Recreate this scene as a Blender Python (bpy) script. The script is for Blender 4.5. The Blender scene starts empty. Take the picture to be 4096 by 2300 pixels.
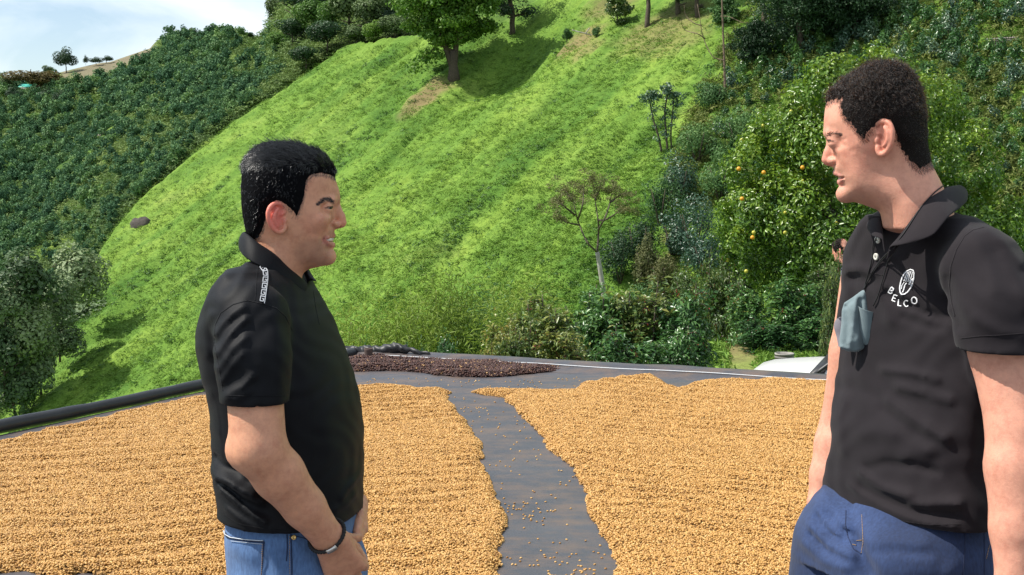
import bpy, math, random
import numpy as np
from mathutils import Vector, Matrix
from mathutils.bvhtree import BVHTree

random.seed(7)
RNG = np.random.default_rng(11)
SC = bpy.context.scene
COL = SC.collection

# ------------------------------------------------------------------ camera
FPX = 5627.0                                   # focal length in photo pixels
PITCH = math.atan(510 / FPX)                   # horizon 510 px above the centre
CAM_Z = 1.6
cam_data = bpy.data.cameras.new('camera')
cam_data.sensor_width = 36.0
cam_data.lens = 36.0 * FPX / 4096.0
cam_data.clip_start = 0.05
cam_data.clip_end = 6000.0
cam = bpy.data.objects.new('camera', cam_data)
cam.location = (0, 0, CAM_Z)
cam.rotation_euler = (math.pi / 2 - PITCH, 0, 0)
COL.objects.link(cam)
SC.camera = cam

# ------------------------------------------------------------------ sky, sun, exposure
TO_SUN = Vector((-0.60, -0.015, 0.80)).normalized()
world = bpy.data.worlds.new('World')
SC.world = world
world.use_nodes = True
wn, wl = world.node_tree.nodes, world.node_tree.links
wn.clear()
w_out = wn.new('ShaderNodeOutputWorld')
w_bg = wn.new('ShaderNodeBackground')
w_bg.inputs['Strength'].default_value = 0.11
w_sky = wn.new('ShaderNodeTexSky')
w_sky.sky_type = 'NISHITA'
w_sky.sun_disc = False
w_sky.sun_elevation = math.asin(TO_SUN.z)
w_sky.sun_rotation = math.atan2(TO_SUN.x, TO_SUN.y)
w_sky.altitude = 1500
w_sky.air_density = 1.0
w_sky.dust_density = 1.2
w_geo = wn.new('ShaderNodeTexCoord')
w_map = wn.new('ShaderNodeMapping')
w_map.inputs['Scale'].default_value = (1.0, 1.0, 2.6)
w_map.inputs['Location'].default_value = (0.35, 0.2, 0.1)
w_no = wn.new('ShaderNodeTexNoise')
w_no.inputs['Scale'].default_value = 5.2
w_no.inputs['Detail'].default_value = 7.0
w_no.inputs['Roughness'].default_value = 0.55
w_no.inputs['Distortion'].default_value = 0.35
w_rm = wn.new('ShaderNodeValToRGB')
w_rm.color_ramp.elements[0].position = 0.38
w_rm.color_ramp.elements[0].color = (0.10, 0.10, 0.10, 1)
w_rm.color_ramp.elements[1].position = 0.64
w_rm.color_ramp.elements[1].color = (1, 1, 1, 1)
w_mix = wn.new('ShaderNodeMixRGB')
w_mix.inputs['Color2'].default_value = (7.8, 8.4, 8.8, 1)
wl.new(w_geo.outputs['Generated'], w_map.inputs['Vector'])
wl.new(w_map.outputs['Vector'], w_no.inputs['Vector'])
wl.new(w_no.outputs['Fac'], w_rm.inputs['Fac'])
wl.new(w_rm.outputs['Color'], w_mix.inputs['Fac'])
wl.new(w_sky.outputs['Color'], w_mix.inputs['Color1'])
wl.new(w_mix.outputs['Color'], w_bg.inputs['Color'])
wl.new(w_bg.outputs['Background'], w_out.inputs['Surface'])

sun_data = bpy.data.lights.new('sun', 'SUN')
sun_data.energy = 5.0
sun_data.angle = math.radians(0.55)
sun_data.color = (1.0, 0.95, 0.86)
sun = bpy.data.objects.new('sun', sun_data)
sun.rotation_euler = (-TO_SUN).to_track_quat('-Z', 'Y').to_euler()
sun.location = (-30, 0, 60)
COL.objects.link(sun)

SC.view_settings.view_transform = 'Standard'
SC.view_settings.look = 'None'
SC.view_settings.exposure = 0.38
SC.view_settings.gamma = 1.0
SC.view_settings.use_curve_mapping = False
SC.cycles.max_bounces = 6
SC.cycles.transparent_max_bounces = 8
SC.cycles.caustics_reflective = False
SC.cycles.caustics_refractive = False

# ------------------------------------------------------------------ helpers: places
CP, SP = math.cos(PITCH), math.sin(PITCH)

FRAME = [0.0]                                  # people are modelled in a frame turned about the camera's vertical axis

def set_frame(px):
    """turn the working frame so that a person near photo column px is modelled squarely; returns the angle"""
    FRAME[0] = -math.atan2((px - 2048) / FPX, 1.0)
    return FRAME[0]

def at(px, py, Y):
    """point that the photo shows at pixel (px, py) if it stands Y metres ahead"""
    r, u = (px - 2048) / FPX, (1150 - py) / FPX
    dx, dy = r, CP + u * SP
    c, s_ = math.cos(FRAME[0]), math.sin(FRAME[0])
    dx, dy = c * dx + s_ * dy, -s_ * dx + c * dy
    t = Y / dy
    return np.array((dx * t, Y, CAM_Z + (-SP + u * CP) * t))

def turn_back(o):
    """a thing modelled in the turned frame goes to its place in the world"""
    c, s_ = math.cos(FRAME[0]), math.sin(FRAME[0])
    x, y, z = o.location
    o.location = (c * x - s_ * y, s_ * x + c * y, z)
    o.rotation_euler.z = FRAME[0]
    FRAME[0] = 0.0

def on_z(px, py, z=0.0):
    r, u = (px - 2048) / FPX, (1150 - py) / FPX
    t = (z - CAM_Z) / (-SP + u * CP)
    return np.array((r * t, (CP + u * SP) * t, z))

def to_px(p):
    x, y, z = p[0], p[1], p[2] - CAM_Z
    fwd = y * CP - z * SP
    up = y * SP + z * CP
    return 2048 + FPX * x / fwd, 1150 - FPX * up / fwd

# ------------------------------------------------------------------ helpers: objects
def tag(o, label=None, cat=None, group=None, kind=None):
    if label: o['label'] = label
    if cat: o['category'] = cat
    if group: o['group'] = group
    if kind: o['kind'] = kind
    return o

def link(name, data, parent=None, mat=None):
    o = bpy.data.objects.new(name, data)
    COL.objects.link(o)
    if parent is not None:
        o.parent = parent
        o.matrix_parent_inverse = Matrix.Translation(-parent.location) if parent.parent is None else Matrix.Identity(4)
    if mat is not None and data is not None and hasattr(data, 'materials'):
        data.materials.clear()
        data.materials.append(mat)
    return o

def empty(name, loc, label=None, cat=None, group=None):
    o = bpy.data.objects.new(name, None)
    o.location = Vector(loc)
    o.empty_display_size = 0.1
    COL.objects.link(o)
    return tag(o, label, cat, group)

def mesh_np(name, verts, faces, smooth=True):
    """verts (n,3); faces: one (m,k) array or a list of such arrays"""
    me = bpy.data.meshes.new(name)
    verts = np.asarray(verts, dtype=np.float32)
    if not isinstance(faces, (list, tuple)):
        faces = [faces]
    faces = [np.asarray(f, dtype=np.int32) for f in faces if len(f)]
    me.vertices.add(len(verts))
    me.vertices.foreach_set('co', verts.ravel())
    nl = sum(f.size for f in faces)
    npoly = sum(len(f) for f in faces)
    me.loops.add(nl)
    me.polygons.add(npoly)
    me.loops.foreach_set('vertex_index', np.concatenate([f.ravel() for f in faces]))
    starts, cur = [], 0
    for f in faces:
        k = f.shape[1]
        starts.append(cur + np.arange(len(f), dtype=np.int32) * k)
        cur += f.size
    me.polygons.foreach_set('loop_start', np.concatenate(starts).astype(np.int32))
    if smooth:
        me.polygons.foreach_set('use_smooth', np.ones(npoly, dtype=bool))
    me.update(calc_edges=True)
    return me

def set_col(me, cols, name='col'):
    a = me.color_attributes.new(name, 'FLOAT_COLOR', 'POINT')
    c = np.ones((len(me.vertices), 4), dtype=np.float32)
    c[:, :3] = cols
    a.data.foreach_set('color', c.ravel())

class MB:
    """collects simple shapes into one mesh"""
    def __init__(s): s.v, s.q, s.t, s.n = [], [], [], 0
    def add(s, v, q=(), t=()):
        v = np.asarray(v, dtype=float)
        s.v.append(v)
        if len(q): s.q.append(np.asarray(q, dtype=int) + s.n)
        if len(t): s.t.append(np.asarray(t, dtype=int) + s.n)
        s.n += len(v)
    def box(s, c, size, rz=0.0, rot=None):
        h = np.array(size) / 2
        v = np.array([(x, y, z) for x in (-1, 1) for y in (-1, 1) for z in (-1, 1)], float) * h
        if rot is None:
            ca, sa = math.cos(rz), math.sin(rz)
            rot = np.array(((ca, -sa, 0), (sa, ca, 0), (0, 0, 1)))
        v = v @ np.asarray(rot).T + np.array(c)
        s.add(v, [(0, 1, 3, 2), (4, 6, 7, 5), (0, 4, 5, 1), (2, 3, 7, 6), (0, 2, 6, 4), (1, 5, 7, 3)])
    def tube(s, pts, rad, n=6, cap=True):
        pts = np.asarray(pts, float)
        rad = np.broadcast_to(np.asarray(rad, float), (len(pts),))
        tg = np.gradient(pts, axis=0)
        tg /= np.maximum(np.linalg.norm(tg, axis=1, keepdims=True), 1e-9)
        ref = np.array((0., 0., 1.)) if abs(tg[0][2]) < 0.9 else np.array((1., 0., 0.))
        u = np.cross(tg[0], ref); u /= np.linalg.norm(u)
        rings = []
        ang = np.arange(n) * 2 * math.pi / n
        for i in range(len(pts)):
            u = u - tg[i] * np.dot(u, tg[i]); u /= max(np.linalg.norm(u), 1e-9)
            w = np.cross(tg[i], u)
            rings.append(pts[i] + rad[i] * (np.cos(ang)[:, None] * u + np.sin(ang)[:, None] * w))
        v = np.concatenate(rings)
        q = []
        for i in range(len(pts) - 1):
            for j in range(n):
                k = (j + 1) % n
                q.append((i * n + j, i * n + k, (i + 1) * n + k, (i + 1) * n + j))
        t = []
        if cap:
            v = np.concatenate([v, pts[:1], pts[-1:]])
            a, b = len(v) - 2, len(v) - 1
            m = (len(pts) - 1) * n
            for j in range(n):
                k = (j + 1) % n
                t += [(a, k, j), (b, m + j, m + k)]
        s.add(v, q, t)
    def lathe(s, prof, n=16, c=(0, 0, 0), rot=None):
        prof = np.asarray(prof, float)
        ang = np.arange(n) * 2 * math.pi / n
        v = np.concatenate([np.stack([r * np.cos(ang), r * np.sin(ang), np.full(n, z)], 1) for r, z in prof])
        if rot is not None: v = v @ np.asarray(rot).T
        q = [(i * n + j, i * n + (j + 1) % n, (i + 1) * n + (j + 1) % n, (i + 1) * n + j) for i in range(len(prof) - 1) for j in range(n)]
        s.add(v + np.array(c), q)
    def sphere(s, c, r, n=8, m=6):
        prof = [(max(1e-5, math.sin(math.pi * i / m)), -math.cos(math.pi * i / m)) for i in range(m + 1)]
        r = np.broadcast_to(np.asarray(r, float), (3,))
        s.lathe(prof, n, c, np.diag(r))
    def mesh(s, name, smooth=True):
        f = []
        if s.q: f.append(np.concatenate(s.q))
        if s.t: f.append(np.concatenate(s.t))
        return mesh_np(name, np.concatenate(s.v), f, smooth)
    def build(s, name, mat, parent=None, smooth=True):
        return link(name, s.mesh(name, smooth), parent, mat)

# ------------------------------------------------------------------ helpers: materials
def new_mat(name):
    m = bpy.data.materials.new(name)
    m.use_nodes = True
    nt = m.node_tree
    b = nt.nodes['Principled BSDF']
    return m, nt, b

def nd(nt, typ, **kw):
    n = nt.nodes.new(typ)
    for k, v in kw.items():
        if k in n.inputs: n.inputs[k].default_value = v
        else: setattr(n, k, v)
    return n

def ramp(nt, stops):
    r = nt.nodes.new('ShaderNodeValToRGB')
    e = r.color_ramp.elements
    while len(e) < len(stops): e.new(0.5)
    for el, (p, c) in zip(e, stops):
        el.position = p
        el.color = (*c, 1)
    return r

def noise(nt, scale, detail=3, rough=0.5, coord='Object', mapscale=None):
    tc = nt.nodes.new('ShaderNodeTexCoord')
    n = nt.nodes.new('ShaderNodeTexNoise')
    n.inputs['Scale'].default_value = scale
    n.inputs['Detail'].default_value = detail
    n.inputs['Roughness'].default_value = rough
    if mapscale:
        mp = nt.nodes.new('ShaderNodeMapping')
        mp.inputs['Scale'].default_value = mapscale
        nt.links.new(tc.outputs[coord], mp.inputs['Vector'])
        nt.links.new(mp.outputs['Vector'], n.inputs['Vector'])
    else:
        nt.links.new(tc.outputs[coord], n.inputs['Vector'])
    return n

def bump(nt, b, src, strength=0.3, dist=0.01):
    bp = nt.nodes.new('ShaderNodeBump')
    bp.inputs['Strength'].default_value = strength
    bp.inputs['Distance'].default_value = dist
    nt.links.new(src, bp.inputs['Height'])
    nt.links.new(bp.outputs['Normal'], b.inputs['Normal'])
    return bp

def simple_mat(name, stops, scale=8, rough=0.6, detail=4, bump_s=0.0, bump_d=0.01, metallic=0.0, mapscale=None, spec=0.5):
    m, nt, b = new_mat(name)
    n = noise(nt, scale, detail, mapscale=mapscale)
    r = ramp(nt, stops)
    nt.links.new(n.outputs['Fac'], r.inputs['Fac'])
    nt.links.new(r.outputs['Color'], b.inputs['Base Color'])
    b.inputs['Roughness'].default_value = rough
    b.inputs['Metallic'].default_value = metallic
    b.inputs['Specular IOR Level'].default_value = spec
    if bump_s: bump(nt, b, n.outputs['Fac'], bump_s, bump_d)
    return m

def plain(name, c, rough=0.6, metal=0.0, spec=0.5):
    m, nt, b = new_mat(name)
    n = noise(nt, 60, 3)
    r = ramp(nt, [(0.3, tuple(0.85 * v for v in c)), (0.7, tuple(min(1, 1.1 * v) for v in c))])
    nt.links.new(n.outputs['Fac'], r.inputs['Fac'])
    nt.links.new(r.outputs['Color'], b.inputs['Base Color'])
    b.inputs['Roughness'].default_value = rough
    b.inputs['Metallic'].default_value = metal
    b.inputs['Specular IOR Level'].default_value = spec
    return m

def vert_normals(me):
    n = np.empty(len(me.vertices) * 3, np.float32)
    me.vertex_normals.foreach_get('vector', n)
    return n.reshape(-1, 3).astype(float)

def verts_of(me):
    v = np.empty(len(me.vertices) * 3, np.float32); me.vertices.foreach_get('co', v)
    return v.reshape(-1, 3).astype(float)

# ------------------------------------------------------------------ implicit surfaces (for bodies and clothes)
class Grid:
    def __init__(s, xs, ys, zs):
        s.ax = [np.asarray(a, np.float32) for a in (xs, ys, zs)]
        s.F = np.full([len(a) for a in s.ax], 0.2, np.float32)
    def _sl(s, lo, hi):
        sl = []
        for a, l, h in zip(s.ax, lo, hi):
            i, j = np.searchsorted(a, l), np.searchsorted(a, h)
            if j <= i: return None
            sl.append(slice(i, j))
        return tuple(sl)
    def xyz(s, sl):
        return (s.ax[0][sl[0]][:, None, None], s.ax[1][sl[1]][None, :, None], s.ax[2][sl[2]][None, None, :])
    def op(s, fn, lo, hi, k=0.01, mode='add'):
        sl = s._sl(lo, hi)
        if sl is None: return
        a = s.F[sl]
        d = fn(*s.xyz(sl)).astype(np.float32)
        if mode == 'add':
            h = np.clip(0.5 + 0.5 * (a - d) / k, 0, 1)
            s.F[sl] = a * (1 - h) + d * h - k * h * (1 - h)
        elif mode == 'sub':
            d = -d
            h = np.clip(0.5 - 0.5 * (a - d) / k, 0, 1)
            s.F[sl] = a * (1 - h) + d * h + k * h * (1 - h)
        elif mode == 'bump':
            s.F[sl] = a - d

def sd_ell(c, r, R=None):
    c = np.asarray(c, float); r = np.asarray(r, float)
    def f(x, y, z):
        p = [x - c[0], y - c[1], z - c[2]]
        if R is not None:
            p = [sum(R[j][i] * p[j] for j in range(3)) for i in range(3)]   # R columns = axes
        k0 = np.sqrt(sum((q / a) ** 2 for q, a in zip(p, r)))
        k1 = np.sqrt(sum((q / a ** 2) ** 2 for q, a in zip(p, r)))
        return k0 * (k0 - 1) / np.maximum(k1, 1e-6)
    return f

def sd_cone(a, b, ra, rb):
    a = np.asarray(a, float); b = np.asarray(b, float)
    ab = b - a; L2 = float(ab @ ab)
    def f(x, y, z):
        px, py, pz = x - a[0], y - a[1], z - a[2]
        t = np.clip((px * ab[0] + py * ab[1] + pz * ab[2]) / L2, 0, 1)
        return np.sqrt((px - t * ab[0]) ** 2 + (py - t * ab[1]) ** 2 + (pz - t * ab[2]) ** 2) - (ra + (rb - ra) * t)
    return f

def add_ell(g, c, r, k=0.01, R=None, mode='add'):
    m = max(r) + k * 2 + 0.012
    c = np.asarray(c)
    g.op(sd_ell(c, r, R), c - m, c + m, k, mode)

def add_cone(g, a, b, ra, rb, k=0.01, mode='add'):
    a = np.asarray(a, float); b = np.asarray(b, float)
    m = max(ra, rb) + k * 2 + 0.012
    g.op(sd_cone(a, b, ra, rb), np.minimum(a, b) - m, np.maximum(a, b) + m, k, mode)

def add_chain(g, pts, rads, k=0.01, mode='add'):
    for i in range(len(pts) - 1):
        add_cone(g, pts[i], pts[i + 1], rads[i], rads[i + 1], k, mode)

def axis(lo, hi, coarse, fine):
    """1-D coordinates with spacing 'coarse' but the given finer spacing inside the fine=[(a,b,h)] ranges"""
    out, x = [], lo
    while x < hi:
        out.append(x)
        h = coarse
        for a, b, s in fine:
            if a - 1e-6 <= x < b: h = min(h, s)
            elif x < a: h = min(h, max(s, (a - x)))
        x += h
    out.append(hi)
    return np.array(out)

def surface_nets(F, ax, iso=0.0):
    S = F < iso
    nx, ny, nz = F.shape
    c = [(i, j, k) for i in (0, 1) for j in (0, 1) for k in (0, 1)]
    cnt = np.zeros((nx - 1, ny - 1, nz - 1), np.int8)
    for i, j, k in c:
        cnt += S[i:nx - 1 + i, j:ny - 1 + j, k:nz - 1 + k]
    ci, cj, ck = np.nonzero((cnt > 0) & (cnt < 8))
    vals = {o: F[ci + o[0], cj + o[1], ck + o[2]] - iso for o in c}
    acc = np.zeros((len(ci), 3)); num = np.zeros(len(ci))
    for o in c:
        for d in range(3):
            if o[d]: continue
            p = list(o); p[d] = 1; p = tuple(p)
            a, b = vals[o], vals[p]
            m = (a < 0) != (b < 0)
            t = np.where(m, a / np.where(m, a - b, 1), 0)
            for e in range(3):
                acc[:, e] += np.where(m, t if e == d else o[e], 0)
            num += m
    acc /= num[:, None]
    V = np.stack([np.interp(i + acc[:, e], np.arange(len(ax[e])), ax[e]) for e, i in enumerate((ci, cj, ck))], 1)
    idx = np.full((nx - 1, ny - 1, nz - 1), -1, np.int32)
    idx[ci, cj, ck] = np.arange(len(ci))
    Q = []
    for d in range(3):
        sl0 = [slice(None)] * 3; sl1 = [slice(None)] * 3
        sl0[d] = slice(0, -1); sl1[d] = slice(1, None)
        A, B = S[tuple(sl0)], S[tuple(sl1)]
        i, j, k = np.nonzero(A != B)
        e1, e2 = [(1, 2), (2, 0), (0, 1)][d]
        n = [i, j, k]
        ok = (n[e1] > 0) & (n[e2] > 0) & (n[e1] < idx.shape[e1]) & (n[e2] < idx.shape[e2])
        i, j, k = i[ok], j[ok], k[ok]
        inside = A[i, j, k]
        def g(o1, o2):
            m = [i, j, k]
            m[e1] = m[e1] - o1; m[e2] = m[e2] - o2
            return idx[m[0], m[1], m[2]]
        q = np.stack([g(1, 1), g(0, 1), g(0, 0), g(1, 0)], 1)
        q[~inside] = q[~inside][:, ::-1]
        Q.append(q)
    Q = np.concatenate(Q)
    Q = Q[(Q >= 0).all(1)]
    return V, Q

def relax(V, Q, it=2, lam=0.5):
    n = len(V)
    e = np.concatenate([Q[:, [0, 1]], Q[:, [1, 2]], Q[:, [2, 3]], Q[:, [3, 0]]])
    deg = np.bincount(e[:, 0], minlength=n) + np.bincount(e[:, 1], minlength=n)
    deg = np.maximum(deg, 1)
    for _ in range(it):
        for l in (lam, -lam * 1.04):
            s = np.stack([np.bincount(e[:, 0], V[e[:, 1], d], n) + np.bincount(e[:, 1], V[e[:, 0], d], n) for d in range(3)], 1)
            V = V + l * (s / deg[:, None] - V)
    return V

def tps_fit(P, val, smooth=1e-9):
    P = np.asarray(P, float); n = len(P)
    c = P.mean(0); sc = 0.1
    p = (P - c) / sc
    d2 = ((p[:, None] - p[None]) ** 2).sum(-1)
    K = np.where(d2 > 0, 0.5 * d2 * np.log(np.maximum(d2, 1e-12)), 0) + np.eye(n) * smooth
    T = np.concatenate([np.ones((n, 1)), p], 1)
    A = np.zeros((n + 3, n + 3)); A[:n, :n] = K; A[:n, n:] = T; A[n:, :n] = T.T
    w = np.linalg.solve(A, np.concatenate([np.asarray(val, float), np.zeros(3)]))
    def ev(x, z):
        x = (np.asarray(x, float) - c[0]) / sc; z = (np.asarray(z, float) - c[1]) / sc
        out = w[n] + w[n + 1] * x + w[n + 2] * z
        for i in range(n):
            r2 = (x - p[i, 0]) ** 2 + (z - p[i, 1]) ** 2
            out = out + w[i] * 0.5 * r2 * np.log(np.maximum(r2, 1e-12))
        return out
    return ev

def poly_sd(poly, x, z):
    """signed distance to a closed 2-D polygon, negative inside (broadcasts)"""
    poly = np.asarray(poly, float)
    x, z = np.broadcast_arrays(np.asarray(x, float), np.asarray(z, float))
    d = np.full(x.shape, 1e9); ins = np.zeros(x.shape, bool)
    n = len(poly)
    for i in range(n):
        a, b = poly[i], poly[(i + 1) % n]
        e = b - a; L = max(e @ e, 1e-12)
        t = np.clip(((x - a[0]) * e[0] + (z - a[1]) * e[1]) / L, 0, 1)
        d = np.minimum(d, (x - a[0] - t * e[0]) ** 2 + (z - a[1] - t * e[1]) ** 2)
        if a[1] != b[1]:
            c = ((a[1] > z) != (b[1] > z)) & (x < (b[0] - a[0]) * (z - a[1]) / (b[1] - a[1]) + a[0])
            ins ^= c
    d = np.sqrt(d)
    return np.where(ins, -d, d)

def line_d(pts, x, z):
    """distance to an open 2-D polyline"""
    d = None
    for a, b in zip(pts[:-1], pts[1:]):
        a = np.asarray(a, float); b = np.asarray(b, float); e = b - a; L = max(e @ e, 1e-12)
        t = np.clip(((x - a[0]) * e[0] + (z - a[1]) * e[1]) / L, 0, 1)
        q = (x - a[0] - t * e[0]) ** 2 + (z - a[1] - t * e[1]) ** 2
        d = q if d is None else np.minimum(d, q)
    return np.sqrt(d)

def sstep(a, b, x):
    t = np.clip((x - a) / (b - a), 0, 1)
    return t * t * (3 - 2 * t)

def spline(P, n=4):
    """Catmull-Rom resampling of a path"""
    P = np.asarray(P, float)
    E = np.concatenate([[2 * P[0] - P[1]], P, [2 * P[-1] - P[-2]]])
    out = []
    for i in range(1, len(E) - 2):
        for t in np.arange(n) / n:
            a, b, c, d = E[i - 1:i + 3]
            out.append(.5 * (2 * b + (c - a) * t + (2 * a - 5 * b + 4 * c - d) * t * t + (3 * b - a - 3 * c + d) * t ** 3))
    out.append(P[-1])
    return np.array(out)

# ------------------------------------------------------------------ value noise for terrain (numpy)
def vnoise(x, y, seed=0):
    x = np.asarray(x, float); y = np.asarray(y, float)
    xi, yi = np.floor(x).astype(int), np.floor(y).astype(int)
    fx, fy = x - xi, y - yi
    fx = fx * fx * (3 - 2 * fx); fy = fy * fy * (3 - 2 * fy)
    def h(i, j):
        n = (i * 374761393 + j * 668265263 + seed * 2147483) & 0x7fffffff
        n = ((n ^ (n >> 13)) * 1274126177) & 0x7fffffff
        return ((n ^ (n >> 16)) & 0xffff) / 65535.0
    return (h(xi, yi) * (1 - fx) + h(xi + 1, yi) * fx) * (1 - fy) + (h(xi, yi + 1) * (1 - fx) + h(xi + 1, yi + 1) * fx) * fy

def fbm(x, y, o=4, seed=0):
    s, a, t = 0, 1.0, 0
    for i in range(o):
        s = s + a * vnoise(x * 2 ** i, y * 2 ** i, seed + i); t += a; a *= .5
    return s / t

# ------------------------------------------------------------------ terrain: the slope across the valley and the shelf by the terrace
GA, GB, GC = 0.4275, 0.48, -42.7
GULLY = [(-900, 2500), (-300, 1960), (0, 1660), (220, 1460), (390, 1080), (420, 970), (480, 885), (560, 795), (650, 725), (750, 625), (900, 505), (1050, 405), (1200, 305), (1340, 215), (1500, 190), (1700, 170), (2000, 130), (2300, 40)]
def on_ray(px, py):
    r, u = (px - 2048) / FPX, (1150 - py) / FPX
    return np.array((r, CP + u * SP, -SP + u * CP))

def plane_depth(px, py):
    d = on_ray(px, py); d = d / d[1]
    den = GA * d[0] + GB - d[2]
    y = (CAM_Z - GC) / den if den > .02 else 400.0
    return float(np.clip(y, 30, 235))

_gp = [(plane_depth(a, b), a) for a, b in GULLY if -10 <= a <= 1340]
_gp = sorted((d, on_ray(a, 0)[0] / on_ray(a, dict(GULLY)[a])[1] * d) for d, a in _gp)
GULLY_Y, GULLY_X = np.array([g[0] for g in _gp]), np.array([g[1] for g in _gp])

def ground_z(x, y, fine=True):
    x = np.asarray(x, float); y = np.asarray(y, float)
    zp = GC + GA * x + GB * y
    g = math.hypot(GA, GB)
    u = (GA * x + GB * y) / g                    # up the slope
    v = (-GB * x + GA * y) / g                   # along it
    zp = zp + 1.5 * (fbm(x / 22, y / 22, 3, 3) - .5) + 0.9 * (fbm(v / 5.5, u / 30, 3, 9) - .5)
    zp = zp - 2.5 * np.exp(-((x + .4) / 3.8) ** 2 - ((y - 109.5) / 5.0) ** 2)      # hollow beside the big tree
    left = np.maximum(0, np.interp(y, GULLY_Y, GULLY_X) - x)
    over = np.maximum(0, y - np.interp(x, [-60, -16, -12, -5, 0, 3, 7, 95], [128, 128, 124.5, 120, 117, 120, 138, 320]))
    zp = zp - 1.3 * left - .9 * over - .5 * np.minimum(over, 2)      # the gully, and the crest behind the big tree
    zs = -.95 - .33 * np.maximum(0, y - (12.6 + 4.2 * np.clip(x, 0, 2.9))) - .8 * np.maximum(0, (-3.3 - (8.2 - y) * .55) - x)
    h = np.clip(.5 + .5 * (zs - zp) / 1.2, 0, 1)
    z = zp * (1 - h) + zs * h + 1.2 * h * (1 - h)
    if fine:
        cut = np.exp(-((fbm(v / 7.5 + .35 * fbm(u / 9, v / 6, 2, 152), u / 45, 3, 150) - .5) / .022) ** 2) + .7 * np.exp(-((fbm(v / 4.2 + .3 * fbm(u / 7, v / 5, 2, 153), u / 30, 2, 151) - .45) / .018) ** 2)
        z = z - sstep(40, 60, y) * .34 * cut
        far = sstep(40, 60, y)
        z = z + far * (.85 * (fbm(v / 2.2, u / 11.0, 4, 21) - .5) + .40 * (fbm(x / 1.3, y / 1.3, 4, 33) - .5))
    return z

def hit_ground(px, py, lo=12.0, hi=260.0):
    d = on_ray(px, py)
    ys = np.geomspace(lo, hi, 900)
    x = d[0] / d[1] * ys; z = CAM_Z + d[2] / d[1] * ys
    f = z - ground_z(x, ys, False)
    i = np.nonzero((f[:-1] > 0) & (f[1:] <= 0))[0]
    if not len(i): return None
    i = i[-1]; t = f[i] / (f[i] - f[i + 1]); y = ys[i] + t * (ys[i + 1] - ys[i])
    xx = d[0] / d[1] * y
    return np.array((xx, y, float(ground_z(xx, y))))

def grass_mat():
    m, nt, b = new_mat('hill_grass')
    n1 = noise(nt, .16, 6, .6); n2 = noise(nt, 1.6, 5, .7); n3 = noise(nt, 7.0, 4, .65)
    r1 = ramp(nt, [(.30, (.070, .150, .026)), (.46, (.128, .230, .040)), (.60, (.172, .272, .052)), (.76, (.205, .262, .070))])
    r2 = ramp(nt, [(.28, (.72, .78, .70)), (.50, (.98, 1.0, .94)), (.72, (1.16, 1.12, 1.0))])
    r3 = ramp(nt, [(.30, (.55, .60, .55)), (.60, (1.15, 1.12, 1.05))])
    for n, r in ((n1, r1), (n2, r2), (n3, r3)): nt.links.new(n.outputs['Fac'], r.inputs['Fac'])
    a = nd(nt, 'ShaderNodeMixRGB', blend_type='MULTIPLY', Fac=1.0); c = nd(nt, 'ShaderNodeMixRGB', blend_type='MULTIPLY', Fac=1.0)
    nt.links.new(r1.outputs['Color'], a.inputs['Color1']); nt.links.new(r2.outputs['Color'], a.inputs['Color2'])
    nt.links.new(a.outputs['Color'], c.inputs['Color1']); nt.links.new(r3.outputs['Color'], c.inputs['Color2'])
    # bare earth where the vertex mask says so
    vc = nd(nt, 'ShaderNodeVertexColor', layer_name='earth')
    e = nd(nt, 'ShaderNodeMixRGB')
    e.inputs['Color2'].default_value = (.235, .150, .090, 1)
    sp = nd(nt, 'ShaderNodeSeparateColor')
    nt.links.new(vc.outputs['Color'], sp.inputs['Color']); nt.links.new(sp.outputs['Red'], e.inputs['Fac'])
    r4 = ramp(nt, [(.10, (.70, .80, .74)), (.45, (.97, .98, .96)), (.85, (1.08, 1.04, .96))]); d_ = nd(nt, 'ShaderNodeMixRGB', blend_type='MULTIPLY', Fac=1.0)
    nt.links.new(sp.outputs['Green'], r4.inputs['Fac']); nt.links.new(c.outputs['Color'], d_.inputs['Color1']); nt.links.new(r4.outputs['Color'], d_.inputs['Color2'])
    nt.links.new(d_.outputs['Color'], e.inputs['Color1'])
    nt.links.new(e.outputs['Color'], b.inputs['Base Color'])
    b.inputs['Roughness'].default_value = .9
    b.inputs['Specular IOR Level'].default_value = .15
    bump(nt, b, n3.outputs['Fac'], .6, .12)
    return m
M_GRASS = grass_mat()

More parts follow.
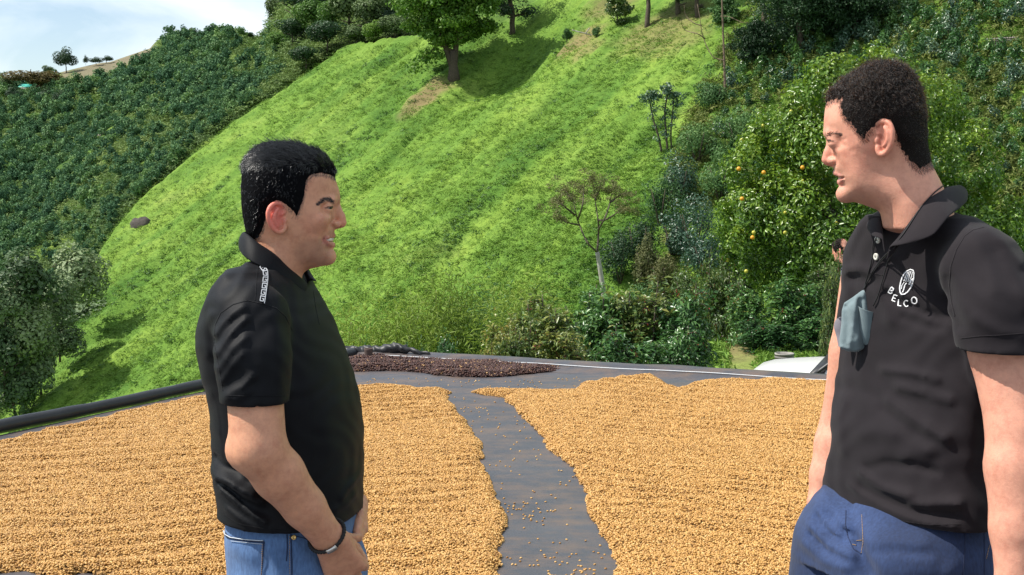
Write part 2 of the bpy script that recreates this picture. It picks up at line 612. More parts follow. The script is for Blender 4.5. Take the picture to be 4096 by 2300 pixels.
def build_ground():
    xs = np.concatenate([np.arange(-70, -38, 1.5), np.arange(-38, 30, .28), np.arange(30, 95, 1.5)])
    ys = np.concatenate([np.arange(-14, 50, 1.2), np.arange(50, 136, .26), np.arange(136, 232, 1.6)])
    X, Y = np.meshgrid(xs, ys, indexing='ij')
    Zz = ground_z(X, Y)
    inside = (Y < 12.0) & (X > -12) & (X < 8)
    V = np.stack([X, Y, Zz], -1).reshape(-1, 3)
    nx, ny = len(xs), len(ys)
    i, j = np.meshgrid(np.arange(nx - 1), np.arange(ny - 1), indexing='ij')
    a = (i * ny + j).ravel()
    Q = np.stack([a, a + ny, a + ny + 1, a + 1], 1)
    me = mesh_np('hillside', V, Q)
    # earth: patch of bare soil under the big tree, cuttings, worn path
    e = np.zeros(len(V))
    for px, py, r, s in [(1690, 390, 1.8, .75), (1655, 425, 1.4, .65), (1750, 345, 1.8, .7), (2310, 170, 2.5, .7), (2340, 200, 1.6, .5), (2650, 110, 4.0, .5), (2720, 150, 3.0, .4), (2720, 1010, .9, .7), (2765, 1040, .7, .6), (2680, 940, .7, .6), (2450, 10, 3, .5)]:
        h = hit_ground(px, py)
        if h is None: continue
        d = np.hypot(V[:, 0] - h[0], V[:, 1] - h[1]) / r
        e = np.maximum(e, s * sstep(1.1, .4, d + .6 * (fbm(V[:, 0] * 1.3, V[:, 1] * 1.3, 3, 5) - .5)))
    path = np.exp(-((V[:, 0] - (2.55 + .14 * (V[:, 1] - 15))) / .32) ** 2) * sstep(14.0, 16, V[:, 1]) * sstep(25, 22, V[:, 1])
    e = np.maximum(e, .75 * path * sstep(.3, .6, fbm(V[:, 0] * 3, V[:, 1] * 3, 3, 8) + .15))
    gg = math.hypot(GA, GB); u_ = (GA * V[:, 0] + GB * V[:, 1]) / gg; v_ = (-GB * V[:, 0] + GA * V[:, 1]) / gg
    w_ = v_ + 1.2 * fbm(u_ / 7, v_ / 9, 2, 140)
    st = .6 * fbm(w_ / 1.1, u_ / 16, 3, 141) + .4 * fbm(w_ / 3.2, u_ / 26, 3, 142)
    set_col(me, np.stack([e, np.clip(.5 + 2.2 * (st - .5), 0, 1), e * 0], 1), 'earth')
    o = link('hillside', me, None, M_GRASS)
    tag(o, 'bright green grassy hillside sloping down to the left across the valley', kind='structure')
    return o
HILLSIDE = build_ground()

# ------------------------------------------------------------------ the far hill on the left
SKY_LINE = [(-900, 420), (-300, 370), (-120, 340), (0, 322), (90, 330), (180, 312), (238, 290), (310, 272), (387, 254), (443, 247), (526, 218), (600, 193), (618, 171), (664, 140), (736, 129), (758, 152), (800, 150), (840, 128), (885, 120), (941, 122), (996, 150), (1029, 162), (1070, 128), (1092, 80), (1104, 10), (1135, -110), (1300, -230), (1700, -330), (2300, -420)]
_GX = np.arange(-900, 2301, 20.0)
_GD = np.array([plane_depth(p, np.interp(p, [q[0] for q in GULLY], [q[1] for q in GULLY])) for p in _GX])
_k = np.hanning(25); _k /= _k.sum(); _GD = np.convolve(np.pad(_GD, 12, mode='edge'), _k, 'valid')
def far_point(px, s):
    """s=0 at the gully, s=1 on the skyline"""
    ys = np.interp(px, [p[0] for p in SKY_LINE], [p[1] for p in SKY_LINE])
    yg = np.interp(px, [p[0] for p in GULLY], [p[1] for p in GULLY])
    dg = float(np.interp(px, _GX, _GD)) + 3
    ds = np.interp(px, [-900, 0, 640, 900, 1150, 1500, 2300], [235, 265, 300, 290, 275, 270, 260])
    ds = max(ds, dg + 25)
    py = yg + (ys - yg) * s
    w = s ** 1.15
    inv = (1 / dg) * (1 - w) + (1 / ds) * w
    return px, py, 1 / inv
def build_far_hill():
    pxs = np.concatenate([np.arange(-900, -60, 60), np.arange(-60, 1660, 10), np.arange(1660, 2301, 60)])
    ss = np.concatenate([[-.12, -.06], np.linspace(0, 1, 110), [1.004]])
    V = []
    for px in pxs:
        for s in ss:
            a, b, c = far_point(px, max(s, 0))
            if s < 0:
                q = at(a, b, c); q = q + np.array((0, s * 40, s * 40))
            elif s > 1:
                q = at(*far_point(px, 1.0)) + np.array((0, 30, -14))
            else:
                q = at(a, b, c)
                n = 2.2 * (fbm(q[0] / 16, q[1] / 16, 3, 40) - .5) + .8 * (fbm(q[0] / 4, q[1] / 4, 3, 41) - .5)
                q = q + np.array((0, -n * .4, n)) * sstep(1.0, .93, s) * sstep(0, .06, s)
            V.append(q)
    nx, ny = len(pxs), len(ss)
    i, j = np.meshgrid(np.arange(nx - 1), np.arange(ny - 1), indexing='ij'); a = (i * ny + j).ravel()
    V = np.array(V)
    me = mesh_np('far_hill', V, np.stack([a, a + ny, a + ny + 1, a + 1], 1))
    px = np.repeat(pxs, ny); s = np.tile(ss, nx)
    e = .85 * sstep(.90, .97, s) * sstep(240, 330, px) * sstep(640, 590, px)
    e = np.maximum(e, .9 * np.exp(-((px - 262) / 22) ** 2) * sstep(.84, .9, s))
    m, nt, b = new_mat('far_hill_ground')
    n1 = noise(nt, .09, 6, .65); n2 = noise(nt, .7, 5, .7)
    r1 = ramp(nt, [(.32, (.030, .070, .020)), (.50, (.090, .165, .034)), (.66, (.17, .25, .050))])
    r2 = ramp(nt, [(.3, (.5, .55, .5)), (.65, (1.2, 1.15, 1.1))])
    nt.links.new(n1.outputs['Fac'], r1.inputs['Fac']); nt.links.new(n2.outputs['Fac'], r2.inputs['Fac'])
    a_ = nd(nt, 'ShaderNodeMixRGB', blend_type='MULTIPLY', Fac=1.0)
    nt.links.new(r1.outputs['Color'], a_.inputs['Color1']); nt.links.new(r2.outputs['Color'], a_.inputs['Color2'])
    vc = nd(nt, 'ShaderNodeVertexColor', layer_name='earth'); e_ = nd(nt, 'ShaderNodeMixRGB'); e_.inputs['Color2'].default_value = (.20, .165, .115, 1)
    sp = nd(nt, 'ShaderNodeSeparateColor'); nt.links.new(vc.outputs['Color'], sp.inputs['Color']); nt.links.new(sp.outputs['Red'], e_.inputs['Fac'])
    nt.links.new(a_.outputs['Color'], e_.inputs['Color1']); nt.links.new(e_.outputs['Color'], b.inputs['Base Color'])
    b.inputs['Roughness'].default_value = .95; b.inputs['Specular IOR Level'].default_value = .1
    bump(nt, b, n2.outputs['Fac'], .6, .6)
    set_col(me, np.repeat(e[:, None], 3, 1), 'earth')
    o = link('far_hill', me, None, m)
    tag(o, 'steep far hill on the other side of the gully, planted with dark shrubs', kind='structure')
build_far_hill()
# a broad valley floor and horizon ground under everything
mb = MB(); mb.add([(-2500, -600, -75), (2500, -600, -75), (2500, 4000, -75), (-2500, 4000, -75)], [(0, 1, 2, 3)])
o = mb.build('valley_floor', simple_mat('valley_green', [(.3, (.04, .09, .02)), (.7, (.09, .15, .03))], .02, .95))
tag(o, 'low green valley floor far below the terrace', kind='structure')

# ------------------------------------------------------------------ the drying terrace
TL0, TL1 = on_z(0, 1742), on_z(838, 1562)                           # left edge, near to far
TF0, TF1 = on_z(1400, 1430), on_z(3300, 1536)                       # far edge, left to right
def cross2(p, d, q, e):
    t = ((q[0] - p[0]) * e[1] - (q[1] - p[1]) * e[0]) / (d[0] * e[1] - d[1] * e[0])
    return p + d * t
dl = (TL1 - TL0) / np.linalg.norm(TL1 - TL0); df = (TF1 - TF0) / np.linalg.norm(TF1 - TF0)
CORNER = cross2(TL0, dl, TF0, df)
def build_terrace():
    A = CORNER; Bc = CORNER + df * 13.5; Cc = Bc - dl * 17; D = CORNER - dl * 17
    top = [A, Bc, Cc, D]
    V = [p + np.array((0, 0, -.006)) for p in top] + [p + np.array((0, 0, -1.6)) for p in top]
    mb = MB(); mb.add(V, [(3, 2, 1, 0), (0, 1, 5, 4), (1, 2, 6, 5), (2, 3, 7, 6), (3, 0, 4, 7)])
    o = mb.build('terrace', simple_mat('terrace_concrete', [(.3, (.22, .21, .19)), (.7, (.34, .32, .29))], 6, .9, bump_s=.2), smooth=False)
    tag(o, 'raised flat concrete terrace under the drying sheet', kind='structure')
    # the black sheet, slightly uneven, turned up over the low rim
    m, nt, b = new_mat('drying_sheet')
    n1 = noise(nt, 1.3, 6, .65); n2 = noise(nt, 3.2, 7, .72, mapscale=(1, 1.6, 1))
    r1 = ramp(nt, [(.32, (.040, .042, .052)), (.58, (.056, .058, .069)), (.75, (.072, .073, .082))])
    r2 = ramp(nt, [(.44, (0, 0, 0)), (.70, (1, 1, 1))])
    nt.links.new(n1.outputs['Fac'], r1.inputs['Fac']); nt.links.new(n2.outputs['Fac'], r2.inputs['Fac'])
    mx = nd(nt, 'ShaderNodeMixRGB'); mx.inputs['Color2'].default_value = (.150, .098, .066, 1)
    mul = nd(nt, 'ShaderNodeMath', operation='MULTIPLY'); mul.inputs[1].default_value = .85
    nt.links.new(r2.outputs['Color'], mul.inputs[0]); nt.links.new(mul.outputs[0], mx.inputs['Fac'])
    nt.links.new(r1.outputs['Color'], mx.inputs['Color1']); nt.links.new(mx.outputs['Color'], b.inputs['Base Color'])
    b.inputs['Roughness'].default_value = .48; b.inputs['Specular IOR Level'].default_value = .55
    w = noise(nt, 130, 2, .5); bump(nt, b, w.outputs['Fac'], .25, .004)
    n = np.array((-df[1], df[0], 0.0))                                # outwards at the far edge
    if n[1] < 0: n = -n
    us = np.linspace(0, 13.2, 300); vs = np.concatenate([np.linspace(15, .6, 160), np.linspace(.55, .02, 24)])
    V = np.array([CORNER + df * u - dl * v for u in us for v in vs])
    V[:, 2] = .006 * (fbm(V[:, 0] * 1.2, V[:, 1] * 1.2, 3, 60) - .5) + .003 + .004 * np.abs(vnoise(V[:, 0] * 4, V[:, 1] * 1.3, 61) - .5)
    nx, ny = len(us), len(vs)
    i, j = np.meshgrid(np.arange(nx - 1), np.arange(ny - 1), indexing='ij'); a = (i * ny + j).ravel()
    o = link('drying_sheet', mesh_np('drying_sheet', V, np.stack([a, a + ny, a + ny + 1, a + 1], 1)), None, m)
    tag(o, 'black woven plastic sheet covering the terrace under the drying coffee', 'sheet')
    # far rim: sheet folded over a low curb, with a pale string along it
    prof = [(-.20, .004), (-.13, .012), (-.06, .034), (-.015, .055), (.03, .062), (.09, .060), (.16, .052), (.20, .020), (.205, -.30)]
    us = np.linspace(-.1, 13.2, 360); V = []
    for u in us:
        w = .014 * (fbm(u * 1.1, 0.5, 3, 70) - .5); ww = .05 * (fbm(u * .8, 3.5, 3, 71) - .5)
        for a_, b_ in prof: V.append(CORNER + df * u + n * (a_ + ww * (a_ + .2)) + np.array((0, 0, b_ + w * (1 if a_ > -.1 else 0) + .010 * math.sin(u * 9 + a_ * 20) * (fbm(u * 2, 1, 2, 72) - .3) * (a_ > -.03))))
    nx, ny = len(us), len(prof)
    i, j = np.meshgrid(np.arange(nx - 1), np.arange(ny - 1), indexing='ij'); a = (i * ny + j).ravel()
    rim = link('sheet_rim', mesh_np('sheet_rim', np.array(V), np.stack([a, a + ny, a + ny + 1, a + 1], 1)), o, m)
    mb = MB(); pts = [CORNER + df * u + n * -.055 + np.array((0, 0, .041 + .012 * (fbm(u * 1.1, .5, 3, 70) - .5) + .003 * math.sin(u * 5))) for u in np.linspace(.2, 13, 160)]
    mb.tube(pts, .0042, 5); mb.build('edge_string', plain('pale_string', (.62, .64, .66), .8), o)
    # left rim: black pipe wrapped in the sheet
    mb = MB(); t = np.linspace(-.2, 15, 190)
    nl = np.array((-dl[1], dl[0], 0.0)); nl = nl if nl[0] < 0 else -nl
    pts = [CORNER - dl * u + nl * (.05 + .03 * (fbm(u * .9, .2, 2, 80) - .5)) + np.array((0, 0, .040 + .016 * (fbm(u * 1.4, 8, 3, 81) - .5))) for u in t]
    mb.tube(pts, [.042 + .012 * (fbm(u * 3.1, 4, 3, 82) - .5) for u in t], 14)
    p = mb.build('edge_roll', simple_mat('black_plastic_film', [(.3, (.008, .009, .011)), (.7, (.016, .017, .020))], 5, .42, bump_s=.35, bump_d=.02), None)
    tag(p, 'black plastic roll wrapped along the left edge of the drying terrace', 'edge roll')
    # crumpled plastic heaped on the far left corner
    g = Grid(*[np.arange(a_, b_, .010) for a_, b_ in ((CORNER[0] - .3, CORNER[0] + .75), (CORNER[1] - .4, CORNER[1] + .25), (-.05, .22))])
    for (a_, b_, h_), (c_, d_, e_), r in [((-.12, .06, .05), (.06, .0, .06), .040), ((.06, .0, .06), (.22, -.06, .075), .034), ((.20, -.06, .08), (.36, -.12, .095), .034), ((.34, -.12, .095), (.56, -.20, .06), .022), ((.1, .02, .05), (.34, -.08, .03), .035), ((.24, -.06, .10), (.30, -.10, .115), .026)]:
        add_cone(g, CORNER + (a_, b_, h_), CORNER + (c_, d_, e_), r, r * .85, .03)
    xg, yg, zg = g.xyz((slice(None),) * 3)
    g.F = g.F + .007 * np.sin(xg * 44 + 9 * np.sin(yg * 13) + zg * 21) * np.sin(yg * 38 + 7 * np.sin(xg * 11) + zg * 30) + .006 * np.sin(xg * 75 + zg * 60 + yg * 30)
    V, Q = surface_nets(g.F.astype(np.float32), g.ax)
    p = link('plastic_bundle', mesh_np('plastic_bundle', V, Q), None, simple_mat('black_plastic_bag', [(.3, (.010, .011, .013)), (.7, (.018, .019, .022))], 5, .5, bump_s=.3))
    tag(p, 'crumpled black plastic lying on the far left corner of the sheet', 'plastic')
    mb = MB(); c = on_z(1474, 1408, .08)
    mb.lathe([(.03, -.06), (.034, .015), (.036, .03), (.031, .03), (.027, 0)], 14, c); p = mb.build('clay_pot', simple_mat('brown_clay', [(.3, (.05, .035, .03)), (.7, (.09, .06, .05))], 8, .9))
    tag(p, 'small dark brown pot beside the crumpled black plastic', 'pot')
build_terrace()

# ------------------------------------------------------------------ drying coffee
S_ = 1.5907
LEFT_HEAP = [(-700, 1990), (0, 1778), (160, 1738), (330, 1700), (520, 1655), (700, 1616), (838, 1588), (1000, 1570), (1200, 1545)] + [(u * S_, v * S_) for u, v in [(905, 977), (960, 972), (1000, 974), (1050, 982), (1090, 984), (1132, 990), (1118, 996), (1130, 1010), (1150, 1042), (1180, 1075), (1205, 1110), (1218, 1150), (1208, 1165), (1228, 1200), (1252, 1260), (1276, 1320), (1262, 1350), (1266, 1400), (1268, 1460)]] + [(2020, 2500), (1900, 2700), (700, 2560), (640, 2372), (470, 2318), (330, 2296), (240, 2330), (100, 2290), (-100, 2310), (-700, 2420)]
RIGHT_HEAP = [(u * S_, v * S_) for u, v in [(1183, 988), (1215, 984), (1260, 986), (1330, 985), (1400, 988), (1448, 985), (1458, 970), (1520, 961), (1580, 952), (1640, 949), (1662, 962), (1680, 976), (1706, 984), (1722, 976), (1760, 964), (1830, 960), (1900, 962), (1930, 957), (2000, 961), (2080, 966), (2300, 985), (2650, 1010)]] + [(4700, 1800), (4700, 2700)] + [(u * S_, v * S_) for u, v in [(1560, 1700), (1535, 1500), (1545, 1440), (1552, 1412), (1526, 1375), (1500, 1330), (1478, 1280), (1468, 1225), (1432, 1172), (1382, 1128), (1340, 1076), (1300, 1036), (1262, 1002), (1215, 993)]]
DARK_HEAP = [(u * S_, v * S_) for u, v in [(860, 908), (900, 904), (960, 903), (1010, 906), (1060, 908), (1110, 912), (1180, 911), (1250, 914), (1330, 919), (1400, 925), (1458, 929), (1400, 934), (1340, 941), (1280, 948), (1220, 951), (1150, 950), (1100, 946), (1062, 939), (1000, 935), (900, 936), (860, 934)]]
def bean_mat(name, stops, rough, spec):
    m, nt, b = new_mat(name)
    oi = nd(nt, 'ShaderNodeObjectInfo'); r = ramp(nt, stops)
    nt.links.new(oi.outputs['Random'], r.inputs['Fac']); nt.links.new(r.outputs['Color'], b.inputs['Base Color'])
    b.inputs['Roughness'].default_value = rough; b.inputs['Specular IOR Level'].default_value = spec
    return m
M_BEAN = bean_mat('parchment_bean', [(0, (.28, .130, .028)), (.25, (.44, .228, .054)), (.75, (.58, .325, .088)), (1, (.68, .44, .17))], .42, .45)
M_BED = simple_mat('parchment_bed', [(.3, (.16, .080, .024)), (.7, (.33, .18, .055))], 60, .8, 3, .8, .02)
M_HUSK = bean_mat('dried_cherry', [(0, (.030, .012, .010)), (.5, (.060, .022, .017)), (.9, (.10, .040, .028)), (.955, (.15, .07, .035)), (1, (.50, .30, .12))], .5, .4)
M_HUSKBED = simple_mat('dried_cherry_bed', [(.3, (.02, .008, .007)), (.7, (.045, .018, .014))], 60, .8, 3, .8, .02)

PROTO = bpy.data.collections.new('prototypes')                      # not in the scene: only instanced
def proto(name, me, mat):
    o = bpy.data.objects.new(name, me)
    me.materials.clear(); me.materials.append(mat)
    return o

def scatter(name, pts, eul, scl, protos, idx=None, tint=None):
    """one object of scattered stuff: the prototypes instanced on points by geometry nodes"""
    n = len(pts)
    me = bpy.data.meshes.new(name)
    me.vertices.add(n); me.vertices.foreach_set('co', np.asarray(pts, np.float32).ravel())
    def att(nm, typ, key, v):
        a = me.attributes.new(nm, typ, 'POINT'); a.data.foreach_set(key, v)
    att('rot', 'FLOAT_VECTOR', 'vector', np.asarray(eul, np.float32).ravel())
    scl = np.asarray(scl, np.float32)
    if scl.ndim == 1: scl = np.repeat(scl[:, None], 3, 1)
    att('scl', 'FLOAT_VECTOR', 'vector', scl.ravel())
    att('idx', 'INT', 'value', np.asarray(RNG.integers(0, len(protos), n) if idx is None else idx, np.int32))
    att('tint', 'FLOAT', 'value', np.asarray(RNG.random(n) if tint is None else tint, np.float32))
    col = bpy.data.collections.new(name + '_kinds')
    for p in protos: col.objects.link(p)
    ng = bpy.data.node_groups.new(name, 'GeometryNodeTree')
    ng.interface.new_socket('Geometry', in_out='INPUT', socket_type='NodeSocketGeometry')
    ng.interface.new_socket('Geometry', in_out='OUTPUT', socket_type='NodeSocketGeometry')
    gi, go = ng.nodes.new('NodeGroupInput'), ng.nodes.new('NodeGroupOutput')
    ci = ng.nodes.new('GeometryNodeCollectionInfo'); ci.inputs['Collection'].default_value = col
    ci.inputs['Separate Children'].default_value = True; ci.inputs['Reset Children'].default_value = True
    ip = ng.nodes.new('GeometryNodeInstanceOnPoints'); ip.inputs['Pick Instance'].default_value = True
    def na(nm, t):
        a = ng.nodes.new('GeometryNodeInputNamedAttribute'); a.data_type = t; a.inputs['Name'].default_value = nm
        return [s for s in a.outputs if s.enabled][0]
    e2r = ng.nodes.new('FunctionNodeEulerToRotation')
    ng.links.new(na('rot', 'FLOAT_VECTOR'), e2r.inputs[0])
    ng.links.new(gi.outputs[0], ip.inputs['Points']); ng.links.new(ci.outputs[0], ip.inputs['Instance'])
    ng.links.new(na('idx', 'INT'), ip.inputs['Instance Index']); ng.links.new(e2r.outputs[0], ip.inputs['Rotation']); ng.links.new(na('scl', 'FLOAT_VECTOR'), ip.inputs['Scale'])
    ng.links.new(ip.outputs[0], go.inputs[0])
    o = link(name, me)
    md = o.modifiers.new('scatter', 'NODES'); md.node_group = ng
    return o

def bean_proto(name, r, mat, groove=True, seed=0):
    mb = MB(); mb.sphere((0, 0, 0), (1, 1, 1), 7, 5)
    me = mb.mesh(name); v = verts_of(me)
    v *= np.array(r)
    v[:, 2] = np.where(v[:, 2] < -.45 * r[2], -.45 * r[2], v[:, 2])
    rg = np.random.default_rng(seed); v *= 1 + rg.normal(0, .05, v.shape)
    me.vertices.foreach_set('co', v.astype(np.float32).ravel())
    return proto(name, me, mat)

def heap(name, label, poly_px, hmax, bed_mat, protos, dens, rake, view=(5.0, 12.5, -4.2, 4.2), scale=1.0, seed=0):
    poly = np.array([on_z(a, b)[:2] for a, b in poly_px])
    lo, hi = poly.min(0), poly.max(0)
    lo = np.maximum(lo, (view[2], view[0])); hi = np.minimum(hi, (view[3], view[1]))
    def hgt(x, y):
        d = -poly_sd(poly, x, y) + .05 * (fbm(x * 5, y * 5, 3, seed) - .5) + .03 * (vnoise(x * 16, y * 16, seed + 1) - .5)
        e = np.clip(d / .055, 0, 1) ** .6
        w = .50 + .55 * (fbm(x * 2.6, y * 2.6, 3, seed + 2) - .5)
        u = x * rake[0] + y * rake[1]
        ridge = .5 + .5 * np.sin(u * 34 + 13 * fbm(x * 1.3, y * 1.3, 3, seed + 4))
        w = w + .40 * (ridge - .5) * sstep(.36, .60, fbm(x * 1.1, y * 1.1, 3, seed + 5)) + .36 * (fbm(x * 11, y * 11, 3, seed + 6) - .5)
        hole = sstep(.10, .22, d) * sstep(.74, .80, fbm(x * 7, y * 7, 3, seed + 7))
        return d - .12 * hole, e * hmax * np.clip(w + .35, .12, 1.5)
    step = .022
    xs = np.arange(lo[0], hi[0], step); ys = np.arange(lo[1], hi[1], step)
    X, Y = np.meshgrid(xs, ys, indexing='ij'); d, H = hgt(X, Y)
    ok = d > -.01
    idx = np.full(X.shape, -1); c = ok[:-1, :-1] & ok[1:, :-1] & ok[1:, 1:] & ok[:-1, 1:]
    V = np.stack([X, Y, np.where(d > 0, .006 + H - .006, .001)], -1).reshape(-1, 3)
    ny = len(ys); i, j = np.nonzero(c); a = i * ny + j
    Q = np.stack([a, a + ny, a + ny + 1, a + 1], 1)
    used = np.unique(Q); re = np.full(len(V), -1); re[used] = np.arange(len(used))
    bed = link(name, mesh_np(name, V[used], re[Q]), None, bed_mat)
    tag(bed, label, 'coffee', kind='stuff')
    area = (hi[0] - lo[0]) * (hi[1] - lo[1]); n = int(area * dens)
    rg = np.random.default_rng(seed + 100)
    x = rg.uniform(lo[0], hi[0], n); y = rg.uniform(lo[1], hi[1], n)
    d, H = hgt(x, y)
    keep = d > 0
    # only where the photo looks (with a margin for a step to the side)
    keep &= np.abs(x) < .43 * y + .5
    x, y, H, d = x[keep], y[keep], H[keep], d[keep]
    z = .004 + H + rg.uniform(-.003, .004, len(x))
    eul = np.stack([rg.normal(0, .5, len(x)), rg.normal(0, .5, len(x)), rg.uniform(0, 6.28, len(x))], 1)
    b = scatter(name + '_grains', np.stack([x, y, z], 1), eul, scale * rg.uniform(.85, 1.2, len(x)), protos)
    b.parent = bed
    b['kind'] = 'stuff'
    return bed
bp_ = [bean_proto('bean', (.0054, .0042, .0032), M_BEAN, seed=s) for s in (1, 2, 3)]
heap('drying_coffee', 'pale gold parchment coffee spread on the left side of the sheet, raked in ridges', LEFT_HEAP, .034, M_BED, bp_, 21000, (-.35, 1.0), seed=200)
bp_ = [bean_proto('bean', (.0054, .0042, .0032), M_BEAN, seed=s) for s in (4, 5, 6)]
heap('drying_coffee', 'pale gold parchment coffee heaped on the right side of the sheet behind the man in jeans', RIGHT_HEAP, .034, M_BED, bp_, 21000, (.5, .9), seed=300)
bp_ = [bean_proto('cherry', (.0085, .0062, .0056), M_HUSK, seed=s) for s in (7, 8, 9)]
heap('dried_cherries', 'dark brown dried coffee cherries in a thin layer along the far rim', DARK_HEAP, .045, M_HUSKBED, bp_, 9000, (.2, 1), seed=400)

# loose beans on the bare strip: single beans one can count
def loose_beans():
    me = bpy.data.meshes.new('coffee_bean')
    p = bean_proto('coffee_bean', (.0062, .0048, .0036), M_BEAN, seed=20).data
    rg = np.random.default_rng(5)
    strip = np.array([on_z(a * S_, b * S_)[:2] for a, b in [(1135, 1000), (1165, 1000), (1262, 1010), (1340, 1085), (1430, 1180), (1468, 1230), (1478, 1285), (1500, 1340), (1545, 1420), (1540, 1460), (1275, 1460), (1270, 1380), (1282, 1325), (1258, 1260), (1232, 1190), (1222, 1140), (1180, 1070), (1150, 1035)]])
    lo, hi = strip.min(0), strip.max(0); n = 0
    cl = [rg.uniform(lo, hi) for _ in range(16)]
    while n < 190:
        q = rg.uniform(lo, hi) if rg.random() < .5 else cl[rg.integers(16)] + rg.normal(0, .06, 2)
        d = poly_sd(strip, q[0], q[1])
        if d > -.005: continue
        o = bpy.data.objects.new('coffee_bean', p); COL.objects.link(o)
        o.location = (q[0], q[1], .0062); o.rotation_euler = (rg.normal(0, .15), rg.normal(0, .15), rg.uniform(0, 6.28))
        tag(o, 'single pale coffee bean lying loose on the bare black strip of the sheet', 'coffee bean', 'loose beans on the bare strip'); n += 1
    far = np.array([on_z(a * S_, b * S_)[:2] for a, b in [(905, 945), (1100, 955), (1300, 955), (1440, 950), (1500, 950), (1440, 980), (1280, 982), (1130, 982), (1000, 968), (910, 965)]])
    lo, hi = far.min(0), far.max(0); n = 0
    while n < 60:
        q = rg.uniform(lo, hi)
        if poly_sd(far, q[0], q[1]) > 0: continue
        o = bpy.data.objects.new('coffee_bean', p); COL.objects.link(o)
        o.location = (q[0], q[1], .0062); o.rotation_euler = (rg.normal(0, .15), rg.normal(0, .15), rg.uniform(0, 6.28))
        tag(o, 'single coffee bean lying loose between the gold coffee and the dark cherries', 'coffee bean', 'loose beans below the dark cherries'); n += 1
loose_beans()
# ------------------------------------------------------------------ people: materials
def skin_mat(name, base, red):
    m, nt, b = new_mat(name)
    vc = nd(nt, 'ShaderNodeVertexColor', layer_name='col')
    n1 = noise(nt, 55, 6, 0.72)
    r1 = ramp(nt, [(0.28, (0.80, 0.70, 0.68)), (0.52, (0.98, .97, .96)), (0.74, (1.12, 1.10, 1.06))])
    nt.links.new(n1.outputs['Fac'], r1.inputs['Fac'])
    mx = nd(nt, 'ShaderNodeMixRGB', blend_type='MULTIPLY')
    mx.inputs['Fac'].default_value = 1.0
    nt.links.new(vc.outputs['Color'], mx.inputs['Color1'])
    nt.links.new(r1.outputs['Color'], mx.inputs['Color2'])
    nt.links.new(mx.outputs['Color'], b.inputs['Base Color'])
    b.inputs['Subsurface Weight'].default_value = 0.18
    b.inputs['Subsurface Radius'].default_value = (1.0, 0.35, 0.2)
    b.inputs['Subsurface Scale'].default_value = 0.008
    b.inputs['Roughness'].default_value = 0.5
    b.inputs['Specular IOR Level'].default_value = 0.4
    n2 = noise(nt, 300, 5, 0.7)
    bump(nt, b, n2.outputs['Fac'], 0.28, 0.0025)
    return m

def cloth_mat(name, c0, c1, rough=0.85, sheen=0.3, weave=900, fleck=None):
    m, nt, b = new_mat(name)
    n = noise(nt, 9, 5, 0.6)
    r = ramp(nt, [(0.3, c0), (0.7, c1)])
    nt.links.new(n.outputs['Fac'], r.inputs['Fac'])
    nt.links.new(r.outputs['Color'], b.inputs['Base Color'])
    b.inputs['Roughness'].default_value = rough
    b.inputs['Sheen Weight'].default_value = sheen
    b.inputs['Sheen Roughness'].default_value = 0.5
    b.inputs['Specular IOR Level'].default_value = 0.14
    w = noise(nt, weave, 2, 0.5)
    bump(nt, b, w.outputs['Fac'], 0.25, 0.0015)
    return m

def denim_mat(name, dark, mid, light, fade):
    m, nt, b = new_mat(name)
    n = noise(nt, 5.5, 6, 0.62)
    r = ramp(nt, [(0.30, dark), (0.52, mid), (0.52 + fade, light)])
    nt.links.new(n.outputs['Fac'], r.inputs['Fac'])
    tw = noise(nt, 240, 3, 0.6, mapscale=(1, 1, 0.25))
    r2 = ramp(nt, [(0.3, (0.72, 0.72, 0.74)), (0.7, (1.18, 1.18, 1.16))])
    nt.links.new(tw.outputs['Fac'], r2.inputs['Fac'])
    mx = nd(nt, 'ShaderNodeMixRGB', blend_type='MULTIPLY')
    mx.inputs['Fac'].default_value = 1.0
    nt.links.new(r.outputs['Color'], mx.inputs['Color1'])
    nt.links.new(r2.outputs['Color'], mx.inputs['Color2'])
    nt.links.new(mx.outputs['Color'], b.inputs['Base Color'])
    b.inputs['Roughness'].default_value = 0.9
    b.inputs['Sheen Weight'].default_value = 0.1
    bump(nt, b, tw.outputs['Fac'], 0.35, 0.002)
    return m

def hair_mat(name, mel, red, rough):
    m, nt, b = new_mat(name)
    h = nt.nodes.new('ShaderNodeBsdfHairPrincipled')
    h.parametrization = 'MELANIN'
    h.inputs['Melanin'].default_value = mel
    h.inputs['Melanin Redness'].default_value = red
    h.inputs['Roughness'].default_value = rough
    h.inputs['Radial Roughness'].default_value = .4
    h.inputs['Random Color'].default_value = .25
    h.inputs['Random Roughness'].default_value = .2
    nt.links.new(h.outputs[0], nt.nodes['Material Output'].inputs['Surface'])
    return m

M_SKIN_A = skin_mat('skin_warm', 0, 0)
M_SKIN_B = skin_mat('skin_pink', 0, 0)
M_HAIR_A = plain('black_hair', (.0065, .0068, .009), .27, spec=1.0)
M_HAIR_B = hair_mat('dark_brown_hair', .88, .15, .34)
M_CAP_A = plain('black_hair_base', (0.004, 0.004, 0.005), 0.95, spec=0.05)
M_CAP_B = plain('brown_hair_base', (0.016, 0.013, 0.012), 0.95, spec=0.05)
M_POLO_A = cloth_mat('black_pique_cotton', (0.0035, 0.004, 0.0055), (0.0065, 0.007, 0.0095), 0.60, 0.02)
M_POLO_B = cloth_mat('charcoal_cotton', (0.0125, 0.010, 0.0125), (0.020, 0.0165, 0.0195), 0.85, 0.06)
M_JEANS_A = denim_mat('washed_denim', (0.045, 0.10, 0.23), (0.10, 0.19, 0.38), (0.30, 0.43, 0.62), 0.16)
M_JEANS_B = denim_mat('indigo_denim', (0.008, 0.018, 0.055), (0.012, 0.027, 0.082), (0.028, 0.055, 0.15), 0.22)
